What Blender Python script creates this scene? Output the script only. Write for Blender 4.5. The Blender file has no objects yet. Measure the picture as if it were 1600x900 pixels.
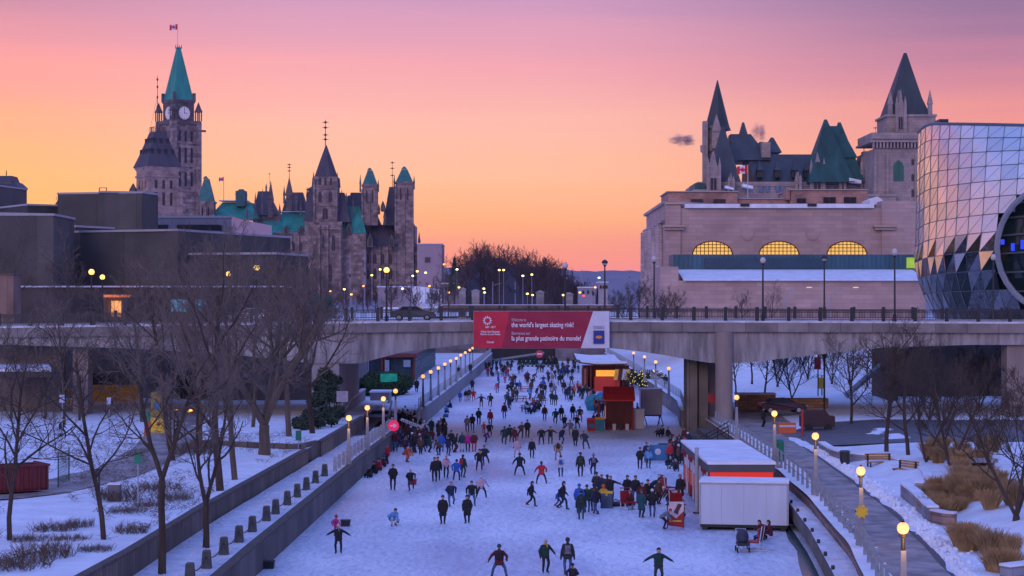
import bpy, bmesh, math, random
from mathutils import Vector, Matrix, Euler
R = math.radians
random.seed(7)
sc = bpy.context.scene
col = sc.collection
F, CH, HZ = 2900.0, 13.0, 470.0          # focal length in photo pixels, eye height, horizon row

# ---------------------------------------------------------------- camera
cd = bpy.data.cameras.new('camera'); cam = bpy.data.objects.new('camera', cd); col.objects.link(cam)
cam.location = (0, 0, CH); cam.rotation_euler = (R(90), 0, 0)
cd.sensor_width = 36.0; cd.lens = F/1600*36.0; cd.shift_y = 20/1600.0
cd.clip_start = 1.0; cd.clip_end = 20000
sc.camera = cam
# ---------------------------------------------------------------- world (dusk sky, NISHITA plus the afterglow bands)
w = bpy.data.worlds.new('World'); sc.world = w; w.use_nodes = True
nt = w.node_tree; nt.nodes.clear(); N = nt.nodes.new; LK = nt.links.new
def srgb(r, g, b, k=1.0):
    f = lambda c: (c/255/12.92 if c/255 <= .04045 else ((c/255+.055)/1.055)**2.4)
    return (f(r)*k, f(g)*k, f(b)*k, 1)
tc = N('ShaderNodeTexCoord'); sp = N('ShaderNodeSeparateXYZ'); LK(tc.outputs['Generated'], sp.inputs[0])
def ramp(stops, fac, interp='EASE'):
    r = N('ShaderNodeValToRGB'); r.color_ramp.interpolation = interp
    el = r.color_ramp.elements
    while len(el) < len(stops): el.new(0.5)
    for e, (p, c) in zip(el, stops):
        kk = math.exp(.00003*min(5400, 177/max(p/2, .02)))*.985 if p < .4 else 1.2      # makes up for the light the low air takes away
        e.position = p; e.color = (c[0]*kk, c[1]*kk, c[2]*kk, 1)
    LK(fac, r.inputs[0]); return r.outputs[0]
# elevation z -> sqrt-ish scale : position = (z*2) clamped, horizon at 0
mz = N('ShaderNodeMath'); mz.operation = 'MULTIPLY'; mz.inputs[1].default_value = 2.0; LK(sp.outputs['Z'], mz.inputs[0])
nz = N('ShaderNodeTexNoise'); nz.inputs['Scale'].default_value = 3.0; nz.inputs['Detail'].default_value = 4
mp = N('ShaderNodeMapping'); mp.inputs['Scale'].default_value = (1, 1, 26); LK(tc.outputs['Generated'], mp.inputs[0]); LK(mp.outputs[0], nz.inputs['Vector'])
ms = N('ShaderNodeMath'); ms.operation = 'MULTIPLY_ADD'; ms.inputs[1].default_value = .044; ms.inputs[2].default_value = -.022; LK(nz.outputs[0], ms.inputs[0])
ma = N('ShaderNodeMath'); ma.operation = 'ADD'; LK(mz.outputs[0], ma.inputs[0]); LK(ms.outputs[0], ma.inputs[1])
zz = ma.outputs[0]
left = ramp([(0, srgb(228,120,130)), (.05, srgb(250,148,106)), (.09, srgb(254,176,98)), (.14, srgb(254,177,112)), (.20, srgb(251,164,138)), (.255, srgb(238,148,160)), (.305, srgb(206,136,166)), (.335, srgb(176,124,162)),
             (.50, srgb(140,125,200)), (.8, srgb(120,148,234)), (1, srgb(122,148,238))], zz, 'LINEAR')
mid = ramp([(0, srgb(190,120,165)), (.03, srgb(238,136,154)), (.045, srgb(250,144,122)), (.085, srgb(254,172,116)), (.13, srgb(254,187,148)), (.185, srgb(252,184,168)), (.25, srgb(242,163,176)), (.305, srgb(213,153,188)),
            (.335, srgb(190,146,190)), (.5, srgb(142,132,210)), (1, srgb(124,148,238))], zz, 'LINEAR')
right = ramp([(0, srgb(200,125,160)), (.04, srgb(240,140,140)), (.09, srgb(252,158,118)), (.15, srgb(250,158,132)), (.2, srgb(238,148,146)), (.24, srgb(205,130,155)), (.29, srgb(160,116,155)), (.335, srgb(122,104,148)),
              (.5, srgb(130,125,200)), (.8, srgb(120,148,234)), (1, srgb(122,148,238))], zz, 'LINEAR')
back = ramp([(0, srgb(150,135,180)), (.12, srgb(205,160,190)), (.3, srgb(212,170,205)), (.55, srgb(150,152,225)), (.8, srgb(120,148,234)), (1, srgb(122,148,238))], zz, 'LINEAR')
def mrange(v, a, b):
    m = N('ShaderNodeMapRange'); m.interpolation_type = 'SMOOTHSTEP'
    m.inputs['From Min'].default_value = a; m.inputs['From Max'].default_value = b; LK(v, m.inputs[0]); return m.outputs[0]
def mixc(f, a, b):
    m = N('ShaderNodeMix'); m.data_type = 'RGBA'; LK(f, m.inputs[0]); LK(a, m.inputs[6]); LK(b, m.inputs[7]); return m.outputs[2]
f1 = mixc(mrange(sp.outputs['X'], -.30, -.08), left, mid)
f2 = mixc(mrange(sp.outputs['X'], .0, .27), f1, right)
f3 = mixc(mrange(sp.outputs['Y'], .75, -.3), f2, back)
bg = N('ShaderNodeBackground'); bg.inputs[1].default_value = 1.0; LK(f3, bg.inputs[0])
sky = N('ShaderNodeTexSky'); sky.sky_type = 'NISHITA'; sky.sun_disc = False; sky.sun_elevation = R(2); sky.sun_rotation = R(-20)
bs = N('ShaderNodeBackground'); bs.inputs[1].default_value = 0.01; LK(sky.outputs[0], bs.inputs[0])
ad = N('ShaderNodeAddShader'); LK(bg.outputs[0], ad.inputs[0]); LK(bs.outputs[0], ad.inputs[1])
wo = N('ShaderNodeOutputWorld'); LK(ad.outputs[0], wo.inputs[0])
# added pink fill from behind the camera to brighten the facades; broad and weak
sl = bpy.data.lights.new('facade_fill', 'SUN'); sl.energy = 0.75; sl.angle = R(25); sl.color = (1.0, .72, .66)
so = bpy.data.objects.new('facade_fill', sl); so.rotation_euler = (R(72), 0, R(-22)); so.location = (0, 0, 90); col.objects.link(so)
sc.view_settings.view_transform = 'Standard'; sc.view_settings.look = 'None'; sc.view_settings.gamma = 1; sc.view_settings.exposure = 0.0
sc.render.engine = 'CYCLES'

# ---------------------------------------------------------------- helpers
def WX(px, Y): return (px-800)*Y/F
def WZ(py, Y): return CH+(HZ-py)*Y/F
def onz(px, py, z): 
    Y = (CH-z)*F/(py-HZ); return Vector((WX(px, Y), Y, z))

MATS = {}
def mat(name, c, rough=.8, var=.18, scale=3.0, bump=0.0, bscale=None, metal=0.0, emit=None, estr=0.0, second=None, streak=False, spec=None):
    if name in MATS: return MATS[name]
    m = bpy.data.materials.new(name); m.use_nodes = True; t = m.node_tree; b = t.nodes['Principled BSDF']
    n, l = t.nodes.new, t.links.new
    b.inputs['Roughness'].default_value = rough; b.inputs['Metallic'].default_value = metal
    if spec is not None: b.inputs['Specular IOR Level'].default_value = spec
    co = n('ShaderNodeTexCoord'); mp = n('ShaderNodeMapping'); l(co.outputs['Object'], mp.inputs[0])
    if streak: mp.inputs['Scale'].default_value = (1, 1, .15)
    no = n('ShaderNodeTexNoise'); no.inputs['Scale'].default_value = scale; no.inputs['Detail'].default_value = 6; no.inputs['Roughness'].default_value = .62
    l(mp.outputs[0], no.inputs['Vector'])
    r = n('ShaderNodeValToRGB'); e = r.color_ramp.elements
    e[0].position = .3; e[1].position = .72
    lo = [max(0, x*(1-var)) for x in c[:3]]; hi = [min(1, x*(1+var)) for x in (second or c)[:3]]
    e[0].color = (*lo, 1); e[1].color = (*hi, 1)
    l(no.outputs[0], r.inputs[0]); l(r.outputs[0], b.inputs['Base Color'])
    if bump:
        n2 = n('ShaderNodeTexNoise'); n2.inputs['Scale'].default_value = bscale or scale*4; n2.inputs['Detail'].default_value = 5
        l(co.outputs['Object'], n2.inputs['Vector'])
        bp = n('ShaderNodeBump'); bp.inputs['Strength'].default_value = bump; bp.inputs['Distance'].default_value = .1
        l(n2.outputs[0], bp.inputs['Height']); l(bp.outputs[0], b.inputs['Normal'])
    if emit:
        b.inputs['Emission Color'].default_value = (*emit[:3], 1); b.inputs['Emission Strength'].default_value = estr
    MATS[name] = m; return m
def stone(name, c, bw=1.2, bh=.45, var=.25, mort=.6, scale=1.2, face='XZ', blot=(.62,1.25)):
    """coursed masonry: brick texture over the wall plane plus large blotches"""
    if name in MATS: return MATS[name]
    m = bpy.data.materials.new(name); m.use_nodes = True; t = m.node_tree; b = t.nodes['Principled BSDF']; n, l = t.nodes.new, t.links.new
    b.inputs['Roughness'].default_value = .9
    co = n('ShaderNodeTexCoord'); s = n('ShaderNodeSeparateXYZ'); l(co.outputs['Object'], s.inputs[0])
    ad = n('ShaderNodeMath'); ad.operation = 'ADD'; l(s.outputs[0], ad.inputs[0]); l(s.outputs[1], ad.inputs[1])
    cb = n('ShaderNodeCombineXYZ'); l(ad.outputs[0], cb.inputs[0]); l(s.outputs[2], cb.inputs[1])
    br = n('ShaderNodeTexBrick'); br.inputs['Scale'].default_value = 1; br.inputs['Brick Width'].default_value = bw; br.inputs['Row Height'].default_value = bh
    br.inputs['Mortar Size'].default_value = .03; l(cb.outputs[0], br.inputs['Vector'])
    br.inputs['Color1'].default_value = (*[x*(1-var) for x in c], 1); br.inputs['Color2'].default_value = (*[x*(1+var) for x in c], 1)
    br.inputs['Mortar'].default_value = (*[x*mort for x in c], 1)
    no = n('ShaderNodeTexNoise'); no.inputs['Scale'].default_value = scale*.25; no.inputs['Detail'].default_value = 7; l(co.outputs['Object'], no.inputs['Vector'])
    mr = n('ShaderNodeMapRange'); mr.inputs[1].default_value = .3; mr.inputs[2].default_value = .7; mr.inputs[3].default_value = blot[0]; mr.inputs[4].default_value = blot[1]; l(no.outputs[0], mr.inputs[0])
    mx = n('ShaderNodeVectorMath'); mx.operation = 'SCALE'; l(br.outputs[0], mx.inputs[0]); l(mr.outputs[0], mx.inputs['Scale']); l(mx.outputs[0], b.inputs['Base Color'])
    MATS[name] = m; return m

class MB:
    def __init__(s): s.v = []; s.f = []; s.m = []; s.T = None
    def vert(s, p):
        p = Vector(p)
        if s.T is not None: p = s.T @ p
        s.v.append(p[:]); return len(s.v)-1
    def face(s, ids, m=0): s.f.append(tuple(ids)); s.m.append(m)
    def poly(s, pts, m=0): s.face([s.vert(p) for p in pts], m)
    def box(s, x0, x1, y0, y1, z0, z1, m=0):
        i = [s.vert(p) for p in ((x0,y0,z0),(x1,y0,z0),(x1,y1,z0),(x0,y1,z0),(x0,y0,z1),(x1,y0,z1),(x1,y1,z1),(x0,y1,z1))]
        for q in ((0,3,2,1),(4,5,6,7),(0,1,5,4),(1,2,6,5),(2,3,7,6),(3,0,4,7)): s.face([i[k] for k in q], m)
    def frus(s, cx, cy, z0, w0, d0, z1, w1, d1, m=0, ox=0, oy=0):
        a = [s.vert((cx+sx*w0/2, cy+sy*d0/2, z0)) for sx, sy in ((-1,-1),(1,-1),(1,1),(-1,1))]
        b = [s.vert((cx+ox+sx*w1/2, cy+oy+sy*d1/2, z1)) for sx, sy in ((-1,-1),(1,-1),(1,1),(-1,1))]
        for k in range(4): s.face((a[k], a[(k+1)%4], b[(k+1)%4], b[k]), m)
        s.face(b, m); s.face(a[::-1], m)
    def rings(s, rs, n=8, m=0, cx=0, cy=0, ph=0, cap=True):
        """lathe: rs list of (radius, z)"""
        prev = None
        for r, z in rs:
            cur = [s.vert((cx+r*math.cos(ph+2*math.pi*k/n), cy+r*math.sin(ph+2*math.pi*k/n), z)) for k in range(n)]
            if prev:
                for k in range(n): s.face((prev[k], prev[(k+1)%n], cur[(k+1)%n], cur[k]), m)
            elif cap: s.face(cur[::-1], m)
            prev = cur
        if cap: s.face(prev, m)
    def tube(s, p0, p1, r0, r1=None, n=5, m=0, cap=True):
        p0, p1 = Vector(p0), Vector(p1); r1 = r0 if r1 is None else r1
        d = (p1-p0); 
        if d.length < 1e-6: return
        d.normalize(); u = d.orthogonal().normalized(); w_ = d.cross(u)
        a = []; b = []
        for k in range(n):
            t = 2*math.pi*k/n; o = u*math.cos(t)+w_*math.sin(t)
            a.append(s.vert(p0+o*r0)); b.append(s.vert(p1+o*r1))
        for k in range(n): s.face((a[k], a[(k+1)%n], b[(k+1)%n], b[k]), m)
        if cap: s.face(a[::-1], m); s.face(b, m)
    def path(s, pts, rads, n=5, m=0):
        prev = None; u = None
        for i, p in enumerate(pts):
            p = Vector(p); d = (Vector(pts[min(i+1, len(pts)-1)])-Vector(pts[max(i-1, 0)])).normalized()
            u = d.orthogonal().normalized() if u is None else (u-d*u.dot(d)).normalized()
            w_ = d.cross(u); r = rads[i]
            cur = [s.vert(p+(u*math.cos(2*math.pi*k/n)+w_*math.sin(2*math.pi*k/n))*r) for k in range(n)]
            if prev:
                for k in range(n): s.face((prev[k], prev[(k+1)%n], cur[(k+1)%n], cur[k]), m)
            prev = cur
    def prism(s, pts, axis, a0, a1, m=0):
        """polygon in the plane normal to axis ('x','y','z') extruded a0..a1"""
        def mk(p, a):
            return {'x': (a, p[0], p[1]), 'y': (p[0], a, p[1]), 'z': (p[0], p[1], a)}[axis]
        A = [s.vert(mk(p, a0)) for p in pts]; B = [s.vert(mk(p, a1)) for p in pts]; n = len(pts)
        for k in range(n): s.face((A[k], A[(k+1)%n], B[(k+1)%n], B[k]), m)
        s.face(A[::-1], m); s.face(B, m)
    def sphere(s, c, r, m=0, nu=10, nv=7, sc=(1,1,1)):
        rows = []
        for j in range(nv+1):
            t = math.pi*j/nv
            rows.append([s.vert((c[0]+r*sc[0]*math.sin(t)*math.cos(2*math.pi*k/nu), c[1]+r*sc[1]*math.sin(t)*math.sin(2*math.pi*k/nu), c[2]+r*sc[2]*math.cos(t))) for k in range(nu)])
        for j in range(nv):
            for k in range(nu): s.face((rows[j][k], rows[j+1][k], rows[j+1][(k+1)%nu], rows[j][(k+1)%nu]), m)
    def build(s, name, mats, parent=None, smooth=False, loc=None, world=False, fix=True):
        me = bpy.data.meshes.new(name); me.from_pydata(s.v, [], s.f)
        if not isinstance(mats, (list, tuple)): mats = [mats]
        for x in mats: me.materials.append(x)
        me.polygons.foreach_set('material_index', s.m)
        if fix and len(s.v) < 60000:
            bm = bmesh.new(); bm.from_mesh(me); bmesh.ops.recalc_face_normals(bm, faces=bm.faces); bm.to_mesh(me); bm.free()
        if smooth: me.polygons.foreach_set('use_smooth', [True]*len(me.polygons))
        me.update()
        o = bpy.data.objects.new(name, me); col.objects.link(o)
        if parent:
            o.parent = parent
            if world:
                q = parent; off = Vector((0,0,0))
                while q: off += q.location; q = q.parent
                o.location = -off
        if loc: o.location = loc
        return o
def tag(o, label=None, cat=None, group=None, kind=None):
    if label: o['label'] = label
    if cat: o['category'] = cat
    if group: o['group'] = group
    if kind: o['kind'] = kind
    return o
def empty(name, label, cat, loc=(0,0,0), rz=0, group=None):
    o = bpy.data.objects.new(name, None); col.objects.link(o); o.location = loc; o.rotation_euler = (0,0,rz); o.empty_display_size = .3
    return tag(o, label, cat, group)
def copy_tree(o, parent=None, loc=None, rz=None, scale=None, label=None, group=None):
    c = o.copy(); col.objects.link(c)
    if parent: c.parent = parent
    if loc is not None: c.location = loc
    if rz is not None: c.rotation_euler[2] = rz
    if scale is not None: c.scale = (scale,)*3 if not isinstance(scale, (tuple, list)) else scale
    if label: c['label'] = label
    if group: c['group'] = group
    for ch in list(o.children): copy_tree(ch, c)
    return c
def structure(name, mb, m, smooth=False): return tag(mb.build(name, m, smooth=smooth), kind='structure')
ORD = ['first','second','third','fourth','fifth','sixth','seventh','eighth','ninth','tenth','eleventh','twelfth','thirteenth','fourteenth','fifteenth','sixteenth','seventeenth','eighteenth','nineteenth','twentieth','twenty-first','twenty-second','twenty-third','twenty-fourth','twenty-fifth','twenty-sixth','twenty-seventh','twenty-eighth','twenty-ninth','thirtieth']

# ---------------------------------------------------------------- shared materials
SNOW = mat('snow', (.78,.81,.87), .75, .14, .6, .9, 3.5)
SNOWR = mat('trodden_snow', (.66,.68,.76), .7, .22, .8, .9, 5)
CONC = mat('concrete', (.28,.27,.27), .85, .2, .7, .15, 6)
CONCD = mat('weathered_concrete', (.17,.155,.15), .9, .35, .6, .3, 6, streak=True)
WOOD = mat('weathered_timber', (.09,.075,.065), .9, .45, 3.5, .3, 9, streak=True)
BLACK = mat('black_iron', (.02,.022,.026), .5, .3, 4)
DARK = mat('dark_recess', (.012,.013,.018), .6, .3, 1)
GALV = mat('grey_painted_steel', (.33,.36,.40), .5, .12, 4)
ASPH = mat('wet_asphalt', (.10,.09,.10), .45, .35, .8, .2, 14)
TEAL = mat('copper_green', (.016,.25,.19), .6, .45, .25, streak=True)
SLATE = mat('slate_roof', (.05,.052,.062), .6, .35, .5)
# ================================================================= GROUND, CANAL, BANKS
def lerp(a, b, t): return a+(b-a)*t
def pl(x, pts):
    if x <= pts[0][0]: return pts[0][1]
    for (a, va), (b, vb) in zip(pts, pts[1:]):
        if x <= b: return lerp(va, vb, (x-a)/(b-a))
    return pts[-1][1]
def sm(t): t = max(0, min(1, t)); return t*t*(3-2*t)
LW = [(40,-12.7),(88,-12.1),(143,-10.9),(188,-9.6),(200,-9.1),(320,-5.9),(400,-4.2),(430,-4)]      # canal wall, left
RW = [(40,16.6),(117,17.4),(135,17.9),(190,17.2),(209,18.6),(300,19.4),(389,19.8),(430,20)]  # canal wall, right
XL = lambda Y: pl(Y, LW)
XR = lambda Y: pl(Y, RW)
RAIL = [(40,9.5),(50,11.5),(62.4,13.1),(83.5,15.7),(105,17.2),(126.6,18.0),(147,18.3),(190,18.6),(400,20.6)]
XRR = lambda Y: pl(Y, RAIL)
EDGE = [(40,8.4),(50,10.0),(62,11.6),(79,13.7),(95,15.2),(111,16.3),(116,16.6)]         # boardwalk edge towards the ice
XE = lambda Y: pl(Y, EDGE)
def nz(x, y): return .5*math.sin(x*.31+y*.17)+.3*math.sin(x*.83-y*.41+1.3)+.2*math.sin(x*1.9+y*1.3)
def zleft(X, Y):
    z = 2.3 + .12*nz(X, Y) + .3*sm((-X-24)/20)
    z = lerp(z, 9.6, sm((Y-205)/70)*sm((-X-24)/22))
    if Y > 395: z = lerp(z, 9.6, sm((Y-395)/30))
    return z
def zright(X, Y):
    z = 2.0 + .04*nz(X*2, Y*2)
    z += .6*sm((X-22.5)/2.5) if Y < 135 else .35*sm((X-25)/6)
    z = lerp(z, 9.4, sm((Y-215)/85)*sm((X-24)/16))
    if Y > 395: z = lerp(z, 9.4, sm((Y-395)/30))
    return z
def grid(name, m, xs, ys, fz, smooth=True):
    b = MB(); ids = [[b.vert((x(y) if callable(x) else x, y, fz(x(y) if callable(x) else x, y))) for x in xs] for y in ys]
    for j in range(len(ys)-1):
        for i in range(len(xs)-1): b.face((ids[j][i], ids[j][i+1], ids[j+1][i+1], ids[j+1][i]))
    o = b.build(name, m, smooth=smooth, fix=False); return tag(o, kind='structure')
def fr(a, b, n): return [a+(b-a)*i/n for i in range(n+1)]

# the ice
def icemat():
    m = bpy.data.materials.new('skated_ice'); m.use_nodes = True; t = m.node_tree; b = t.nodes['Principled BSDF']; n, l = t.nodes.new, t.links.new
    co = n('ShaderNodeTexCoord')
    def noise(s, sc=(1,1,1), d=6):
        mp = n('ShaderNodeMapping'); mp.inputs['Scale'].default_value = sc; l(co.outputs['Object'], mp.inputs[0])
        k = n('ShaderNodeTexNoise'); k.inputs['Scale'].default_value = s; k.inputs['Detail'].default_value = d; l(mp.outputs[0], k.inputs['Vector']); return k.outputs[0]
    big = noise(.12, (1,.5,1)); fine = noise(2.2, (1.6,.35,1)); 
    ad = n('ShaderNodeMath'); ad.operation = 'MULTIPLY_ADD'; ad.inputs[1].default_value = .45; l(fine, ad.inputs[0]); l(big, ad.inputs[2])
    r = n('ShaderNodeValToRGB'); e = r.color_ramp.elements; e[0].position = .52; e[1].position = .86
    e[0].color = (.36,.44,.59,1); e[1].color = (.82,.85,.92,1); l(ad.outputs[0], r.inputs[0]); wv = n('ShaderNodeTexWave'); wv.inputs['Scale'].default_value = .5; wv.inputs['Distortion'].default_value = 22; wv.inputs['Detail'].default_value = 3; wv.inputs['Detail Scale'].default_value = .7; l(co.outputs['Object'], wv.inputs['Vector'])
    wr = n('ShaderNodeMapRange'); wr.inputs[1].default_value = .0; wr.inputs[2].default_value = .10; wr.inputs[3].default_value = .76; wr.inputs[4].default_value = 1.0; l(wv.outputs[1], wr.inputs[0])
    sv = n('ShaderNodeVectorMath'); sv.operation = 'SCALE'; l(r.outputs[0], sv.inputs[0]); l(wr.outputs[0], sv.inputs['Scale']); l(sv.outputs[0], b.inputs['Base Color'])
    rr = n('ShaderNodeMapRange'); rr.inputs[1].default_value = .4; rr.inputs[2].default_value = .8; rr.inputs[3].default_value = .24; rr.inputs[4].default_value = .55; l(ad.outputs[0], rr.inputs[0]); l(rr.outputs[0], b.inputs['Roughness'])
    sc1 = noise(7, (2.5,.25,1), 4); bp = n('ShaderNodeBump'); bp.inputs['Strength'].default_value = .5; bp.inputs['Distance'].default_value = .05; l(sc1, bp.inputs['Height']); l(bp.outputs[0], b.inputs['Normal'])
    return m
grid('canal_ice', icemat(), [lambda y, k=k: lerp(XL(y)-.3, XR(y)+.5, k/6) for k in range(7)], fr(40, 430, 60), lambda x, y: 0.0)
# wide base terrain under everything
b = MB(); b.poly([(-7000, -300, -1.6), (7000, -300, -1.6), (7000, 9000, -1.6), (-7000, 9000, -1.6)]); structure('ground', b, SNOW)
# dark open strip beside the boardwalk
wm = mat('wet_dark_ice', (.045,.085,.085), .25, .4, .8)
b = MB(); ys = fr(44, 114, 16)
for a, c in zip(ys, ys[1:]):
    w0, w1 = .75+.2*nz(a, 3), .75+.2*nz(c, 3)
    w0 *= sm((114-a)/25)*.7+.3; w1 *= sm((114-c)/25)*.7+.3
    b.poly([(XE(a)-w0, a, .006), (XE(a), a, .006), (XE(c), c, .006), (XE(c)-w1, c, .006)])
structure('open_water_strip', b, wm)

# left promenade, park and city ground
RT = [(40,-17.6),(78,-16.0),(97,-15.7),(133,-14.5),(175,-13.4),(192,-13)]
XT = lambda Y: pl(Y, RT)
def zp(X, Y): return 1.4+.02*nz(X*3, Y*2)
XPE = lambda y: XL(y)-.25 if y < 170.1 else XL(y)-2.9
grid('promenade', SNOWR, [lambda y, k=k: lerp(XT(y)-(6 if y > 160 else 0), XPE(y), k/6) for k in range(7)], sorted(fr(40, 170, 80)+fr(170.2, 190, 10)), zp)
grid('promenade_deck', SNOWR, [lambda y, k=k: lerp(-20, XL(y)-.3, k/4) for k in range(5)], fr(190, 400, 40), lambda x, y: 1.75)
grid('park_ground', SNOW, [lambda y, k=k: lerp(-420, XT(y)-.3, 1-(1-k/70)**2.6) for k in range(71)], fr(40, 200, 110), lambda x, y: zleft(x, y)+.05*nz(x*2.3, y*2.1))
grid('left_bank_ground', SNOW, [lambda y, k=k: lerp(-420, -20, 1-(1-k/50)**2) for k in range(51)], fr(199, 430, 70), zleft)
def bankz(x, y):
    if y > 150: return 0
    e = pl(y, [(45,14.2),(74,17.5),(96,19.6),(120,20.9),(140,21.8)]); return .16*max(0, 1-abs(x-e-.75)/.7)*(1+.6*nz(x*5, y*3))
grid('right_bank_ground', SNOW, [lambda y, k=k: lerp(XRR(y)-.5, 420, (k/90)**2.6) for k in range(91)], fr(40, 430, 180), lambda x, y: zright(x, y)+.03*nz(x*2.7, y*3.1)+bankz(x, y))
# city plateau beyond the locks
grid('city_ground', SNOW, fr(-3000, 3000, 30), [428, 500, 600, 800, 1200, 1800, 2600], lambda x, y: 9.4-max(0, (y-800))*.02)

# asphalt paths
def strip(name, m, pts, dz=.012, z=None):
    """pts: (xl, xr, Y); drapes over the bank"""
    b = MB(); n = len(pts); rows = []
    for (a, c, Y) in pts:
        rows.append([b.vert((lerp(a, c, k/8), Y, (z(lerp(a, c, k/8), Y))+dz)) for k in range(9)])
    for i in range(n-1):
        for k in range(8): b.face((rows[i][k], rows[i][k+1], rows[i+1][k+1], rows[i+1][k]))
    return tag(b.build(name, m, smooth=True, fix=False), kind='structure')
PATHM = mat('salted_asphalt', (.19,.155,.145), .55, .45, .7, .25, 10, second=(.30,.26,.25))
def dense(tbl, n):
    out = []
    Y0, Y1 = tbl[0][2], tbl[-1][2]
    for i in range(n+1):
        Y = lerp(Y0, Y1, i/n)
        out.append((pl(Y, [(t[2], t[0]) for t in tbl]), pl(Y, [(t[2], t[1]) for t in tbl]), Y))
    return out
zr2 = lambda x, y: zright(x, y)+.03*nz(x*2.7, y*3.1)+.03
strip('right_path', PATHM, dense([(11.6,14.2,45),(15.2,17.5,74),(16.6,19.6,96),(18.9,20.9,120),(19.4,21.8,140),(19.6,25,165),(20,27,200)], 90), .02, zr2)
mudm = mat('slush_edge', (.075,.06,.065), .6, .4, 2)
strip('slushy_kerb_line', mudm, [(a, c, Y) for a, c, Y in dense([(14.2,14.45,45),(17.5,17.8,74),(19.6,19.95,96),(20.9,21.15,120),(21.8,22,140)], 60)], .03, zr2)
strip('service_road', ASPH, dense([(23,60,140),(22,66,152),(27,72,165)], 30), .05, zr2)
zl2 = lambda x, y: zleft(x, y)+.05*nz(x*2.3, y*2.1)+.03
# park path sweeping from the left edge towards the underpass
b = MB(); cl = [(-40,84),(-31,95),(-26.5,104),(-24.5,118),(-25,132),(-27.5,150),(-30,168),(-33,185)]
pts = []
for i in range(len(cl)-1):
    for k in range(8): pts.append((lerp(cl[i][0], cl[i+1][0], k/8), lerp(cl[i][1], cl[i+1][1], k/8)))
rows = []
for i, (x, y) in enumerate(pts):
    q = pts[min(i+1, len(pts)-1)]; p = pts[max(i-1, 0)]; d = Vector((q[0]-p[0], q[1]-p[1])).normalized(); nrm = Vector((-d.y, d.x))
    rows.append([b.vert((x+nrm.x*s*2.0, y+nrm.y*s*2.0, zl2(x+nrm.x*s*2.0, y+nrm.y*s*2.0)+.02)) for s in (-1,-.5,0,.5,1)])
for i in range(len(rows)-1):
    for k in range(4): b.face((rows[i][k], rows[i][k+1], rows[i+1][k+1], rows[i+1][k]))
tag(b.build('park_path', PATHM, smooth=True, fix=False), kind='structure')

# ---- walls along the canal
def wall_run(name, label, f, y0, y1, t, z0, z1, m, capm, n=30, side=-1, caph=.09, capo=.06):
    """f(Y)-> x of the face; side -1: body lies to -x. z0/z1 may be callables"""
    zz0 = z0 if callable(z0) else (lambda y: z0); zz1 = z1 if callable(z1) else (lambda y: z1)
    r = empty(name, label, 'wall', (f(y0), y0, zz0(y0)))
    def run(mb, xa, xb, za, zb):
        prev = None
        for y in fr(y0, y1, n):
            cur = [mb.vert((f(y)+xa, y, za(y))), mb.vert((f(y)+xb, y, za(y))), mb.vert((f(y)+xb, y, zb(y))), mb.vert((f(y)+xa, y, zb(y)))]
            if prev:
                for k in range(4): mb.face((prev[k], prev[(k+1)%4], cur[(k+1)%4], cur[k]))
            else: mb.face(cur)
            prev = cur
        mb.face(prev)
    a, c = (-t, 0) if side < 0 else (0, t)
    mb = MB(); run(mb, a, c, zz0, zz1); mb.build('wall_body', m, r, world=True)
    mb = MB(); run(mb, a-capo, c+capo, lambda y: zz1(y)+.002, lambda y: zz1(y)+caph); mb.build('coping', capm, r, world=True)
    return r
PLANK = stone('timber_facing', (.13,.115,.105), 2.4, 3.2, .18, .35)
PLANKD = stone('old_timber_wall', (.14,.115,.095), .5, 3.0, .25, .35)
wall_run('canal_wall', 'long low timber canal wall with dark cap, left of the ice in the foreground', XL, 40, 170, .35, -.3, 1.42, PLANK, WOOD)
wall_run('canal_wall', 'grey concrete wall under the railed deck, left of the ice beyond the stairs', XL, 192, 398, .35, -.3, 1.77, CONC, SNOW, caph=.12)
wall_run('canal_wall', 'stone canal wall along the right of the ice beyond the bridge pier', XR, 188, 398, .5, -.3, 1.9, stone('canal_rubble', (.24,.21,.2), .9, .4), SNOW, side=1)
wall_run('retaining_wall', 'weathered plank retaining wall between park snow and left promenade, nearest run', XT, 40, 97, .3, 1.2, lambda y: 2.42, PLANKD, WOOD, caph=.12)
wall_run('retaining_wall', 'second plank retaining wall, stepping back up the left promenade', lambda y: XT(y)-.1, 97.2, 133, .3, 1.2, lambda y: 2.3, PLANKD, WOOD, caph=.12)
wall_run('retaining_wall', 'farthest plank retaining wall, ending at the evergreen hedge', lambda y: XT(y)+.2, 138, 168, .3, 1.2, lambda y: 2.45, PLANKD, WOOD, caph=.12)
# cross planter wall between 2nd and 3rd bed
r = empty('planter_wall', 'short timber wall crossing the park snow above the promenade', 'wall', (-15, 134, 2.2))
b = MB(); b.prism([(-15.2,134),(-14.4,138),(-14.7,138.2),(-15.6,134.6),(-24,139),(-24,138.5)], 'z', 1.3, 2.62); b.build('wall_body', PLANKD, r, world=True)
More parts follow.
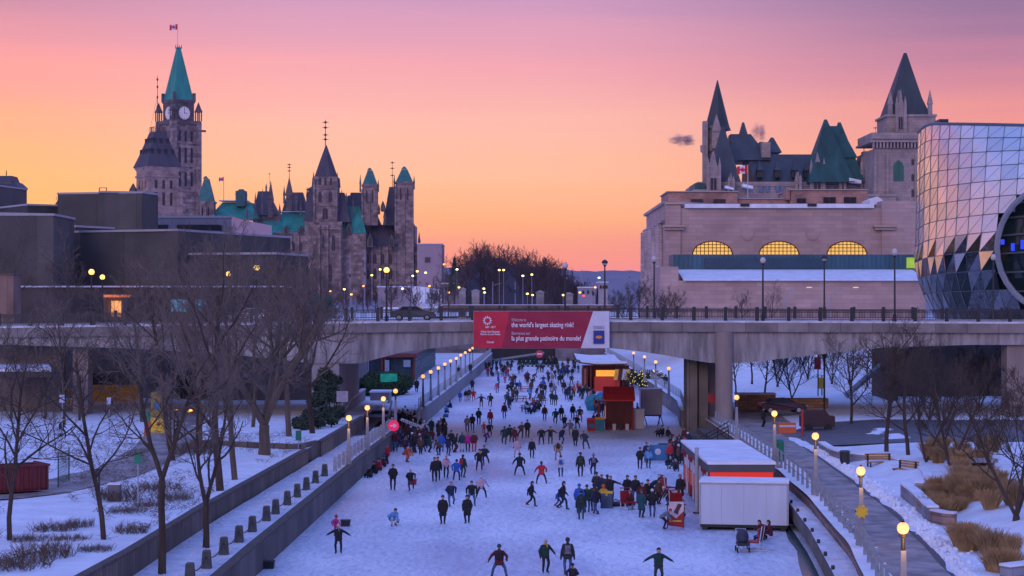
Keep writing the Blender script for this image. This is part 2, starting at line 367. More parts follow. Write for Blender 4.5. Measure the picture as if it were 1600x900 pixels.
# boardwalk on the right
r = empty('snowy_boardwalk', 'snow covered timber boardwalk along the right edge of the ice', 'boardwalk', (15, 80, 0))
b = MB(); ys = fr(44, 116, 24); prev = None
for y in ys:
    cur = [b.vert((XE(y), y, .5)), b.vert((XRR(y)-.36, y, .5)), b.vert((XRR(y)-.36, y, 1.22)), b.vert((XE(y), y, 1.22))]
    if prev:
        for k in range(4): b.face((prev[k], prev[(k+1)%4], cur[(k+1)%4], cur[k]))
    else: b.face(cur)
    prev = cur
b.face(prev); b.build('timber_base', PLANK, r, world=True)
b = MB(); prev = None
for i, y in enumerate(fr(44, 116, 120)):
    cur = [b.vert((lerp(XE(y)+.04, XRR(y)-.38, k/6), y, 1.27+.05*nz(y*3+k*2, k*3)*(0 if k in (0, 6) else 1))) for k in range(7)]
    if prev:
        for k in range(6): b.face((prev[k], prev[k+1], cur[k+1], cur[k]))
    prev = cur
b.build('snow_cover', SNOWR, r, world=True, smooth=True, fix=False)
for y in fr(50, 112, 14):
    b = MB(); b.rings([(.07,1.2),(.09,1.38),(.07,1.46)], 8, cx=XE(y)+.12, cy=y); b.build('mooring_post', BLACK, r, world=True)
b = MB(); ys = fr(44, 116, 24); prev = None
for y in ys:
    cur = [b.vert((XE(y)+.35, y, -.3)), b.vert((XE(y)+.6, y, -.3)), b.vert((XE(y)+.6, y, .49)), b.vert((XE(y)+.35, y, .49))]
    if prev:
        for k in range(4): b.face((prev[k], prev[(k+1)%4], cur[(k+1)%4], cur[k]))
    else: b.face(cur)
    prev = cur
b.build('undercroft', CONCD, r, world=True)
wall_run('bank_wall', 'brown stone bank wall between boardwalk and railing on the right', lambda y: XRR(y)-.35, 42, 187, .3, -.2, lambda y: pl(y, [(42,1.45),(85,1.5),(112,1.6),(120,1.95),(190,1.98)]), stone('brown_stone', (.26,.18,.15), .6, .3), mat('stone_cap', (.28,.20,.17), .85, .3, 2), side=1, caph=.07)
# ================================================================= BRIDGE
YB, YB2 = 170.0, 195.0
def zd(X): return 11.05-max(0, -X-5)*.0135-max(0, X-8)*.004
BR = empty('road_bridge', 'grey concrete road bridge with haunched girder spanning the skating canal', 'bridge', (0, YB, 0))
def ribbon(mb, xs, top, bot, y0, y1, m=0):
    prev = None
    for x in xs:
        cur = [mb.vert((x, y0, bot(x))), mb.vert((x, y1, bot(x))), mb.vert((x, y1, top(x))), mb.vert((x, y0, top(x)))]
        if prev:
            for k in range(4): mb.face((prev[k], prev[(k+1)%4], cur[(k+1)%4], cur[k]), m)
        else: mb.face(cur, m)
        prev = cur
    mb.face(prev, m)
xs = fr(-62, 70, 66)
BCONC = mat('bridge_concrete', (.23,.22,.22), .85, .42, 1.3, .3, 5, second=(.33,.31,.31), streak=True)
FASC = stone('bridge_fascia', (.24,.21,.20), 2.9, 3, .16, .45, 2)
b = MB(); ribbon(b, xs, zd, lambda x: zd(x)-.85, YB, YB+.5); b.build('fascia', FASC, BR, world=True)
b = MB(); ribbon(b, xs, lambda x: zd(x)+.004, lambda x: zd(x)-.45, YB+.5, YB2); b.build('deck', BCONC, BR, world=True)
b = MB(); ribbon(b, xs, zd, lambda x: zd(x)-.85, YB2, YB2+.5); b.build('fascia', FASC, BR, world=True)
PB = [(-62,9.0),(-48,9.0),(-34,8.6),(-24,7.9),(-18.5,7.25),(-14,7.25),(-10,8.3),(-3.5,9.1),(2,9.25),(8.8,8.7),(13.3,8.15),(17.5,7.35),(20.4,7.2),(21.4,7.3),(28,8.05),(34,8.7),(42,8.95),(70,9.0)]
gb = lambda x: pl(x, PB)
for yy in (YB+.45, YB+6.5, YB+12.5, YB+18.5, YB2-.7):
    b = MB(); ribbon(b, xs, lambda x: zd(x)-.86, gb, yy, yy+.7); b.build('girder', BCONC, BR, world=True)
b = MB(); ribbon(b, fr(-58, 66, 62), lambda x: gb(x)+.5, lambda x: gb(x)+.25, YB+1.2, YB2-.8); b.build('soffit', CONCD, BR, world=True)
# sidewalks with snow and the roadway between them
sw = mat('salted_snow', (.6,.61,.68), .8, .3, 1.2, .4, 5)
b = MB(); ribbon(b, xs, lambda x: zd(x)+.16, lambda x: zd(x)+.006, YB+.05, YB+3.2); tag(b.build('sidewalk', sw), kind='structure')
b = MB(); ribbon(b, xs, lambda x: zd(x)+.16, lambda x: zd(x)+.006, YB2-3, YB2+.45); tag(b.build('sidewalk', sw), kind='structure')
b = MB(); ribbon(b, xs, lambda x: zd(x)+.02, lambda x: zd(x)+.008, YB+3.21, YB2-3.01); tag(b.build('roadway', mat('bridge_road', (.09,.088,.095), .5, .3, .6)), kind='structure')
# piers
pcm = mat('pier_concrete', (.27,.22,.20), .85, .3, .6, .2, 5, streak=True)
fl = stone('fluted_pier', (.15,.125,.10), 1.1, 30, .22, .4, 2)
b = MB(); b.rings([(.0,1),(.80,1),(.80,zd(19.2)-.86),(0,zd(19.2)-.86)], 20, cx=19.45, cy=YB+.3, cap=False); b.build('round_column', pcm, BR, world=True, smooth=False)
b = MB(); b.box(16.25, 17.2, YB+2.2, YB+5.6, -.3, 8.0); b.build('pier_column', fl, BR, world=True)
for xa, xb, ya, yb_ in ((17.36,18.25,YB+2.6,YB+6.0),(17.6,18.4,YB+10,YB+13),(17.9,18.8,YB+17,YB+21)): b = MB(); b.box(xa, xb, ya, yb_, -.3, 8.2); b.build('pier_column', fl, BR, world=True)
b = MB(); b.box(18.7, 20.4, YB+6, YB+9, .5, 8.0); b.build('pier_column', pcm, BR, world=True)
b = MB(); b.box(-18.4, -15.9, YB+.6, YB2-2, -.3, 8.2); b.build('pier', mat('pale_pier', (.34,.31,.32), .85, .2, .4, streak=True), BR, world=True)
b = MB(); b.box(45.6, 47.6, YB+1, YB+3, 0, 9.2); b.build('column', pcm, BR, world=True)
b = MB(); b.rings([(1.15,0),(1.15,9.1)], 14, cx=48.8, cy=YB+6); b.build('column', pcm, BR, world=True)
for x in (-40, -52):
    b = MB(); b.box(x-.7, x+.7, YB+2, YB+4, 1, 9.2); b.build('column', pcm, BR, world=True)
# abutment darkness under the left span: back wall with doors
r = empty('underpass_wall', 'brown concrete wall closing the dark space under the left bridge span', 'wall', (-40, 198, 2))
b = MB(); b.box(-130, -21.5, 199, 200, 1, 10.0); b.build('wall_body', CONCD, r, world=True)
b = MB()
for x in (-34,-44.5): b.box(x-1.7, x+1.7, 198.7, 199.2, 2.2, 5.2)
b.build('doorway', DARK, r, world=True)
r = empty('underpass_wall', 'brown concrete side wall lit under the bridge at the far left edge', 'wall', (-42, 172, 2))
b = MB(); b.box(-60, -42.3, 174, 176, 1, 9.4); b.build('wall_body', CONCD, r, world=True)
# railings
def railing(y, label, x0, x1, step, post_h):
    r = empty('bridge_railing', label, 'railing', (0, y, 11))
    n = int((x1-x0)/step); pm = None; panels = None
    for k in range(n+1):
        x = x0+k*step; z = zd(x)+.16
        if pm is None:
            b = MB(); b.box(-.15,.15,-.15,.15,0,post_h); b.frus(0,0,post_h,.34,.34,post_h+.1,.2,.2); pm = b.build('post', BLACK, r); pm.location = (x, 0, z-11)
            b = MB(); 
            for h in (.12, .78, .98): b.box(.13, step-.13, -.035, .035, h, h+.065)
            q = .13+.14
            while q < step-.15: b.box(q-.019, q+.019, -.014, .014, .17, .98); q += .145
            panels = b.build('picket_panel', BLACK, r); panels.location = (x, 0, z-11)
        else:
            c = pm.copy(); col.objects.link(c); c.location = (x, 0, z-11)
            if k < n:
                c = panels.copy(); col.objects.link(c); c.location = (x, 0, z-11); c.rotation_euler = (0, -math.atan2(zd(x+step)-zd(x), step), 0)
railing(YB+.35, 'black iron picket railing on the near edge of the bridge', -61.6, 69, 2.9, 1.18)
railing(YB2-.1, 'black iron picket railing on the far edge of the bridge', -60.2, 69, 3.1, 1.18)
# ---- banner
BN = empty('banner', 'long red and white skating welcome banner hung on the bridge railing', 'banner', (WX(740, 169), 169.4, WZ(544, 169.4)))
bw, bh = WX(952, 169.4)-WX(740, 169.4), (544-486.5)*169.4/F
def wavy(mb, pts_fn, nu=40, nv=10, m=0, y=0):
    rows = []
    for j in range(nv+1):
        rows.append([mb.vert((lambda u, v: (u, y+.05*math.sin(u*1.7+v*2.2)*math.sin(v*1.1)+.025*math.sin(u*5+v*3), v))(*pts_fn(i/nu, j/nv))) for i in range(nu+1)])
    for j in range(nv):
        for i in range(nu): mb.face((rows[j][i], rows[j][i+1], rows[j+1][i+1], rows[j+1][i]), m)
bred = mat('banner_crimson', (.30,.006,.045), .55, .12, 1.2); bred2 = mat('banner_bright_red', (.55,.008,.045), .55, .12, 1.2); bwht = mat('banner_white', (.62,.62,.72), .6, .05, 1); bblu = mat('banner_blue', (.01,.03,.25), .5, .1, 2); borg = mat('banner_orange', (.75,.28,.04), .5, .1, 2)
s1 = lambda v: .235+(v/bh-.5)*.06    # slanted divisions
s2 = lambda v: .79+(v/bh)*.09
b = MB(); wavy(b, lambda u, v: (lerp(0, s1(v*bh)*bw, u), v*bh), 20, 12); b.build('bright_red_field', bred2, BN)
b = MB(); wavy(b, lambda u, v: (lerp(s1(v*bh)*bw, s2(v*bh)*bw, u), v*bh), 50, 12); b.build('crimson_field', bred, BN)
b = MB(); wavy(b, lambda u, v: (lerp(s2(v*bh)*bw, bw, u), v*bh), 16, 12); b.build('white_field', bwht, BN)
b = MB(); b.box(-.03, bw+.03, .1, .14, -.04, bh+.04); b.build('backing', mat('banner_edge', (.5,.3,.36), .7), BN)
wt = mat('banner_letter_white', (.85,.80,.86), .5, .04, 1)
def text(s, x, z, size, m, parent, y=-.12, bold=0, align='LEFT', name='lettering', rz=0):
    c = bpy.data.curves.new(name, 'FONT'); c.body = s; c.size = size; c.align_x = align; c.offset = bold; c.extrude = .01; c.materials.append(m)
    t_ = bpy.data.objects.new('t', c); col.objects.link(t_); bpy.context.view_layer.update(); me = bpy.data.meshes.new_from_object(t_.evaluated_get(bpy.context.evaluated_depsgraph_get())); bpy.data.objects.remove(t_)
    o = bpy.data.objects.new(name, me); col.objects.link(o); o.parent = parent; o.location = (x, y, z); o.rotation_euler = (R(90), 0, rz); return o
def fitw(o, wd):
    bpy.context.view_layer.update(); k = wd/max(o.dimensions.x, .01); o.scale = (k, 1 if abs(k-1) > .5 else 1, 1)
k = bw/212.0   # metres per photo pixel
P2 = lambda px, py: ((px-740)*k, bh-(py-486.5)*k)
for s, px, py, wpx, sz, bo in (("Welcome to", 799, 502, 23, .42, .004), ("the world's largest skating rink!", 799, 511, 97, .62, .009), ("Bienvenue sur", 799, 523, 29, .42, .004), ("la plus grande patinoire du monde!", 799, 532, 108, .62, .009)):
    x, z = P2(px, py); o = text(s, x, z, sz, wt if bo > .006 else mat('banner_letter_pale', (.65,.42,.52), .5, .04, 1), BN, bold=bo); fitw(o, wpx*k)
for s, px, py, sz in (("1867 - 2017", 766, 512.5, .26), ("Rideau Canal Skateway", 766, 519.5, .24), ("Patinoire du canal Rideau", 766, 523.5, .24), ("Canada", 766, 536, .28)):
    x, z = P2(px, py); o = text(s, x, z, sz, wt, BN, align='CENTER', bold=.004); fitw(o, {'C':11,'1':16,'R':29,'P':31}[s[0]]*k)
x, z = P2(761.5, 501); b = MB()
for q in range(12):
    a = q*math.pi/6; b.prism([(x+.30*math.cos(a-.2), z+.30*math.sin(a-.2)), (x+.47*math.cos(a), z+.47*math.sin(a)), (x+.30*math.cos(a+.2), z+.30*math.sin(a+.2)), (x+.19*math.cos(a), z+.19*math.sin(a))], 'y', -.13, -.1)
b.build('emblem', wt, BN)
x0, z0 = P2(927, 537); x1, z1 = P2(944, 516.5)
b = MB(); b.box(x0, x1, -.13, -.08, z0, z1); b.build('sponsor_square', bblu, BN)
b = MB(); b.T = None; cx, cz = (x0+x1)/2, (z0+z1)/2
b.prism([(cx+.30*math.cos(t), cz+.14*math.sin(t)) for t in [i*math.pi/8 for i in range(16)]], 'y', -.15, -.131); b.build('sponsor_oval', borg, BN)
gl = mat('banner_grey_ink', (.2,.2,.35), .6)
for s, py in (("Presented by", 511), ("Une presentation de", 513.5)):
    x, z = P2(935.5, py); o = text(s, x, z, .2, gl, BN, align='CENTER'); fitw(o, 17*k)
b = MB()
for q in range(6): b.box(.6+q*2.2, .66+q*2.2, .05, 1.0, bh+.02, bh+.06)
b.build('tie_bar', BLACK, BN)

# ================================================================= LAMPS
EMW = mat('lit_globe_amber', (.9,.6,.25), .4, .02, 3, emit=(1, .36, .07), estr=1.7)
EMC = mat('lamp_core', (1,.9,.6), .4, .02, 3, emit=(1, .80, .35), estr=3.2)
EMY = mat('lit_globe_yellow', (.9,.7,.25), .4, .02, 3, emit=(1, .60, .08), estr=2.0)
GLB = mat('opal_globe', (.55,.50,.48), .3, .06, 3)
def canal_lamp(h=3.35, base_h=.25):
    r = empty('lamp_post', 'x', 'street lamp')
    b = MB(); b.frus(0,0,0,.42,.42,.5,.30,.30); b.frus(0,0,.502,.28,.28,h-.75,.17,.17); b.build('post', mat('lamp_concrete', (.27,.28,.30), .8, .15, 3), r)
    b = MB(); b.rings([(.075,h-.75),(.075,h-.32),(.13,h-.28),(.16,h-.22)], 10); b.build('collar', BLACK, r)
    b = MB(); b.sphere((0,0,h), .205, nu=16, nv=10); b.build('globe', EMW, r, smooth=True)
    b = MB(); b.rings([(.06,h+.195),(.07,h+.215),(.03,h+.27)], 8); b.build('cap', BLACK, r)
    return r
CL0 = canal_lamp()
first = [True]
def put(proto, flag, **kw):
    if flag[0]:
        flag[0] = False
        for k, v in kw.items():
            if k == 'loc': proto.location = v
            elif k == 'rz': proto.rotation_euler[2] = v
            elif k == 'scale': proto.scale = (v,)*3
            else: proto[k] = v
        return proto
    return copy_tree(proto, **kw)
# left row: three on the promenade, then the deck
lp = [(545,653),(574,637),(599,623)]
for i, (px, py) in enumerate(lp):
    Y = (13-4.75)*F/(py-HZ); put(CL0, first, loc=(WX(px, Y), Y, 1.4), label='amber globe lamp on a pale post, %s along the left promenade' % ORD[i], group='globe lamps along the left promenade')
for i, (px, py) in enumerate([(618,611),(661,588),(673,581),(685,575),(695,569),(704,564),(713,560),(720,555),(727,551),(734,547),(738.5,544)]):
    Y = (13-5.1)*F/(py-HZ); put(CL0, first, loc=(WX(px, Y), Y, 1.75), label='lit globe lamp on the left deck, %s after the stairs' % ORD[i], group='globe lamps on the left deck')
for i, (px, py) in enumerate([(1411,823),(1345,734),(1274,680),(1210,645),(1151,620)]):
    Y = (13-5.4)*F/(py-HZ); put(CL0, first, loc=(WX(px, Y), Y, 2.0), label='amber globe lamp, %s along the right railing' % ORD[i], group='globe lamps along the right railing')
for i, (px, py) in enumerate([(1045,575),(1024.6,565),(1007,557),(990,551)]):
    Y = (13-5.4)*F/(py-HZ); put(CL0, first, loc=(WX(px, Y), Y, 2.0), label='globe lamp beyond the bridge pier on the right bank, %s one away' % ORD[i], group='globe lamps beyond the pier')
# pools of lamplight (real lamps)
for (px, py, zg) in [(545,653,4.75),(574,637,4.75),(599,623,4.75),(1411,823,5.4),(1345,734,5.4),(1274,680,5.4),(1210,645,5.4)]:
    Y = (13-zg)*F/(py-HZ); l = bpy.data.lights.new('lamp_light', 'POINT'); l.energy = 42; l.color = (1,.5,.16); l.shadow_soft_size = .3
    o = bpy.data.objects.new('lamp_light', l); o.location = (WX(px, Y), Y-.05, zg+.0); col.objects.link(o); o.location.z -= .45; o.location.y -= .35
# bridge lamps
def bridge_lamp(kind, h):
    r = empty('street_lamp', 'x', 'street lamp')
    b = MB(); b.rings([(.17,0),(.17,.5),(.10,.55),(.07,h-.35)], 8); b.build('pole', BLACK, r)
    b = MB(); b.rings([(.10,h-.37),(.16,h-.30),(.17,h-.24)], 10); b.build('collar', BLACK, r)
    b = MB(); b.sphere((0,0,h), .27, nu=16, nv=10); b.build('globe', {'lit': EMY, 'opal': GLB, 'hood': GLB}[kind], r, smooth=True)
    if kind == 'hood':
        b = MB(); b.rings([(.33,h-.02),(.33,h+.06),(.27,h+.22),(.12,h+.34),(.02,h+.36)], 14); b.build('hood', BLACK, r, smooth=True)
    return r
protos = {}
for (px, py, kind, Y, where) in [(143,425,'lit',YB+.9,'left twin above the orange lit kiosk'),(160,433,'lit',YB2-1,'right twin above the orange lit kiosk'),(357,428,'lit',YB2-1,'above the parked white car'),(401,418,'lit',YB+.9,'behind the big bare trees'),(604,422,'lit',YB+.9,'left of the dark car'),
        (883,415,'opal',YB+.9,'rising above the red banner'),(945,411,'hood',YB2-1,'beside the right end of the red banner'),(1022,405,'opal',YB2-1,'before the stone corner of the station'),(1192,407,'opal',YB+.9,'before the left part of the pink wall'),(1288,404,'hood',YB2-1,'before the middle of the pink wall'),(1398,394,'opal',YB+.9,'at the right end of the pink wall'),(1552,402,'opal',YB2-1,'in front of the glass building')]:
    h = WZ(py, Y)-zd(WX(px, Y))-.16
    adj = {'lit':'glowing yellow globe','opal':'unlit pale globe','hood':'black hooded globe'}[kind]
    lb = '%s on a bridge pole, %s' % (adj, where)
    key = kind
    if key not in protos: protos[key] = (bridge_lamp(kind, h), h); o = protos[key][0]
    else: o = copy_tree(protos[key][0])
    o.location = (WX(px, Y), Y, zd(WX(px, Y))+.16); o.scale = (1, 1, h/protos[key][1]); o['label'] = lb; o['group'] = 'globe lamps along the bridge'

# ================================================================= BOLLARDS / POSTS
bol = [(283,890),(317,888),(348,866),(375,847),(399,831),(422,814),(441,803),(458,789),(474,777),(489,766),(503,755),(516,744)]
r = empty('bollard', 'x', 'bollard'); b = MB(); b.frus(0,0,0,.42,.42,.74,.32,.32); b.build('post', mat('grey_wood', (.075,.08,.08), .9, .4, 4, .3, 12), r)
b = MB(); b.frus(0,0,.742,.34,.34,.80,.24,.24); b.build('top_cap', mat('grey_wood_top', (.10,.10,.11), .9, .3, 4), r)
bp_ = []; 
ys = [(13-1.4)*F/(py-HZ) for px, py in bol]; ys[0] = 76.6
for i, Y in enumerate(ys):
    X = XL(Y)-1.05; bp_.append((X, Y)); 
    lb = 'grey wooden bollard holding the chain, %s from the near end of the left promenade' % ORD[i]
    if i == 0: r.location = (X, Y, 1.4); r['label'] = lb; r['group'] = 'chained bollards on the left promenade'
    else: copy_tree(r, loc=(X, Y, 1.4), label=lb)
for i in range(len(bp_)-1):
    (xa, ya), (xb, yb) = bp_[i], bp_[i+1]; b = MB(); pts = []
    for k in range(11):
        t = k/10; pts.append((lerp(xa, xb, t), lerp(ya, yb, t), 1.98-.34*(1-(2*t-1)**2)))
    b.path(pts, [.028]*11, 4); tag(b.build('chain', BLACK), 'drooping chain between the %s and %s bollards of the left promenade' % (ORD[i], ORD[i+1]), 'chain', 'chains between the bollards')
# railing on left promenade between lamps and on deck
def post_rail(name, label, fx, z, ys, h, m, rails, pw=.13, cat='railing', taper=True):
    r = empty(name, label, cat, (fx(ys[0]), ys[0], z if not callable(z) else z(ys[0])))
    zz = z if callable(z) else (lambda y: z); pm = None
    for y in ys:
        p = (fx(y)-r.location.x, y-r.location.y, zz(y)-r.location.z)
        if pm is None: b = MB(); b.frus(0,0,-.05,pw*1.25,pw*1.25,h,pw,pw); pm = b.build('post', m, r); pm.location = p
        else: c = pm.copy(); col.objects.link(c); c.location = p
    for hh in rails:
        b = MB(); b.path([(fx(y), y, zz(y)+hh) for y in ys], [.028]*len(ys), 5); b.build('rail', m, r, world=True)
    return r
post_rail('promenade_railing', 'pale stub post railing between the globe lamps on the left promenade', lambda y: XL(y)-.75, 1.4, fr(126, 169, 17), .98, mat('railing_concrete', (.34,.35,.39), .8, .2, 4), (.5,.85), .2)
post_rail('deck_railing', 'grey metal railing with dense bars along the left deck edge', lambda y: XL(y)-.25, 1.85, fr(192.5, 398, 98), 1.1, GALV, (.1,.35,.6,.85,1.08), .07)
post_rail('bank_railing', 'pale post railing running beside the path on the right bank', lambda y: XRR(y), lambda y: 2.0, fr(50, 168, 50), 1.05, mat('railing_grey', (.24,.27,.30), .6, .2, 4), (.45,.98), .12)
post_rail('bank_railing', 'grey railing on the right bank beyond the bridge pier', lambda y: XR(y)+.4, 1.9, fr(192, 396, 90), 1.1, GALV, (.1,.35,.6,.85,1.08), .08)

# ================================================================= CARS
def car(label, loc, rz, paint, L=4.5):
    r = empty('parked_car', label, 'car', loc, rz)
    prof = [(-2.2,.35),(-2.25,.75),(-2.1,.98),(-1.55,1.05),(-1.05,1.42),(.35,1.46),(1.15,1.03),(2.05,.86),(2.22,.6),(2.2,.33)]
    b = MB(); 
    def ring(y, k): return [b.vert((x, y, .3+(z-.3)*k)) for x, z in prof]
    A = [ring(-.86,.98), ring(-.78,1.0)]; 
    sl = [(-.86, 0), (-.80, 1), (.80, 1), (.86, 0)]
    b = MB(); rows = []
    for y, k in sl: rows.append([b.vert((x*(1 if k else .985), y*(1 if z < 1.0 else .84), z if k else .3+(z-.3)*.97)) for x, z in prof])
    n = len(prof)
    for j in range(3):
        for i in range(n): b.face((rows[j][i], rows[j][(i+1)%n], rows[j+1][(i+1)%n], rows[j+1][i]))
    b.face(rows[0]); b.face(rows[-1][::-1]); b.build('body', mat('paint_'+label[:8], paint, .25, .03, 1), r, smooth=False)
    gl_ = mat('car_glass', (.02,.03,.035), .08, .1, 1)
    for s in (-1, 1):
        b = MB(); b.prism([(-1.38,1.03),(-1.0,1.37),(-.35,1.39),(-.35,1.03)], 'y', s*.735, s*.80); b.prism([(-.27,1.03),(-.27,1.39),(.33,1.40),(.95,1.04)], 'y', s*.735, s*.80); b.build('side_window', gl_, r)
    b = MB(); b.poly([(.40,-.62,1.452),(.40,.62,1.452),(1.17,.68,1.055),(1.17,-.68,1.055)]); b.build('windscreen', gl_, r); 
    b = MB(); b.poly([(-1.10,-.62,1.42),(-1.58,-.68,1.085),(-1.58,.68,1.085),(-1.10,.62,1.42)]); b.build('rear_window', gl_, r)
    for x in (-1.38, 1.38):
        for s in (-1, 1):
            b = MB(); b.T = Matrix.Translation((x, s*.78, .33)) @ Matrix.Rotation(R(90), 4, 'X'); b.rings([(.33,-.1),(.33,.1)], 18); wh = b.build('wheel', mat('tyre', (.02,.02,.02), .9), r)
            b = MB(); b.T = Matrix.Translation((x, s*.885, .33)) @ Matrix.Rotation(R(90), 4, 'X'); b.rings([(.2,-.01),(.2,.01)], 12); b.build('rim', GALV, wh)
    for s in (-1, 1):
        b = MB(); b.box(2.12, 2.24, s*.6-.14, s*.6+.14, .62, .76); b.build('headlight', mat('headlight_glass', (.7,.7,.7), .2), r)
        b = MB(); b.box(-2.27, -2.15, s*.62-.12, s*.62+.12, .72, .9); b.build('tail_light', mat('tail_red', (.4,.01,.01), .3), r)
    return r
car('dark grey hatchback on the bridge beside the red banner', (WX(646, 183), 183, zd(-9)+.03), 0, (.05,.07,.08))
car('snow dusted white hatchback on the bridge behind the bare trees', (WX(394, 184), 184, zd(-25)+.03), R(180), (.55,.55,.6))
car('dark maroon car parked under the bridge right of the round column', (WX(1222, 176), 176, 2.35), R(8), (.045,.015,.02))
# ================================================================= BUILDINGS
def bld(name, label, cat, Y, px, z=9.2, group=None): return empty(name, label, cat, (WX(px, Y), Y, z), 0, group)
def pb(mb, x0, x1, yt, yb, Y, d, m=0): mb.box(WX(x0, Y), WX(x1, Y), Y, Y+d, WZ(yb, Y), WZ(yt, Y), m)
def roofp(mb, x0, x1, yb, tx0, tx1, yt, Y, d, m=0, td=None, inset=True):
    """hipped roof: base px x0..x1 at row yb, top px tx0..tx1 at row yt, depth d"""
    cx, tx = (WX(x0, Y)+WX(x1, Y))/2, (WX(tx0, Y)+WX(tx1, Y))/2
    mb.frus(cx, Y+d/2, WZ(yb, Y), WX(x1, Y)-WX(x0, Y), d, WZ(yt, Y), max(.1, WX(tx1, Y)-WX(tx0, Y)), td if td is not None else max(.1, d*.12), m, ox=tx-cx)
LIME = stone('limestone', (.34,.30,.30), 1.4, .6, .14, .75, 1.5)
GOTH = stone('parliament_sandstone', (.25,.18,.17), 1.9, 1.1, .38, .5, 1.6)
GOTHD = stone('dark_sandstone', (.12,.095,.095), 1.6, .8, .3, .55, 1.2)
PINK = stone('pink_station_stone', (.47,.325,.29), 2.6, .7, .10, .80, .9, blot=(.86,1.1))
CHAT = stone('pale_hotel_stone', (.34,.265,.24), 1.4, .7, .12, .7, 1.2, blot=(.78,1.15))
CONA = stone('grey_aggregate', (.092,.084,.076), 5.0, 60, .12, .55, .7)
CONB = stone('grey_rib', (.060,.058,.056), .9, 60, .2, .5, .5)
GLS = mat('dark_window_glass', (.015,.018,.028), .12, .3, 1)
ROOFB = mat('hotel_slate_blue', (.045,.058,.066), .6, .35, .35, streak=True)
ROOFG = mat('hotel_copper', (.014,.085,.075), .6, .5, .3, streak=True)
ROOFP = mat('purple_slate', (.06,.052,.072), .7, .35, .4, streak=True)
LIT = mat('lit_window', (.6,.35,.1), .4, .4, 1.2, emit=(1,.55,.10), estr=.8)
def win_mesh(arch=True):
    b = MB(); pts = [(-.5,0),(.5,0),(.5,.7)]+([(.38,.86),(0,1.0),(-.38,.86)] if arch else [(.5,1.0),(-.5,1.0)])+[(-.5,.7)]
    b.prism(pts, 'y', -.12, .1, 0)
    if arch: b.box(-.04,.04,-.16,-.13,0,.95,1)
    else: b.box(-.04,.04,-.16,-.13,0,1,1)
    return b
WM = {}
def windows(parent, lst, Y, arch=True, name='window', glass=None, frame=None):
    """lst of (px, ytop, ybot, wpx)"""
    key = (arch, (glass or GLS).name, (frame or GOTH).name)
    for (px, yt, yb, wp) in lst:
        if key not in WM: o = win_mesh(arch).build(name, [glass or GLS, frame or GOTH]); WM[key] = o.data; 
        else: o = bpy.data.objects.new(name, WM[key]); col.objects.link(o)
        o.parent = parent; o.location = Vector((WX(px, Y), Y, WZ(yb, Y)))-parent.location
        o.scale = (wp*Y/F, 1, (yb-yt)*Y/F)
def pinnacle(mb, px, yb, yt, wp, Y, m=0, dy=0):
    w_ = wp*Y/F; x = WX(px, Y); z0, z1 = WZ(yb, Y), WZ(yt, Y); zm = lerp(z0, z1, .45)
    mb.frus(x, Y+dy, z0, w_, w_, zm, w_*.85, w_*.85, m); mb.frus(x, Y+dy, zm, w_*1.2, w_*1.2, z1, .05, .05, m)
def mast(mb, px, yb, yt, Y, r=.12, m=0, balls=(.5,.75,.95)):
    x = WX(px, Y); z0, z1 = WZ(yb, Y), WZ(yt, Y); mb.tube((x, Y, z0), (x, Y, z1), r, r*.5, 5, m)
    for t in balls:
        z = lerp(z0, z1, t); mb.rings([(.05,z-r*3),(r*4,z),(.05,z+r*3)], 6, m, cx=x, cy=Y); mb.box(x-r*7, x+r*7, Y-.06, Y+.06, z-.08, z+.08, m)
LEAF = [(0,1),(.17,.62),(.38,.72),(.30,.22),(.62,.50),(.70,.30),(1,.34),(.88,.02),(1,-.12),(.45,-.48),(.52,-.62),(.06,-.55),(.04,-1),(-.04,-1),(-.06,-.55),(-.52,-.62),(-.45,-.48),(-1,-.12),(-.88,.02),(-1,.34),(-.70,.30),(-.62,.50),(-.30,.22),(-.38,.72),(-.17,.62)]
FR = mat('flag_red', (.62,.012,.03), .7, .05, 2); FW = mat('flag_white', (.8,.75,.78), .7, .05, 2)
def flag(name, label, px, yb, yt, Y, fw, fh, side=-1, pole=True):
    r = empty(name, label, 'flag', (WX(px, Y), Y, WZ(yb, Y))); x = 0; top = WZ(yt, Y)-WZ(yb, Y)
    b = MB(); b.tube((0,0,0), (0,0,top), .14 if Y > 600 else .09, None, 6); b.build('flagpole', mat('flagpole_white', (.5,.48,.5), .5), r)
    def panel(nm, u0, u1, m):
        b = MB(); rows = []
        for j in range(5):
            rows.append([b.vert((side*fw*(lerp(u0, u1, i/8)), .3*math.sin(lerp(u0, u1, i/8)*7)*fw*.12, top-.2-fh*j/4-fw*.12*lerp(u0, u1, i/8)**1.5)) for i in range(9)])
        for j in range(4):
            for i in range(8): b.face((rows[j][i], rows[j][i+1], rows[j+1][i+1], rows[j+1][i]))
        return b.build(nm, m, r, fix=False)
    panel('red_bar', 0, .27, FR); panel('white_field', .27, .73, FW); panel('red_bar', .73, 1, FR)
    s = fh*.36
    for yy in (-.16*fw-.02,):
        b = MB(); b.poly([(side*fw*.5+p[0]*s, yy, top-.2-fh*.5-fw*.04+p[1]*s) for p in LEAF]); b.build('maple_leaf', FR, r)
    return r

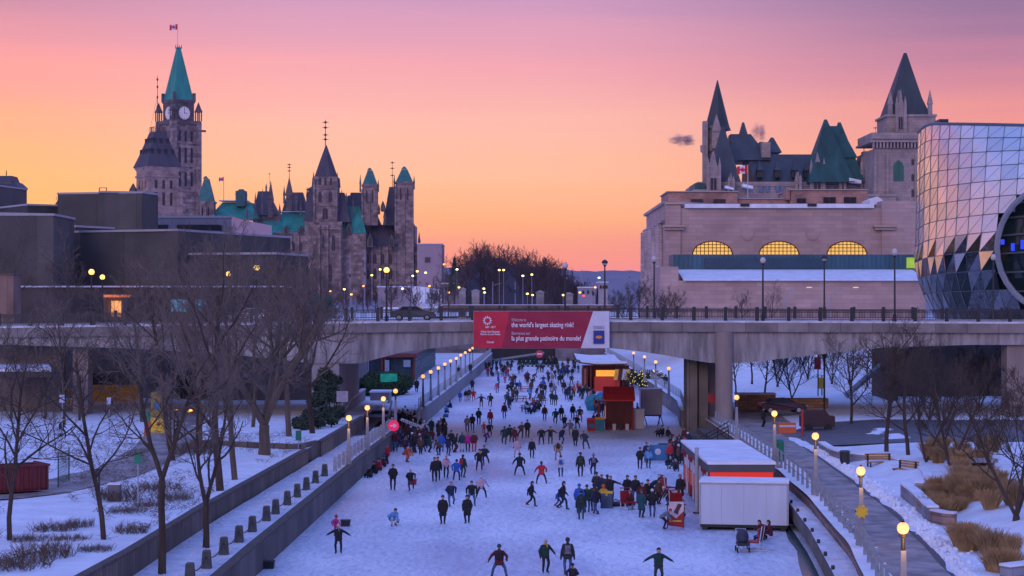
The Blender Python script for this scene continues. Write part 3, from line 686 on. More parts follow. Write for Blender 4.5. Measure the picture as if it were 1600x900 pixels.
# ---- clock tower
k = 880/F; cxp = 279; TZ = lambda py: WZ(py, 880)-9.2
PT = empty('clock_tower', 'tall stone clock tower with green pointed copper roof, far left', 'tower', (WX(cxp, 880), 880, 9.2), R(40))
s = 13.2
b = MB(); b.box(-s/2, s/2, -s/2, s/2, 0, TZ(196))
for sx in (-1,1):
    for sy in (-1,1): b.box(sx*s/2-1.3, sx*s/2+1.3, sy*s/2-1.3, sy*s/2+1.3, 0, TZ(192))
for py in (300, 262, 226): b.box(-s/2-.5, s/2+.5, -s/2-.5, s/2+.5, TZ(py), TZ(py)+1.0)
b.build('shaft', GOTH, PT)
b = MB()
for face in range(2):
    for q in (-3.2, 0, 3.2):
        for (ya, yb_) in ((206,222),(232,256),(270,292)):
            lo, hi = TZ(yb_), TZ(ya)
            if face == 0: b.box(q-.6, q+.6, -s/2-.08, -s/2+.3, lo, hi)
            else: b.box(-s/2-.08, -s/2+.3, q-.6, q+.6, lo, hi)
b.build('lancet_openings', DARK, PT)
b = MB(); b.box(-s/2-1.2, s/2+1.2, -s/2-1.2, s/2+1.2, TZ(196)+.01, TZ(190)); b.build('gallery', GOTHD, PT)
c = 10.6
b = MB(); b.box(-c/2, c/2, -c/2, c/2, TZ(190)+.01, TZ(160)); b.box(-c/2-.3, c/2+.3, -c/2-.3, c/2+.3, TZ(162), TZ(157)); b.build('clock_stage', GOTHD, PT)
for face in range(2):
    b = MB(); M = Matrix.Translation((0, -c/2-.05, TZ(178))) @ Matrix.Rotation(R(90), 4, 'X')
    if face: M = Matrix.Rotation(R(-90), 4, 'Z') @ M
    b.T = M; b.rings([(3.1,-.1),(3.1,.12)], 28); cf = b.build('clock_face', mat('clock_dial', (.62,.55,.62), .5, .06, 1, emit=(.9,.75,.8), estr=.12), PT)
    b = MB(); b.T = M; b.box(-.12,.12,-.3,2.3,.14,.2); b.box(-.13,1.5,-.12,.12,.14,.2)
    for q in range(12):
        a = q*math.pi/6; b.tube((2.4*math.cos(a), 2.4*math.sin(a), .16), (2.9*math.cos(a), 2.9*math.sin(a), .16), .1, None, 4)
    b.rings([(3.1,.1),(3.3,.1),(3.3,.25),(3.1,.25)], 28, cap=False); b.build('clock_hands', BLACK, cf)
b = MB(); b.frus(0,0,TZ(157)+.01,c+.2,c+.2,TZ(150),c-1,c-1); b.frus(0,0,TZ(150),c-1,c-1,TZ(76),1.6,1.6); b.box(-1.2,1.2,-1.2,1.2,TZ(76),TZ(74)); b.build('copper_roof', TEAL, PT)
b = MB()
for sx in (-1,1):
    for sy in (-1,1): b.box(sx*c/2-.6, sx*c/2+.6, sy*c/2-.6, sy*c/2+.6, TZ(160), TZ(146)); b.box(sx*1-.1, sx*1+.1, sy*1-.1, sy*1+.1, TZ(76), TZ(70))
b.build('roof_corner', GOTHD, PT)
for sx in (-1,1):
    for sy in (-1,1):
        b = MB(); X, Yy = sx*(s/2+.2), sy*(s/2+.2)
        for dx, dy in ((-1,-1),(1,-1),(1,1),(-1,1)): b.box(X+dx-.22, X+dx+.22, Yy+dy-.22, Yy+dy+.22, TZ(190), TZ(176))
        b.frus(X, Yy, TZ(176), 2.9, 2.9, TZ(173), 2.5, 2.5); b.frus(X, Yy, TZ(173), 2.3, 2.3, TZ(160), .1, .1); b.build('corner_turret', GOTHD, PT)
b = MB(); b.box(s/2, s/2+4.2, -s/2-.4, -s/2+.4, TZ(206), TZ(203)); b.build('gargoyle', GOTHD, PT)
flag('flag', 'small red and white flag flying on top of the green clock tower', 277.5, 75, 37, 880, 3.8, 2.6)
# ---- stone tower with dark mansard in front of it
OT = empty('stone_tower', 'square stone tower with flared dark mansard roof in front of the clock tower', 'tower', (WX(246, 700), 700, 9.2), R(33))
Z7 = lambda py: WZ(py, 700)-9.2; s = 12.0
b = MB(); b.box(-s/2, s/2, -s/2, s/2, 0, Z7(266)); b.box(-s/2-.4, s/2+.4, -s/2-.4, s/2+.4, Z7(278), Z7(275))
b.frus(0,0,Z7(268),s,s,Z7(262),s+1.6,s+1.6)
for sx in (-1,1):
    for sy in (-1,1): b.box(sx*s/2-1.1, sx*s/2+1.1, sy*s/2-1.1, sy*s/2+1.1, 0, Z7(300))
b.build('body', stone('pinkish_sandstone', (.33,.235,.215), 1.2, .6, .2, .6), OT)
b = MB(); b.frus(0,0,Z7(262)+.01,s+2.0,s+2.0,Z7(246),s-1,s-1); b.frus(0,0,Z7(246),s-1,s-1,Z7(207),4.6,4.6); b.build('mansard_roof', ROOFP, OT)
b = MB()
for face in range(2):
    for (py, nn, hw) in ((238,4,4.1),(221,3,2.6)):
        for q in range(nn):
            x = lerp(-hw, hw, q/(nn-1)); t = (py-207)/39; off = lerp(2.3, (s-1)/2, t)
            if face == 0: b.box(x-.55, x+.55, -off-.35, -off+.8, Z7(py+4), Z7(py-4))
            else: b.box(-off-.35, -off+.8, x-.55, x+.55, Z7(py+4), Z7(py-4))
b.build('dormer_openings', DARK, OT)
b = MB()
for face in range(2):
    for q in (-3,0,3):
        for (ya, yb_) in ((283,296),(302,322)):
            if face == 0: b.box(q-.5, q+.5, -s/2-.1, -s/2+.2, Z7(yb_), Z7(ya))
            else: b.box(-s/2-.1, -s/2+.2, q-.5, q+.5, Z7(yb_), Z7(ya))
b.build('narrow_windows', GLS, OT)
b = MB(); x0 = 0
for a_, c_ in (((-2.2,-2.2),(2.2,-2.2)),((2.2,-2.2),(2.2,2.2)),((2.2,2.2),(-2.2,2.2)),((-2.2,2.2),(-2.2,-2.2))):
    for hh in (.3, 1.9): b.tube((*a_, Z7(207)+hh), (*c_, Z7(207)+hh), .09, None, 4)
    for q in range(7): b.tube((lerp(a_[0],c_[0],q/6), lerp(a_[1],c_[1],q/6), Z7(207)), (lerp(a_[0],c_[0],q/6), lerp(a_[1],c_[1],q/6), Z7(207)+2), .07, None, 4)
b.tube((0,0,Z7(207)), (0,0,Z7(118)), .20, .08, 5)
for t in (.45,.62,.8,.93): z = lerp(Z7(207), Z7(118), t); b.rings([(.05,z-.7),(.45,z),(.05,z+.7)], 6)
b.tube((0,0,Z7(150)), (-3.2,0,Z7(207)), .06, None, 3); b.build('iron_cresting', mat('rust_iron', (.10,.05,.04), .8), OT)

# ---- parliament east side, many roofs (Y=760)
Y = 760
EB = bld('parliament_building', 'long gothic parliament block with many spires and green copper roofs, left of centre', 'building', Y, 540)
b = MB(); pb(b, 430, 500, 364, 470, Y, 26); pb(b, 500, 655, 380, 470, Y+6, 22); pb(b, 560, 648, 352, 392, Y+14, 20); pb(b, 395, 470, 335, 372, Y+16, 18); pb(b, 530, 580, 345, 384, Y+10, 12); pb(b, 531, 572, 363, 470, Y+.5, 18)
for x in list(range(432, 500, 11)): pb(b, x, x+2.4, 366, 470, Y-.9, 1.2)
for x in list(range(556, 655, 12)): pb(b, x, x+2.6, 384, 470, Y+5, 1.2)
pb(b, 428, 502, 363, 365.5, Y-.6, 3); b.build('wall', GOTH, EB, world=True)
b = MB(); pb(b, 490, 527, 276, 348, Y-3, 11); pb(b, 498, 534, 346, 470, Y-4, 15); pb(b, 476, 498.2, 346, 470, Y-1.5, 12)
for x in (498, 511, 531): pb(b, x-1.5, x+2, 352, 470, Y-5.2, 2)
for x in (490, 524.5): pb(b, x-1, x+2.4, 280, 346, Y-3.8, 1.2)
for yy in (294, 320): pb(b, 489, 528, yy, yy+1.6, Y-3.5, 1.2)
for yy in (356, 400): pb(b, 496.5, 535.5, yy, yy+2.2, Y-4.7, 1.5)
b.build('spire_tower', GOTH, EB, world=True)
b = MB(); xc = WX(508.5, Y); b.rings([(6.2,WZ(292,Y)),(5.9,WZ(278,Y)),(5.0,WZ(276,Y)),(2.6,WZ(250,Y)),(.25,WZ(226,Y))], 8, cx=xc, cy=Y+3, ph=R(22.5)); b.build('spire', ROOFP, EB, world=True)
b = MB(); mast(b, 508.5, 228, 187, Y+3, .2, balls=(.25,.42,.7,.9)); mast(b, 452, 278, 256, Y+10, .14); mast(b, 613, 296, 252, Y+10, .14); mast(b, 421, 288, 270, Y+12, .08, balls=(.9,)); b.build('finial', mat('finial_iron', (.10,.055,.05), .7), EB, world=True)
for (px, yb, yt, wp) in ((490,296,268,3.2),(527,296,268,3.2),(480,320,292,3),(534,320,296,3),(423,340,282,8),(452,330,276,10),(541,330,300,4),(437,345,318,4),(463,330,300,4),(399,338,300,3),(410,334,294,3),(416,300,286,2.5),(444,318,290,3),(470,338,312,3),(386,342,318,2.5),(552,338,304,2.5),(563,300,272,2.5),(591,300,280,2.5),(616,296,272,2.5),(647,296,274,2.5),(560,384,356,4),(630,386,358,4),(655,392,362,4),(498,345,322,3),(536,352,330,3),(592,335,318,4),(601,352,326,4)):
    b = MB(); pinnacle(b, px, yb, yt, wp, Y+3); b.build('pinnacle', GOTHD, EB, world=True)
b = MB(); roofp(b, 395,431,336,399,415,297,Y+14,18,td=2); roofp(b, 440,478,332,446,470,299,Y+10,16,td=2); roofp(b, 478,500,296,486,496,290,Y+8,10,td=2); roofp(b, 474,500,347,480,496,296,Y-1,12,td=3); roofp(b, 524,548,347,527,536,300,Y-1,12,td=3); roofp(b, 540,592,350,545,571,299,Y+8,20,td=3); roofp(b, 598,645,352,606,624,290,Y+6,20,td=3)
roofp(b, 536,560,330,541,549,304,Y+12,16,td=3); roofp(b, 560,628,384,566,606,350,Y+5,18,td=3); b.build('slate_roof', ROOFP, EB, world=True)
b = MB(); roofp(b, 425,501,364,436,489,331,Y-.5,26,td=8); roofp(b, 400,440,366,407,432,344,Y+2,26,td=8); roofp(b, 531,572,364,534,560,321,Y,20,td=6); roofp(b, 326,402,340,342,386,314,Y+4,30,td=10); b.build('green_copper_roof', TEAL, EB, world=True)
b = MB(); pb(b, 437,488,330,331.4,Y+8,8); pb(b, 342,386,312.6,314,Y+12,9); b.build('roof_snow', SNOW, EB, world=True)
b = MB(); pb(b, 426,430,363,364.2,Y-1,3); pb(b,368,383,298,322,Y+8,6); roofp(b, 367,384,304,372,379,295,Y+8,6,td=1); b.build('roof_lantern', mat('copper_dark', (.02,.10,.10), .6, .4, .5), EB, world=True)
for (x0, x1, yc, yt, ytop, nm) in ((566,589,292,278,262,'a'),(618,645,288,283,260,'b'),(309,333,318,294,275,'c')):
    b = MB(); pb(b, x0, x1, yc-4, 470 if nm == 'b' else 352, Y+4, 7); pb(b, x0-1.2, x1+1.2, yc-4, yc-1, Y+3.6, 7.8); 
    for q in range(3): pb(b, lerp(x0,x1,q/2)-1.3, lerp(x0,x1,q/2)+1.3, yc+3, 470 if nm == 'b' else 352, Y+3.4, 1)
    b.build('vent_tower', GOTH, EB, world=True)
    b = MB(); roofp(b, x0+.5, x1-.5, yc-4.1, lerp(x0,x1,.33), lerp(x0,x1,.67), ytop+4, Y+4.3, 6.4, td=1.6); roofp(b, lerp(x0,x1,.33), lerp(x0,x1,.67), ytop+4, lerp(x0,x1,.45), lerp(x0,x1,.55), ytop, Y+6.6, 1.6, td=.4); b.build('copper_cap', mat('cap_copper', (.02,.15,.14), .6, .4, .4), EB, world=True)
    windows(EB, [(lerp(x0,x1,t), yc+4, yc+24, 2.6) for t in (.3,.7)], Y+3.95)
windows(EB, [(x, 378, 392, 3.6) for x in range(437, 500, 11)]+[(x, 405, 425, 4.2) for x in range(437, 500, 11)], Y-.03)
windows(EB, [(x, 396, 412, 4.6) for x in range(562, 655, 12)]+[(x, 418, 436, 4.6) for x in range(562, 655, 12)], Y+5.95)
windows(EB, [(505,366,388,3.4),(521,366,392,5),(516,410,440,5)], Y-4.05)
windows(EB, [(500,298,316,5),(516,298,316,5),(508,324,342,8)], Y-3.05)
windows(EB, [(500,277,289,3.4),(508.5,277,289,3.4),(517,277,289,3.4)], Y-3.05)
# gabled dormers
b = MB()
for (px, yb, yt, wp) in ((470,366,352,9),(447,366,352,9),(545,366,348,9),(578,386,364,9),(612,386,366,8),(598,330,314,6)):
    x = WX(px, Y); h = wp*Y/F/2; b.prism([(x-h, WZ(yb,Y)), (x+h, WZ(yb,Y)), (x+h, WZ(lerp(yb,yt,.5),Y)), (x, WZ(yt,Y)), (x-h, WZ(lerp(yb,yt,.5),Y))], 'y', Y-.8, Y+5)
b.build('gable_dormer', GOTHD, EB, world=True)
for i, (px, yt, yb, wp) in enumerate([(470,356,364,4),(447,356,364,4),(545,353,363,4),(578,370,384,4),(612,372,384,4)]): windows(EB, [(px, yt, yb, wp)], Y-.85)
b = MB()
for (x0, x1, yt, yb) in ((372,398,297,336),): pass
flag('flag', 'tiny dark flag on a pole over the green copper roof', 349.5, 314, 276, 770, 2.0, 1.6)
TE = bld('slate_annex', 'low spiky roofed turret peeking over the concrete blocks, far left', 'building', 700, 206)
b = MB(); pb(b, 202, 211, 296, 330, 700, 4); roofp(b, 202,211,296,206,207,286,700,4,td=.3); b.build('turret', GOTHD, TE, world=True)
r = bld('mansard_pavilion', 'dark mansard pavilion rising behind the leftmost concrete block', 'building', 520, 10)
b = MB(); pb(b, -30, 18, 283, 330, 520, 10); b.build('body', GOTHD, r, world=True)
b = MB(); roofp(b, -30, 27, 291, -24, 20, 283, 519, 12, td=8); roofp(b, -24, 18, 283, -20, 16, 274, 520, 9, td=6); mast(b, 10, 274, 266, 524, .2, balls=()); b.build('mansard', SLATE, r, world=True)
r = bld('mansard_pavilion', 'small mansard with iron cresting showing above the ribbed concrete block', 'building', 560, 97)
b = MB(); pb(b, 88, 107, 318, 340, 560, 8); roofp(b, 86,109,319,89,106,311,560,8,td=5)
for q in (88,97,106): mast(b, q, 312, 307, 563, .1, balls=())
b.build('mansard', SLATE, r, world=True)
r = bld('concrete_block', 'plain pinkish concrete block at the right end of the gothic buildings', 'building', 620, 671)
b = MB(); pb(b, 652, 690, 381, 450, 620, 26); b.build('wall', mat('pink_concrete', (.34,.25,.28), .85, .1, .2), r, world=True)
b = MB(); pb(b, 664, 672, 402, 410, 619.7, 1); b.build('roof_vent', GOTHD, r, world=True); b = MB(); pb(b, 651.5, 690.5, 380, 381.5, 619.6, 27); b.build('coping', SNOWR, r, world=True)

# ---- concrete arts centre (left)
COP = mat('pale_coping', (.38,.36,.38), .8, .1, 1)
def block(x0, x1, y0, y1, yb, Y, d, m, cop, par, skew=0, name='wall_block'):
    """top row y0 at left, y1 at right: right end nearer/farther by perspective"""
    zt = WZ(y0, Y); Y2 = (zt-CH)*F/(HZ-y1) if abs(y0-y1) > .1 else Y
    A = Vector((WX(x0, Y), Y)); B = Vector((WX(x1, Y2), Y2)); d_ = (B-A).normalized(); n_ = Vector((-d_.y, d_.x))
    pts = [A, B, B+n_*d, A+n_*d]
    b = MB(); b.prism([tuple(p) for p in pts], 'z', 8, zt); b.build(name, m, par, world=True)
    if cop:
        c_ = (pts[0]+pts[2])/2; q = [tuple(c_+(p-c_)*1.004+ (p-c_).normalized()*.12) for p in pts]
        b = MB(); b.prism(q, 'z', zt+.002, zt+.28); b.build('coping', cop, par, world=True)
AC = bld('arts_centre', 'windowless dark grey concrete arts centre of stacked blocks, left', 'building', 250, 250)
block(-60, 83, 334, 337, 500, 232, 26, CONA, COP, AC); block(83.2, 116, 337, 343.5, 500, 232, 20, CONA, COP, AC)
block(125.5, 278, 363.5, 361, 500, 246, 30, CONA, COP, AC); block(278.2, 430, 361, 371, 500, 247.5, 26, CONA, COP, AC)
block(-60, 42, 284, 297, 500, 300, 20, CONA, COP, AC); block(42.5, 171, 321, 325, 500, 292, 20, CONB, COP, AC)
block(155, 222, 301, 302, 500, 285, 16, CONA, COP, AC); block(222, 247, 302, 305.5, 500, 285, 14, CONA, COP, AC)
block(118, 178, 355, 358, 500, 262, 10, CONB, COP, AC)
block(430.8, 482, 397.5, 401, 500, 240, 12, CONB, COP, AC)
b = MB(); pb(b, 113, 126, 352, 500, 263, 4); b.build('recess', DARK, AC, world=True)
b = MB()
for (x0,x1,y0) in ((155,166,293),): 
    for q in (0,1): pb(b, lerp(x0,x1,q)-.4, lerp(x0,x1,q)+.4, y0, 301, 290, .3)
    pb(b, x0, x1, y0, y0+.8, 290, .3)
b.build('roof_rail', BLACK, AC, world=True)
OG = bld('office_annex', 'low blue glazed office with pink lit end wall behind the concrete block', 'building', 330, 300)
b = MB(); pb(b, 196, 362, 338, 372, 330, 20); b.build('glazed_wall', mat('blue_glass_wall', (.08,.12,.22), .3, .25, .4), OG, world=True)
b = MB(); 
for x in range(196, 362, 14): pb(b, x, x+.7, 341, 358, 329.8, .3)
pb(b, 196, 362, 337, 340.5, 329.7, .6); b.build('mullion', mat('blue_grey_metal', (.16,.19,.28), .5), OG, world=True)
b = MB(); pb(b, 228, 262, 351, 360, 329.6, .3); pb(b, 276, 346, 351, 360, 329.6, .3); b.build('window_strip', GLS, OG, world=True)
b = MB(); b.prism([(WX(362,330),330),(WX(400,345),345),(WX(400,345)+1,360),(WX(362,330),350)], 'z', 20, WZ(342,330)); b.build('end_wall', mat('peach_panel', (.70,.45,.42), .6, .08, .5), OG, world=True)
b = MB(); pb(b, 195, 232, 340, 364, 320, .5)
b = MB()
for q in range(6): pb(b, lerp(222,246,q/5)-.4, lerp(222,246,q/5)+.4, 329, 338, 322, .3)
pb(b, 222, 246, 329, 330, 322, .3); b.build('roof_screen', GALV, OG, world=True)
b = MB(); pb(b, 191, 195, 337, 360, 300, 2); b.build('vent_pipe', mat('bright_metal', (.5,.52,.6), .3, .05, 1, metal=.6), OG, world=True)
# podium wall along the street, with snow cap, entrance and posters
PW = bld('podium_wall', 'long brown grey podium wall with snowy cap behind the bridge, left', 'wall', 215, 220)
b = MB(); pb(b, -60, 445, 449, 520, 218, 10); b.build('wall_body', stone('podium_stone', (.085,.07,.066), 3, 20, .12, .6), PW, world=True)
b = MB(); pb(b, -60, 445, 446.5, 448.9, 217.7, 10.6); b.build('snow_cap', SNOWR, PW, world=True)
b = MB(); pb(b, 226, 238, 451, 500, 217.6, .5); b.build('doorway', DARK, PW, world=True)
r = bld('entrance_kiosk', 'small glowing orange lit entrance kiosk left on the street behind the bridge', 'kiosk', 214, 178)
b = MB(); pb(b, 162, 165, 463, 500, 214, 2); pb(b, 190, 193, 463, 500, 214, 2); pb(b, 162, 193, 463, 500, 216.5, 1); b.build('frame', CONCD, r, world=True)
b = MB(); pb(b, 160.5, 194.5, 460.5, 464.5, 213, 4); b.build('canopy', mat('glow_canopy', (.5,.15,.06), .6, .2, 1, emit=(1,.25,.08), estr=.55), r, world=True)
b = MB(); pb(b, 174, 188, 470, 495, 215.9, .5); b.build('lit_door', mat('lit_door', (.8,.4,.2), .5, .5, 1.5, emit=(1,.42,.14), estr=1.0), r, world=True)
for (x0, x1, c, lb) in ((268,299,(.07,.28,.42),'pale blue illuminated poster board, left one of two behind the trees'),(306,320,(.03,.33,.55),'narrow bright blue poster board, right one of two behind the trees')):
    r = bld('poster_board', lb, 'poster', 212, (x0+x1)/2, group='poster boards behind the bridge'); b = MB(); pb(b, x0, x1, 469, 487, 212, .3); b.build('poster', mat('poster_%d' % x0, c, .4, .4, .8, emit=c, estr=.4), r, world=True)
    b = MB(); pb(b, x0-1, x1+1, 468, 488, 212.31, .15); pb(b, x0+2, x0+3, 488, 505, 212.1, .15); pb(b, x1-3, x1-2, 488, 505, 212.1, .15); b.build('frame', GALV, r, world=True)
r = bld('stone_pylon', 'tall brown stone pylon at the far left edge above the bridge', 'wall', 200, 5); b = MB(); pb(b, -30, 21, 429, 510, 200, 3); b.build('slab', stone('pylon_stone', (.26,.17,.14), 1.3, 9, .2, .6), r, world=True); b = MB(); pb(b, -31, 22, 427.5, 428.9, 199.8, 3.4); b.build('cap', CONCD, r, world=True)
r = bld('tree_planter', 'hedge box', 'x', 200, 35); bpy.data.objects.remove(r)
r = empty('snowy_canopy', 'flat snow topped canopy under the bridge at the far left', 'canopy', (WX(30, 160), 160, 2.3))
b = MB(); b.prism([(WX(-20,160),160),(WX(81,160),160),(WX(74,178),178),(WX(-20,178),178)], 'z', 6.9, 7.15); b.build('snow', SNOWR, r, world=True)
b = MB(); b.prism([(WX(-20,160),160.1),(WX(80,160),160.1),(WX(73,178),177.8),(WX(-20,178),177.8)], 'z', 6.4, 6.89); b.build('roof_edge', BLACK, r, world=True)
b = MB()
for x in (-38,-41,-44): b.box(x-.1, x+.1, 163, 163.2, 2, 6.4)
b.build('support', BLACK, r, world=True)

# ---- railway station (right, Y=330)
Y = 330
ST = bld('station_building', 'pale pink stone station hall with three glowing arched windows', 'building', Y, 1230)
b = MB(); pb(b, 1063, 1378, 325, 400, Y, 40); b.build('main_wall', PINK, ST, world=True)
b = MB(); pb(b, 1040, 1063.5, 318, 480, Y-.5, 40); pb(b, 1377.5, 1437, 314, 480, Y-.5, 40); b.build('corner_pier', PINK, ST, world=True)
b = MB()
for (x0,x1) in ((1036,1070),(1366,1400)): pb(b, x0, x1, 352, 354.5, Y-1.8, 2.5); pb(b, x0+1.5, x1-1.5, 354.6, 359, Y-1.2, 1.8)
pb(b, 1040, 1068, 316, 319, Y-1, 3); b.build('cornice', mat('warm_cornice', (.5,.36,.30), .8, .1, 1), ST, world=True)
b = MB(); pb(b, 1070, 1366, 318.5, 324.9, Y-.8, 4); b.build('roof_snow', SNOW, ST, world=True)
b = MB()
for x in (1164,1269): pb(b, x-7, x+7, 318, 322.5, Y-1.1, 1)
b.build('snow_gap', DARK, ST, world=True)
b = MB(); pb(b, 1044, 1152, 300, 318.5, Y+14, 16); pb(b, 1235, 1355, 297, 318.5, Y+14, 16); pb(b, 1152, 1236, 311, 318.5, Y+16, 10); pb(b, 1228, 1236, 295, 312, Y+14, 4); b.build('attic_storey', stone('attic_brick', (.42,.24,.20), .8, .3, .15, .7), ST, world=True)
b = MB(); pb(b, 1042, 1154, 298.5, 300, Y+13.6, 16.6); pb(b, 1233, 1357, 295.5, 297, Y+13.6, 16.6); pb(b, 1150, 1236, 309.5, 311, Y+15.6, 10); b.build('attic_coping', COP, ST, world=True)
windows(ST, [(1089,311,317.5,19),(1124,311,317.5,19)], Y+13.9, arch=False, frame=BLACK); windows(ST, [(1252,310,317,14),(1296,308,317,19),(1328,308,317,19)], Y+13.9, arch=False, frame=BLACK)
b = MB(); b.prism([(WX(1366,Y), WZ(318,Y)),(WX(1386,Y),WZ(318,Y)),(WX(1386,Y),WZ(310,Y)),(WX(1378,Y),WZ(305,Y)),(WX(1366,Y),WZ(310,Y))], 'y', Y+4, Y+12); b.build('skylight', SNOW, ST, world=True)
# receding west wing
b = MB()
wing = [(WX(1041,Y), Y+1), (WX(1010,380), 380), (WX(1012,380)+8, 384), (WX(1041,Y)+8, Y+6)]
b.prism(wing, 'z', 9, WZ(330,360)); b.prism([(p[0]-.8, p[1]) for p in wing], 'z', WZ(357,360), WZ(354,360)); b.prism([(p[0]-.6, p[1]) for p in wing], 'z', WZ(331,360)+.01, WZ(327,360)); 
for q in range(5):
    t = (q+.5)/5; x, yy = lerp(wing[0][0], wing[1][0], t), lerp(wing[0][1], wing[1][1], t); b.rings([(.9,9),(.8,WZ(359,360))], 10, cx=x-.7, cy=yy)
b.build('west_wing', stone('wing_stone', (.46,.36,.36), 1.2, .5, .1, .7), ST, world=True)
# lunettes
for cx_ in (1113,1217,1323):
    b = MB(); x, z, rx, rz_ = WX(cx_, Y), WZ(397.5, Y), 31*Y/F, 20.5*Y/F
    pts = [(x+rx*math.cos(t), z+rz_*math.sin(t)) for t in [i*math.pi/24 for i in range(25)]]
    b.prism(pts, 'y', Y-.10, Y+.3); b.build('lunette_window', LIT, ST, world=True)
    b = MB()
    for q in range(1, 10):
        u = -1+q*.2; h = math.sqrt(max(0, 1-u*u)); b.box(x+u*rx-.06, x+u*rx+.06, Y-.2, Y-.12, z, z+rz_*h)
    for v in (.25,.5,.75): h = math.sqrt(1-v*v); b.box(x-rx*h, x+rx*h, Y-.24, Y-.21, z+v*rz_-.06, z+v*rz_+.06)
    for i in range(24):
        p, q = pts[i], pts[i+1]; b.tube((p[0], Y-.2, p[1]), (q[0], Y-.2, q[1]), .14, None, 4)
    b.build('window_grille', mat('bronze_grille', (.10,.03,.015), .6), ST, world=True)
for cx_ in (1168,1270):
    b = MB(); b.T = Matrix.Translation((WX(cx_,Y), Y-.05, WZ(365,Y))) @ Matrix.Rotation(R(90), 4, 'X'); b.rings([(1.15,-.1),(1.15,.12)], 24); b.rings([(.9,.1),(.9,.18)], 24); b.build('roundel', PINK, ST, world=True)
TL = mat('teal_cladding', (.035,.115,.16), .45, .25, .4, streak=True)
TLD = mat('dark_teal_cladding', (.02,.065,.10), .45, .25, .4)
b = MB(); pb(b, 1052, 1428, 397.6, 421, Y-9, 9); 
for x in range(1054, 1427, 7): pb(b, x, x+.5, 398, 420, Y-9.12, .12)
b.build('teal_band', TL, ST, world=True)
b = MB(); pb(b, 1101, 1286, 404, 420, Y-9.4, .35); b.build('teal_panel', TLD, ST, world=True)
b = MB(); b.prism([(Y-9.2, WZ(421,Y-9)), (Y-22, WZ(437,Y-22)), (Y-22, WZ(438.5,Y-22)), (Y-9, WZ(423,Y-9))], 'x', WX(1062,Y-15), WX(1436,Y-15)); b.build('lean_to_snow', SNOW, ST, world=True)
b = MB(); pb(b, 1060, 1446, 438.6, 500, Y-21, 12); b.build('lower_wall', PINK, ST, world=True)
b = MB(); b.prism([(WX(1060,Y-21)-3, Y-21.01), (WX(1060,Y-21), Y-21.01), (WX(1060,Y-21), Y-9), (WX(1060,Y-21)-3, Y-9)], 'z', 9, WZ(420,Y)); b.build('side_bay', PINK, ST, world=True)
r = bld('green_sign_light', 'chartreuse lit wall strip at the right end of the teal band', 'light', Y-10, 1422); b = MB(); pb(b, 1417, 1431, 402, 419, Y-10, .4); b.build('lit_panel', mat('chartreuse', (.4,.6,.05), .5, .5, .5, emit=(.45,.75,.04), estr=.3), r, world=True)
b = MB(); pb(b, 1416, 1432, 401, 402, Y-10.2, .7); b.build('housing', TLD, r, world=True)

# ---- hotel (chateau) Y=480
Y = 480
CHT = bld('chateau_hotel', 'chateau style hotel with steep blue green roofs and stone dormers, right', 'building', Y, 1240)
b = MB(); pb(b, 1090, 1365, 284, 470, Y+4, 34); pb(b, 1362, 1470, 306, 470, Y, 30); pb(b, 1084, 1130, 296, 470, Y+2, 20)
pb(b, 1088, 1364, 289, 291, Y+3.6, 2); b.build('wall', CHT_ := CHAT, CHT, world=True)
b = MB(); pb(b, 1086, 1102, 286, 300, Y+3, 16); roofp(b, 1085,1103,296,1089,1099,286,Y+2.8,16,td=8); b.build('copper_eave', ROOFG, CHT, world=True)
# left tower
b = MB(); xc = WX(1118, Y+20); b.rings([(3.1,9),(3.1,WZ(240,Y+20)),(3.9,WZ(236,Y+20)),(3.9,WZ(226,Y+20)),(3.1,WZ(226,Y+20)),(3.1,WZ(196,Y+20))], 10, cx=xc, cy=Y+22)
pb(b, 1099, 1106, 189, 300, Y+17, 3); pb(b, 1112, 1128, 205, 232, Y+17.5, 3); b.prism([(WX(1112,Y+17),WZ(205,Y+17)),(WX(1128,Y+17),WZ(205,Y+17)),(WX(1120,Y+17),WZ(178,Y+17))], 'y', Y+17.2, Y+19); b.build('left_tower', CHAT, CHT, world=True)
b = MB(); b.rings([(3.7,WZ(203,Y+20)),(3.2,WZ(196,Y+20)),(.12,WZ(124,Y+20))], 8, cx=WX(1121,Y+22), cy=Y+22); b.build('left_spire', mat('dark_spire', (.032,.045,.048), .6, .3, .4, streak=True), CHT, world=True)
# roofs
b = MB(); roofp(b, 1109,1160,292,1132,1136,194,Y+5,14,td=.6); roofp(b, 1180,1352,290,1175,1344,236,Y+6,30,td=8); roofp(b, 1140,1205,250,1146,1178,206,Y+14,18,td=5); roofp(b, 1150,1180,250,1164,1167,188,Y+16,12,td=.6); roofp(b, 1196,1222,238,1209,1213,212,Y+18,12,td=1); roofp(b, 1186,1196,236,1188,1194,221,Y+20,5,td=3); roofp(b, 1345,1366,290,1350,1362,240,Y+12,14,td=5); b.build('slate_roof', ROOFB, CHT, world=True)
b = MB(); roofp(b, 1264,1336,284,1296,1300,182,Y-1,16,td=.6); roofp(b, 1290,1352,284,1319,1323,186,Y,18,td=.6); roofp(b, 1282,1340,246,1302,1318,194,Y+3,14,td=4); b.build('twin_copper_roof', ROOFG, CHT, world=True)
b = MB()
for (x0, x1, yt) in ((1190,1204,222),(1352,1360,236)): pb(b, x0, x1, yt, 246, Y+14, 4)
b.build('chimney', CHAT, CHT, world=True)
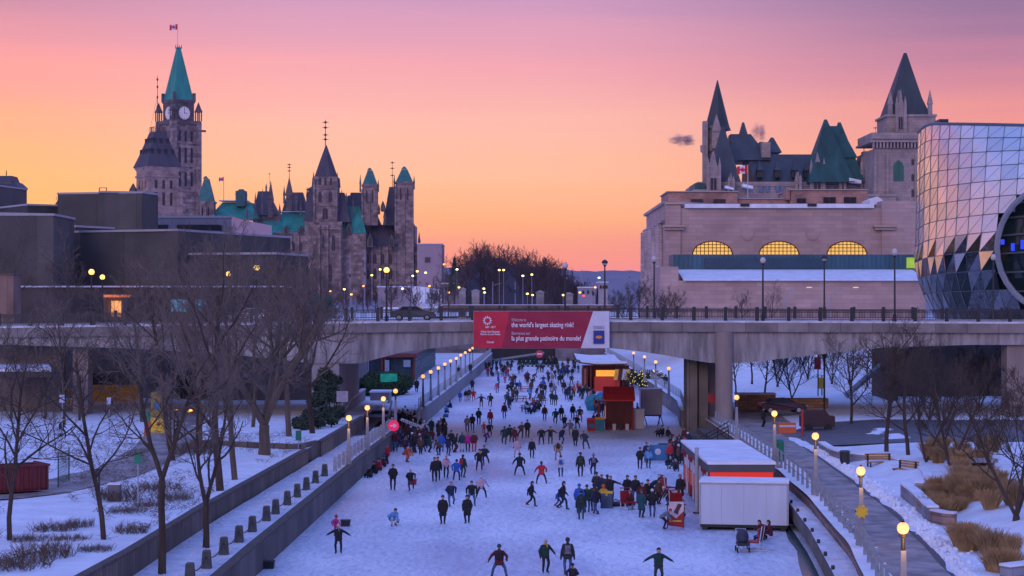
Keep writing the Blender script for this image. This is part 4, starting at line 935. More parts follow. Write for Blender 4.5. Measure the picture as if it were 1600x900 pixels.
# stone dormers + pinnacles
def sdormer(px, yb, yt, wp, Yy, par):
    b = MB(); x = WX(px, Yy); h = wp*Yy/F/2; zb, ze, zt = WZ(yb,Yy), WZ(lerp(yb,yt,.5),Yy), WZ(yt,Yy)
    b.prism([(x-h,zb),(x+h,zb),(x+h,ze),(x+h*.45,lerp(ze,zt,.45)),(x,zt),(x-h*.45,lerp(ze,zt,.45)),(x-h,ze)], 'y', Yy-.6, Yy+4)
    for s_ in (-1,1): b.box(x+s_*h-.35, x+s_*h+.35, Yy-.9, Yy-.2, zb, lerp(ze,zt,.25)); b.frus(x+s_*h, Yy-.55, lerp(ze,zt,.25), .8, .8, lerp(ze,zt,.7), .05, .05)
    b.build('stone_dormer', CHAT, par, world=True)
    windows(par, [(px, lerp(yb,yt,.36), lerp(yb,yt,.08), wp*.5)], Yy-.65, arch=False, frame=CHAT)
for a in ((1115,302,236,18),(1277,300,238,20),(1350,302,236,8),(1316,302,258,7),(1142,306,270,7),(1247,300,268,6)): sdormer(*a, Y+2, CHT)
for px in (1188,1216,1243,1262): 
    b = MB(); roofp(b, px-5,px+5,266,px-.5,px+.5,250,Y+5,4,td=.2); b.build('roof_dormer', ROOFB, CHT, world=True)
    windows(CHT, [(px, 267, 275, 6)], Y+6.2, arch=False, frame=ROOFB)
b = MB()
for px in (1188,1216,1243,1262): pb(b, px-4.5, px+4.5, 265.5, 277, Y+6.4, 5)
b.build('dormer_cheek', ROOFB, CHT, world=True)
windows(CHT, [(px, 290, 300, 6) for px in (1108,1122,1189,1199,1215,1223,1300)], Y+3.5, arch=False, frame=CHAT, glass=mat('blue_window', (.10,.16,.26), .2))
b = MB()
for (x0,x1,yt,yb) in ((1133,1146,290,293),(1160,1176,287,291),(1326,1345,278,283),(1352,1366,288,292)): b.prism([(WX(x0,Y),WZ(yt,Y)),(WX(x1,Y),WZ(yt+4,Y)),(WX(x1,Y),WZ(yb+4,Y)),(WX(x0,Y),WZ(yb+1,Y))], 'y', Y-.9, Y+3)
b.build('roof_snow', SNOW, CHT, world=True)
# right tower
YT = 468
RTW = bld('hotel_tower', 'massive pale stone hotel tower with dark pyramid roof, beside the glass building', 'tower', YT, 1415)
b = MB(); pb(b, 1366, 1462, 232, 400, YT, 17); pb(b, 1350, 1400, 306, 420, YT-2, 10); pb(b, 1386, 1462, 180, 232, YT+2, 13)
for x in (1366, 1385, 1430, 1452): pb(b, x, x+4, 240, 400, YT-.7, .9)
b.build('shaft', CHAT, RTW, world=True)
b = MB(); pb(b, 1362, 1466, 207, 222, YT-.9, 19); pb(b, 1360, 1468, 219, 222, YT-1.4, 20); pb(b, 1349, 1401, 303, 307, YT-2.5, 11); pb(b, 1384, 1464, 178.5, 182, YT+1.5, 14)
q = 1364
while q < 1464: pb(b, q, q+2.6, 222.2, 231, YT-1.1, 1.2); q += 5.4
b.build('parapet', CHAT, RTW, world=True)
b = MB(); pb(b, 1362.5, 1465.5, 217, 218.3, YT-1.05, .3); b.build('dark_course', mat('slate_course', (.1,.1,.14), .7), RTW, world=True)  # thin dark band along the parapet
b = MB(); roofp(b, 1388,1450,180,1420,1424,78,YT+2.6,12,td=.7); roofp(b, 1434,1455,182,1440,1444,150,YT+2,6,td=.4); b.build('pyramid_roof', mat('dark_pyramid_slate', (.035,.05,.052), .6, .3, .4, streak=True), RTW, world=True)
sdormer(1407, 207, 140, 13, YT+1.4, RTW)
for px in (1391,1453):
    b = MB(); pinnacle(b, px, 182, 140, 7, YT+2.5); b.build('corner_pinnacle', CHAT, RTW, world=True)
windows(RTW, [(1404,250,283,16)], YT-.1, glass=mat('green_window', (.02,.12,.08), .3, .4, 1), frame=ROOFG)
windows(RTW, [(1426,249,258,3.5),(1426,272,283,3.5),(1426,296,308,3.5),(1426,322,334,3.5)], YT-.1, arch=False, frame=CHAT)
b = MB(); mast(b, 1368, 207, 198, YT, .08, balls=(.8,)); mast(b, 1350, 240, 225, Y+2, .12, balls=(.6,.9)); b.build('finial', CHAT, RTW, world=True)
flag('flag', 'red and white maple leaf flag on a white pole in front of the hotel', 1168.5, 312, 257, Y-20, 2.7, 2.0)
# ---- steam from the hotel chimneys
stm = bpy.data.materials.new('steam'); stm.use_nodes = True; t = stm.node_tree; t.nodes.clear()
vo = t.nodes.new('ShaderNodeVolumePrincipled'); ou = t.nodes.new('ShaderNodeOutputMaterial'); t.links.new(vo.outputs[0], ou.inputs['Volume']); vo.inputs['Color'].default_value = (.42,.38,.55,1)
co = t.nodes.new('ShaderNodeTexCoord'); n_ = t.nodes.new('ShaderNodeTexNoise'); n_.inputs['Scale'].default_value = 5.5; n_.inputs['Detail'].default_value = 4; t.links.new(co.outputs['Generated'], n_.inputs['Vector'])
gr = t.nodes.new('ShaderNodeVectorMath'); gr.operation = 'DISTANCE'; gr.inputs[1].default_value = (.5,.5,.5); t.links.new(co.outputs['Generated'], gr.inputs[0])
m1 = t.nodes.new('ShaderNodeMapRange'); m1.inputs[1].default_value = .12; m1.inputs[2].default_value = .5; m1.inputs[3].default_value = .42; m1.inputs[4].default_value = 0; t.links.new(gr.outputs['Value'], m1.inputs[0])
m2 = t.nodes.new('ShaderNodeMath'); m2.operation = 'ADD'; t.links.new(m1.outputs[0], m2.inputs[0]); t.links.new(n_.outputs[0], m2.inputs[1])
m3 = t.nodes.new('ShaderNodeMapRange'); m3.inputs[1].default_value = .70; m3.inputs[2].default_value = .98; m3.inputs[3].default_value = 0; m3.inputs[4].default_value = .5; t.links.new(m2.outputs[0], m3.inputs[0]); t.links.new(m3.outputs[0], vo.inputs['Density'])
for (px, py, Yy, rx, rz_, lb) in ((1186,207,540,2.9,3.0,'puff'),(1067,219,560,5.2,1.9,'wisp')):
    b = MB(); b.sphere((0,0,0), 1, nu=14, nv=9, sc=(rx*1.3, rx*1.2, rz_*1.3)); o = b.build('steam_cloud', stm, loc=(WX(px, Yy), Yy, WZ(py, Yy)))
    tag(o, 'purple grey %s of steam drifting %s' % (lb, 'behind the hotel spires' if lb == 'puff' else 'alone left of the hotel spire'), 'steam', kind='stuff')

# ---- glass convention building
GB = bld('glass_building', 'bulging convention building faced with faceted silver glass panels, right edge', 'building', 250, 1520)
def gs(u, v):
    """u angle index (deg), v row 0 top..1 bottom"""
    a_, b_, Y0 = 33, 27, 263
    xl = pl(v, [(0,57.9),(.15,57.7),(.5,57.6),(.68,57.4),(.8,58.2),(1,61.0)])
    th = R(u-4); bul = pl(v, [(0,0),(.35,1.6),(.62,1.8),(.8,.3),(1,-3.2)])
    x = xl+a_*(1-math.cos(th))-v*max(0, u-8)*.05; y = Y0-(b_+bul)*math.sin(th)
    z = lerp(37.9, 9.2, v)-.9*max(0, 1-u/14)*(1-v)-max(0, u-8)*.045*(1-v)+.055*max(0, u-5)*math.sin(math.pi*min(1, v*1.02))*(1-.3*v)
    return Vector((x, y, z))
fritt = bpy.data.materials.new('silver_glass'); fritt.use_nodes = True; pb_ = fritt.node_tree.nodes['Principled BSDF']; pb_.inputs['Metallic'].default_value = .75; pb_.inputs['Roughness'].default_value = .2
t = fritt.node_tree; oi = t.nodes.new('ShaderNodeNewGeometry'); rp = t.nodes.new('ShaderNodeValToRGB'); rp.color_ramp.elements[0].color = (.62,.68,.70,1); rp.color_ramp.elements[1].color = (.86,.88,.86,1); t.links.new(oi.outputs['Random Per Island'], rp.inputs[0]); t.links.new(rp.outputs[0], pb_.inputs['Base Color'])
clear = bpy.data.materials.new('painted_dark_reflection'); clear.use_nodes = True; t = clear.node_tree; q_ = t.nodes['Principled BSDF']; q_.inputs['Roughness'].default_value = .08; q_.inputs['Metallic'].default_value = .7  # lower facets: reflections of the dark city put into the glass colour
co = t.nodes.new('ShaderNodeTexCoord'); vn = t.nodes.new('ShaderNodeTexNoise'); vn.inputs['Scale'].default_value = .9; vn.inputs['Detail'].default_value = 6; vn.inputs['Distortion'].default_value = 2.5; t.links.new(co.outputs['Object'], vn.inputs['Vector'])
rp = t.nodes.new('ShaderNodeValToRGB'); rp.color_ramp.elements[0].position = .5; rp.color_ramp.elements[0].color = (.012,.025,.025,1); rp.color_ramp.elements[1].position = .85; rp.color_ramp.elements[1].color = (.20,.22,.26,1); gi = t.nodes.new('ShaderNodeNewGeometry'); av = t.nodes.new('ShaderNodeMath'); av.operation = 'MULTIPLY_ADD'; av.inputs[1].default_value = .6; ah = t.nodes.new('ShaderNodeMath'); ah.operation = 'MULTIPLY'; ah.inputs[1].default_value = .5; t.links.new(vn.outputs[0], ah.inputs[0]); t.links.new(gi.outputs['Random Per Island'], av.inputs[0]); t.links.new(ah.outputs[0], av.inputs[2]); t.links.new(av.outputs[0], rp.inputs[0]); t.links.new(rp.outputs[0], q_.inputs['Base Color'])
NU, NV = 24, 12; st = 4.8
rnd = random.Random(5); bw_ = MB(); bc_ = MB(); mu = MB(); dg = MB(); lit = MB()
def inell(p):
    px = 800+p.x*F/p.y; py = HZ-(p.z-CH)*F/p.y
    return ((px-1657)/99)**2+((py-388)/101)**2 < 1
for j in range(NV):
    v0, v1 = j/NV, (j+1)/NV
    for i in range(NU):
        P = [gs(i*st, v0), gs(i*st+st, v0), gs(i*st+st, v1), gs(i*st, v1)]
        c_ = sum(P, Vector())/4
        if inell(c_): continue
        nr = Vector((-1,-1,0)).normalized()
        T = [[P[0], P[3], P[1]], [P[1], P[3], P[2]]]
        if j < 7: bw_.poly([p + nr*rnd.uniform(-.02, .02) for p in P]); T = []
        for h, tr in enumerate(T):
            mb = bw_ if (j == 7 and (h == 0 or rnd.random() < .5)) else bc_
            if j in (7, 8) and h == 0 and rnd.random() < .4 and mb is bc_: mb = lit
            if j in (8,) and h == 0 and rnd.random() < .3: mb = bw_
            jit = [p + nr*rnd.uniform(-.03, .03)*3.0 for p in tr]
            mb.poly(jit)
        if j < NV: mu.tube(P[0]+nr*.04, P[1]+nr*.04, .055, None, 4); mu.tube(P[0]+nr*.04, P[3]+nr*.04, .035, None, 4)
        dg.tube(P[1]+nr*.03, P[3]+nr*.03, .018, None, 3)
bw_.build('silver_panels', fritt, GB, world=True, fix=False); bc_.build('dark_reflection_panels', clear, GB, world=True, fix=False)
lit.build('amber_reflection_panels', mat('painted_amber_reflection', (.7,.42,.22), .2, .3, .6, emit=(1,.42,.12), estr=.22), GB, world=True, fix=False)  # peach reflections put into the panel colour, with a faint added glow
mu.build('mullions', mat('mullion_dark', (.07,.11,.14), .5), GB, world=True); dg.build('panel_braces', mat('brace_dark', (.06,.09,.11), .5), GB, world=True)
b = MB(); 
for i in range(NU): 
    p, q = gs(i*st, 0), gs(i*st+st, 0); b.tube(p, q, .22, None, 6)
b.build('roof_edge', mat('roof_edge_metal', (.10,.12,.15), .4), GB, world=True)
b = MB(); rows = [gs(i*st, 0)+Vector((1.2,.8,-.3)) for i in range(NU)]; b.poly(rows+[Vector((120,262,36.5))]); b.build('roof', CONC, GB, world=True, fix=False)
# dark hall inside the opening
b = MB()
def inner(u, v): return gs(u, v)+Vector((.7,.72,0))*2.4
for j in range(14):
    for i in range(6, 24): b.poly([inner(i*st, j/14), inner(i*st+st, j/14), inner(i*st+st, (j+1)/14), inner(i*st, (j+1)/14)])
b.build('hall_glass', mat('dark_green_hall', (.012,.03,.03), .12, .5, .5), GB, world=True, fix=False)
for v in (.36,.45,.52,.6,.68,.76,.84):
    b = MB(); b.path([inner(i*st, v)-Vector((.3,.3,0)) for i in range(6, 24)], [.16]*18, 4); b.build('floor_edge', mat('floor_edge_grey', (.08,.10,.11), .6), GB, world=True)
b = MB()
for (px, py, h) in ((1567,378,8),(1583,386,12),(1598,382,14),(1606,400,8)): 
    Yy = 236; pb(b, px-2.4, px+2.4, py-h/2, py+h/2, Yy, .3)
b.build('blue_light', mat('blue_led', (.02,.05,.8), .5, .1, 1, emit=(.03,.07,1), estr=.5), GB, world=True)
# ring frame along the opening, on the shell
b = MB(); pts = []
for q in range(-64, 65):
    a = math.pi+q*math.pi/128*1.9; px, py = 1657+99*math.cos(a), 388+101*math.sin(a)
    best = min(((800+p.x*F/p.y-px)**2+(HZ-(p.z-CH)*F/p.y-py)**2, i_, j_, p) for i_ in range(30, 100, 2) for j_ in range(0, 41) for p in (gs(i_, j_/40),))[3] if q % 4 == 0 else None
    if best: pts.append((px, py, best.y-.5))
fp = [Vector((WX(a_, y_), y_, WZ(c_, y_))) for a_, c_, y_ in pts]
b.path(fp, [.42]*len(fp), 6); b.build('opening_frame', mat('frame_grey', (.22,.24,.27), .4), GB, world=True)
b = MB(); pb(b, 1468, 1482, 186, 192, 266, 3); b.build('roof_hatch', BLACK, GB, world=True)
r = empty('ground_floor_wall', 'dark hall frontage under the right end of the bridge', 'building', (50, 232, 3)); b = MB(); b.box(40.5, 110, 207, 209, 1, 9.6); b.box(40.5, 41.2, 198, 207, 1, 9.6); b.build('wall_body', DARK, r, world=True)
b = MB(); b.tube((36.5,203,2.6), (45,204.5,9.6), .35, .5, 6); b.build('slanted_column', GALV, r, world=True)

# ---- glass pavilion on the left deck
GP = empty('glass_pavilion', 'long flat roofed glass pavilion with red trim on the left deck', 'pavilion', (-13.8, 264, 1.75))
b = MB(); b.prism([(-20.8,263.2),(-13.6,263.2),(-13.0,323),(-20.6,323)], 'z', 5.25, 5.55); b.build('roof', mat('red_brown_roof', (.12,.05,.05), .6, .3, 1), GP, world=True)
b = MB(); b.prism([(-20.8,272),(-16.0,267),(-13.4,300),(-13.4,323),(-20.5,323)], 'z', 5.56, 5.64); b.build('roof_snow', SNOWR, GP, world=True)
b = MB(); b.prism([(-20.4,264),(-13.9,264),(-13.3,322),(-20.2,322)], 'z', 1.75, 5.2); b.build('glass_walls', mat('pavilion_glass', (.035,.06,.08), .15, .5, .6), GP, world=True)
b = MB(); b.box(-20.9,-13.5,263.1,263.4,5.0,5.3)
for x in (-20.7,-18.6,-18.2,-14.0): b.box(x, x+.28, 263.6, 263.9, 1.75, 5.0)
b.box(-20.6,-13.8,263.62,263.85,1.8,2.1); b.build('red_trim', mat('dark_red_trim', (.16,.02,.02), .5, .2, 2), GP, world=True)
b = MB()
for q in range(12): yy = 264.6+q*5; b.box(-13.86+q*.05, -13.74+q*.05, yy, yy+.08, 1.75, 5.2)
for zz in (3.0,4.2): b.tube((-13.8,264,zz), (-13.2,322,zz), .06, None, 4)
b.build('mullion', mat('teal_mullion', (.12,.22,.24), .4), GP, world=True)
b = MB()
for q in range(4): b.box(-15.2, -14.2, 266+q*12, 270+q*12, 4.95, 5.1)
b.build('ceiling_light', mat('warm_strip', (1,.6,.3), .5, .02, 1, emit=(1,.5,.15), estr=2), GP, world=True)
b = MB(); b.box(-18.0,-17.4,262.9,263.1,2.0,4.6); b.box(-15.4,-14.4,263.4,263.55,3.6,4.6); b.build('door_panel', mat('pale_door', (.25,.35,.45), .3), GP, world=True)
# sloping stair wall left of it
r = empty('stair_wall', 'concrete stair wall with slanting handrail beside the left bridge pier', 'stairs', (WX(531,215), 215, 2))
b = MB(); a0, a1 = (WX(530,205),205), (WX(575,240),240)
def slant(w0, w1, z0a, z0b, z1a, z1b, m, nm):
    b = MB(); d = Vector((a1[0]-a0[0], a1[1]-a0[1])).normalized(); n_ = Vector((-d.y, d.x))
    A = [(a0[0]+n_.x*w0, a0[1]+n_.y*w0, z0a),(a0[0]+n_.x*w1, a0[1]+n_.y*w1, z0a),(a0[0]+n_.x*w1, a0[1]+n_.y*w1, z1a),(a0[0]+n_.x*w0, a0[1]+n_.y*w0, z1a)]
    B = [(a1[0]+n_.x*w0, a1[1]+n_.y*w0, z0b),(a1[0]+n_.x*w1, a1[1]+n_.y*w1, z0b),(a1[0]+n_.x*w1, a1[1]+n_.y*w1, z1b),(a1[0]+n_.x*w0, a1[1]+n_.y*w0, z1b)]
    ia, ib = [b.vert(p) for p in A], [b.vert(p) for p in B]
    for k in range(4): b.face((ia[k], ia[(k+1)%4], ib[(k+1)%4], ib[k]))
    b.face(ia); b.face(ib[::-1]); return b.build(nm, m, r, world=True)
slant(0, .5, 1.4, 1.4, WZ(594,205), WZ(549,240), CONCD, 'side_wall'); slant(-.1, .6, WZ(594,205)+.01, WZ(549,240)+.01, WZ(594,205)+.2, WZ(549,240)+.2, SNOWR, 'snowy_coping')
slant(.5, 4, 1.4, 1.4, WZ(594,205)-1, WZ(549,240)-1, CONC, 'steps')
b = MB(); A, B = Vector((*a0, WZ(594,205)+1.1)), Vector((*a1, WZ(549,240)+1.1)); b.tube(A, B, .05); 
for q in range(9): p = A.lerp(B, q/8); b.tube(p, p-Vector((0,0,1.0)), .04)
b.build('handrail', GALV, r, world=True)
# far end bridge of the canal
Y = 402
FB = bld('stone_road_bridge', 'low road bridge closing the far end of the skating canal', 'bridge', Y, 840, z=0)
fb = stone('far_bridge_stone', (.22,.19,.2), 2, .8, .2, .6)
b = MB(); pb(b, 560, 760, 505, 566, Y, 14); pb(b, 868, 960, 545, 566, Y, 14); pb(b, 700, 1060, 500, 541, Y+3, 30); pb(b, 955, 1080, 505, 560, Y, 12); b.build('abutment', fb, FB, world=True)
b = MB(); pb(b, 755, 870, 541.2, 566, Y+3, 1); b.build('dark_arch', DARK, FB, world=True)
b = MB(); b.tube((WX(770,Y-1), Y-1, WZ(563,Y)), (WX(850,Y-1), Y-1, WZ(551,Y)), .25, None, 6); b.build('gate_beam', CONC, FB, world=True)
b = MB(); pb(b, 690, 960, 477, 486, Y+5, 1.2); b.build('parapet', stone('brown_parapet', (.20,.13,.11), 1.4, .7, .2, .6), FB, world=True)
b = MB(); pb(b, 690, 960, 475.8, 476.9, Y+4.8, 1.6); b.build('parapet_snow', SNOWR, FB, world=True)
for i, (px, yt, wp) in enumerate(((722,450,11),(743,453,12),(844,455,12),(889,458,13))):
    r = bld('stone_pillar', 'tall pale stone gate pillar on the far bridge, %s from the left' % ORD[i], 'pillar', Y+8, px, group='pillars of the far bridge')
    b = MB(); pb(b, px-wp/2, px+wp/2, yt+3, 505, Y+8, 1.8); b.build('shaft', LIME, r, world=True); b = MB(); pb(b, px-wp/2-1, px+wp/2+1, yt+1.4, yt+2.9, Y+7.8, 2.2); roofp(b, px-wp/2, px+wp/2, yt+1.3, px-2, px+2, yt-1, Y+8, 1.8, td=.5); b.build('capstone', LIME, r, world=True)
# distant low buildings
for (x0,x1,yt,c,lb) in ((590,640,447,(.30,.25,.27),'low grey building with long snowy roof below the gothic block'),(905,930,448,(.3,.27,.32),'small distant house right of the wooded hill'),(935,950,440,(.36,.3,.34),'thin distant tower block at the foot of the far hills'),(690,715,442,(.25,.18,.2),'far brown building between bare trees left of the wooded hill')):
    r = bld('distant_building', lb, 'building', 560, x0); b = MB(); pb(b, x0, x1, yt+2, 480, 560, 12); b.build('wall', mat('far_wall_%d' % x0, c, .9, .15, .3), r, world=True); b = MB(); pb(b, x0-1, x1+1, yt, yt+1.9, 559.5, 13); b.build('roof', SNOWR, r, world=True); windows(r, [(lerp(x0,x1,t), yt+6, yt+11, 3) for t in (.25,.55,.85)], 559.8, arch=False)
# ================================================================= FAR HILLS
def hills(name, Y, ridge, m):
    b = MB(); prev = None
    for px, py in ridge:
        x = WX(px, Y); cur = [b.vert((x, Y-350, -1)), b.vert((x, Y-120, lerp(0, WZ(py, Y), .6))), b.vert((x, Y, WZ(py, Y))), b.vert((x, Y+900, 0))]
        if prev:
            for k in range(3): b.face((prev[k], prev[k+1], cur[k+1], cur[k]))
        prev = cur
    return tag(b.build(name, m, smooth=True, fix=False), kind='structure')
HM = mat('far_hill_wood', (.20,.19,.24), .95, .25, .01)
rid = [(px, 421+3.5*math.sin(px*.013+1)+1.6*math.sin(px*.05)+.8*math.sin(px*.17)+(5*sm((px-560)/-300) if px < 560 else 0)) for px in range(-400, 2100, 14)]
hills('hills', 4200, rid, HM)
hills('hills', 2800, [(px, 446-5*math.sin((px-860)*.012)) for px in range(-300, 1900, 20)], HM)

# ================================================================= TREES
BARK = mat('bark', (.060,.042,.030), .95, .4, 3, .4, 14, streak=True)
BARKL = mat('pale_bark', (.11,.085,.065), .95, .4, 3, .4, 14, streak=True)
TWIG = mat('twigs', (.065,.046,.034), .95, .3, 2)
TWIGP = mat('frosty_twigs', (.145,.11,.09), .9, .3, 2)
def tree_mesh(seed, h, fork=.35, spread=.9, r0=.16, nb=(5,4,4,4), tw=.011, lean=0, up=.25, multi=1, levels=4, forkh=0, fang=.3):
    rd = random.Random(seed); T = MB(); C = MB()
    def grow(p, d, L, r, lev):
        mb = T if lev <= 1 else C; n = 5 if lev == 0 else (4 if lev < 3 else 3)
        seg = 7 if lev == 0 else (5 if lev < 3 else 3); pts = [p.copy()]; rads = [r]; q = p.copy(); dd = d.copy()
        r1 = max(tw*.6, r*(.38 if lev else .45))
        for i in range(seg):
            wob = .10 if lev == 0 else .22
            dd = (dd+Vector((rd.uniform(-wob,wob), rd.uniform(-wob,wob), rd.uniform(-wob*.4,wob*.6)+(up*.18 if lev else .02)))).normalized()
            q = q+dd*(L/seg); pts.append(q.copy()); rads.append(lerp(r, r1, (i+1)/seg))
        mb.path(pts, rads, n)
        if lev >= levels: return
        k = nb[min(lev, len(nb)-1)]; 
        for c in range(k):
            t = (lerp(fork, .97, (c+rd.random()*.7)/k) if lev == 0 else lerp(.22, .96, (c+rd.random()*.6)/k)); f = t*seg; i = min(int(f), seg-1); pos = pts[i].lerp(pts[i+1], f-i)
            a = rd.uniform(0, 2*math.pi) if lev else (c*2.4+rd.random()); dd0 = (pts[i+1]-pts[i]).normalized(); u = dd0.orthogonal().normalized(); u = Matrix.Rotation(a, 3, dd0) @ u
            ang = rd.uniform(.5, 1.0)*spread; nd = (dd0*math.cos(ang)+u*math.sin(ang)).normalized()
            if lev >= 1: nd = (nd+Vector((0,0,up*.5))).normalized()
            grow(pos, nd, L*(rd.uniform(.48,.72)*(1-.35*t) if lev == 0 else rd.uniform(.42,.66)*(1-.3*t)), max(tw, lerp(r, r1, t)*rd.uniform(.5,.72)), lev+1)
    for q in range(multi):
        d = Vector((rd.uniform(-.12,.12)+lean, rd.uniform(-.1,.1), 1)) if multi == 1 else Vector((math.cos(q*2.1+seed)*.42, math.sin(q*2.1+seed)*.42, 1))
        base = Vector((0,0,0))
        if multi > 1 and forkh:
            a_ = q*2*math.pi/multi+(0 if multi == 2 else .5); base = Vector((lean*h*forkh, 0, h*forkh)); d = Vector((math.cos(a_)*fang, math.sin(a_)*fang*.6, 1))
            if q == 0: T.path([Vector((0,0,0)), base*.35+Vector((.03,0,0)), base*.7-Vector((.02,0,0)), base], [r0*1.1, r0*.95, r0*.88, r0*.85], 8)
        if q == 0: T.path([Vector((0,0,-.3)), Vector((0,0,.05))], [r0*1.45, r0*1.1], 6)
        grow(base, d.normalized(), h*(.82 if multi == 1 else rd.uniform(.66,.8))*(1-forkh), r0*(1 if multi == 1 else .7), 0)
    return T, C
TP = {}
def make_tree(key, bark, twig, **kw):
    T, C = tree_mesh(**kw)
    def me(mb, nm, m):
        o = mb.build(nm, m, fix=False); d = o.data; bpy.data.objects.remove(o); return d
    TP[key] = (me(T, 'trunk', bark), me(C, 'crown', twig), kw['h'])
make_tree('big_a', BARKL, TWIGP, seed=11, h=14, fork=.30, spread=.95, r0=.24, nb=(7,6,6,4,3), tw=.009)
make_tree('big_b', BARK, TWIGP, seed=23, h=14, fork=.26, spread=1.0, r0=.24, nb=(7,6,6,4,3), tw=.011)
make_tree('big_c', BARKL, TWIGP, seed=37, h=13, fork=.2, spread=1.1, r0=.36, nb=(6,7,6,5,3), tw=.013, multi=3, forkh=.14, fang=.75)
make_tree('fork_a', BARK, TWIGP, seed=55, h=11, fork=.12, spread=1.15, r0=.16, nb=(8,5,5,3), tw=.008, multi=2, forkh=.36, fang=.24, up=.15)
make_tree('fork_b', BARK, TWIGP, seed=57, h=9, fork=.15, spread=1.0, r0=.14, nb=(7,5,4,3), tw=.008, multi=2, forkh=.2, fang=.28, up=.2)
make_tree('young_a', BARK, TWIG, seed=5, h=9, fork=.28, spread=1.25, r0=.12, nb=(11,5,4,3), tw=.010, up=.1)
make_tree('young_b', BARK, TWIG, seed=9, h=9, fork=.30, spread=.75, r0=.13, nb=(7,6,5,4), tw=.010, multi=2, up=.3)
make_tree('vase_a', BARK, TWIG, seed=15, h=7, fork=.15, spread=1.05, r0=.12, nb=(7,6,5,4), tw=.010, multi=3, up=.35)
make_tree('vase_b', BARK, TWIG, seed=19, h=7, fork=.22, spread=1.2, r0=.13, nb=(8,6,5,4), tw=.010, up=.3)
make_tree('mid_a', BARKL, TWIGP, seed=41, h=11, fork=.25, spread=1.0, r0=.16, nb=(8,6,5,4), tw=.014)
def tree(key, loc, h, label, rz=0, group=None, twig=None, bark=None):
    t, c, hh = TP[key]; r = empty('bare_tree', label, 'tree', loc, rz, group); s = h/hh; r.scale = (s, s, s)
    for nm, d in (('trunk', t), ('crown', c)): o = bpy.data.objects.new(nm, d); col.objects.link(o); o.parent = r
    return r
PG = 'bare trees of the snowy park on the left'
def tr(key, px, py, h, label, z=2.35, rz=0, group=PG):
    p = onz(px, py, z); return tree(key, (p.x, p.y, z-.05), h, label, rz, group)
tr('young_a', 15, 845, 9.2, 'thin dark bare tree at the far left edge beside the red dumpster', rz=1)
tr('young_a', 162, 843, 9.8, 'slim straight bare tree standing beside the grey utility box', rz=3.4)
tr('fork_a', 253, 897, 11.3, 'tall forked bare tree nearest the camera, against the plank retaining wall', z=1.4, rz=.4)
tr('fork_b', 322, 856, 10.2, 'slender forked bare tree on the promenade behind the bollards', z=1.4, rz=1.2)
tr('big_b', 344, 766, 13.6, 'thick dark trunked bare tree behind the first plank wall', rz=2.2)
tr('mid_a', 367, 749, 13.2, 'straight bare tree just right of the thick dark trunk', rz=.3)
tr('big_c', 413, 709, 14.8, 'stout pale barked tree forking low, beside the small green sign on the upper bed', rz=1.0)
tr('big_a', 452, 682, 14.6, 'bare tree with narrow trunk right of the stout pale tree', rz=2.6)
tr('big_b', 488, 677, 14.2, 'rightmost tall bare tree of the park, next to the evergreen hedge', rz=4.2)
tr('big_a', 312, 690, 14.0, 'bare tree beyond the path behind the yellow booth', rz=5)
tr('mid_a', 222, 660, 12, 'bare tree left of the yellow booth under the bridge edge', rz=.9)
tr('mid_a', 100, 668, 11, 'pale bare tree close to the walking pedestrian', rz=2.0)
tr('mid_a', 395, 668, 12.5, 'bare tree further back between the pale tree and the thick trunk', rz=3.0)
tr('big_b', 270, 720, 12.0, 'bare tree beside the green sign board in the park', rz=3.3)
tr('mid_a', -30, 760, 10.5, 'bare tree half cut off by the left edge of the view', rz=3.3)
# street level trees behind the left part of the bridge
for i, (px, Y, h, key, where) in enumerate([(25,206,11,'mid_a','at the brown pylon on the far left'),(110,208,10,'mid_a','left of the lit entrance kiosk'),(215,210,9,'mid_a','right of the lit entrance kiosk'),(300,209,11,'big_a','in front of the left poster board'),(345,211,10.5,'mid_a','right of the poster boards'),(440,212,9,'big_a','in front of the ribbed dark block'),(505,260,9,'mid_a','where the green glow falls below the gothic block'),(700,330,10,'mid_a','left of the gate pillars')]):
    tree(key, (WX(px, Y), Y, 9.3), h, 'bare tree %s' % where, i*1.3, 'street trees behind the bridge on the left')
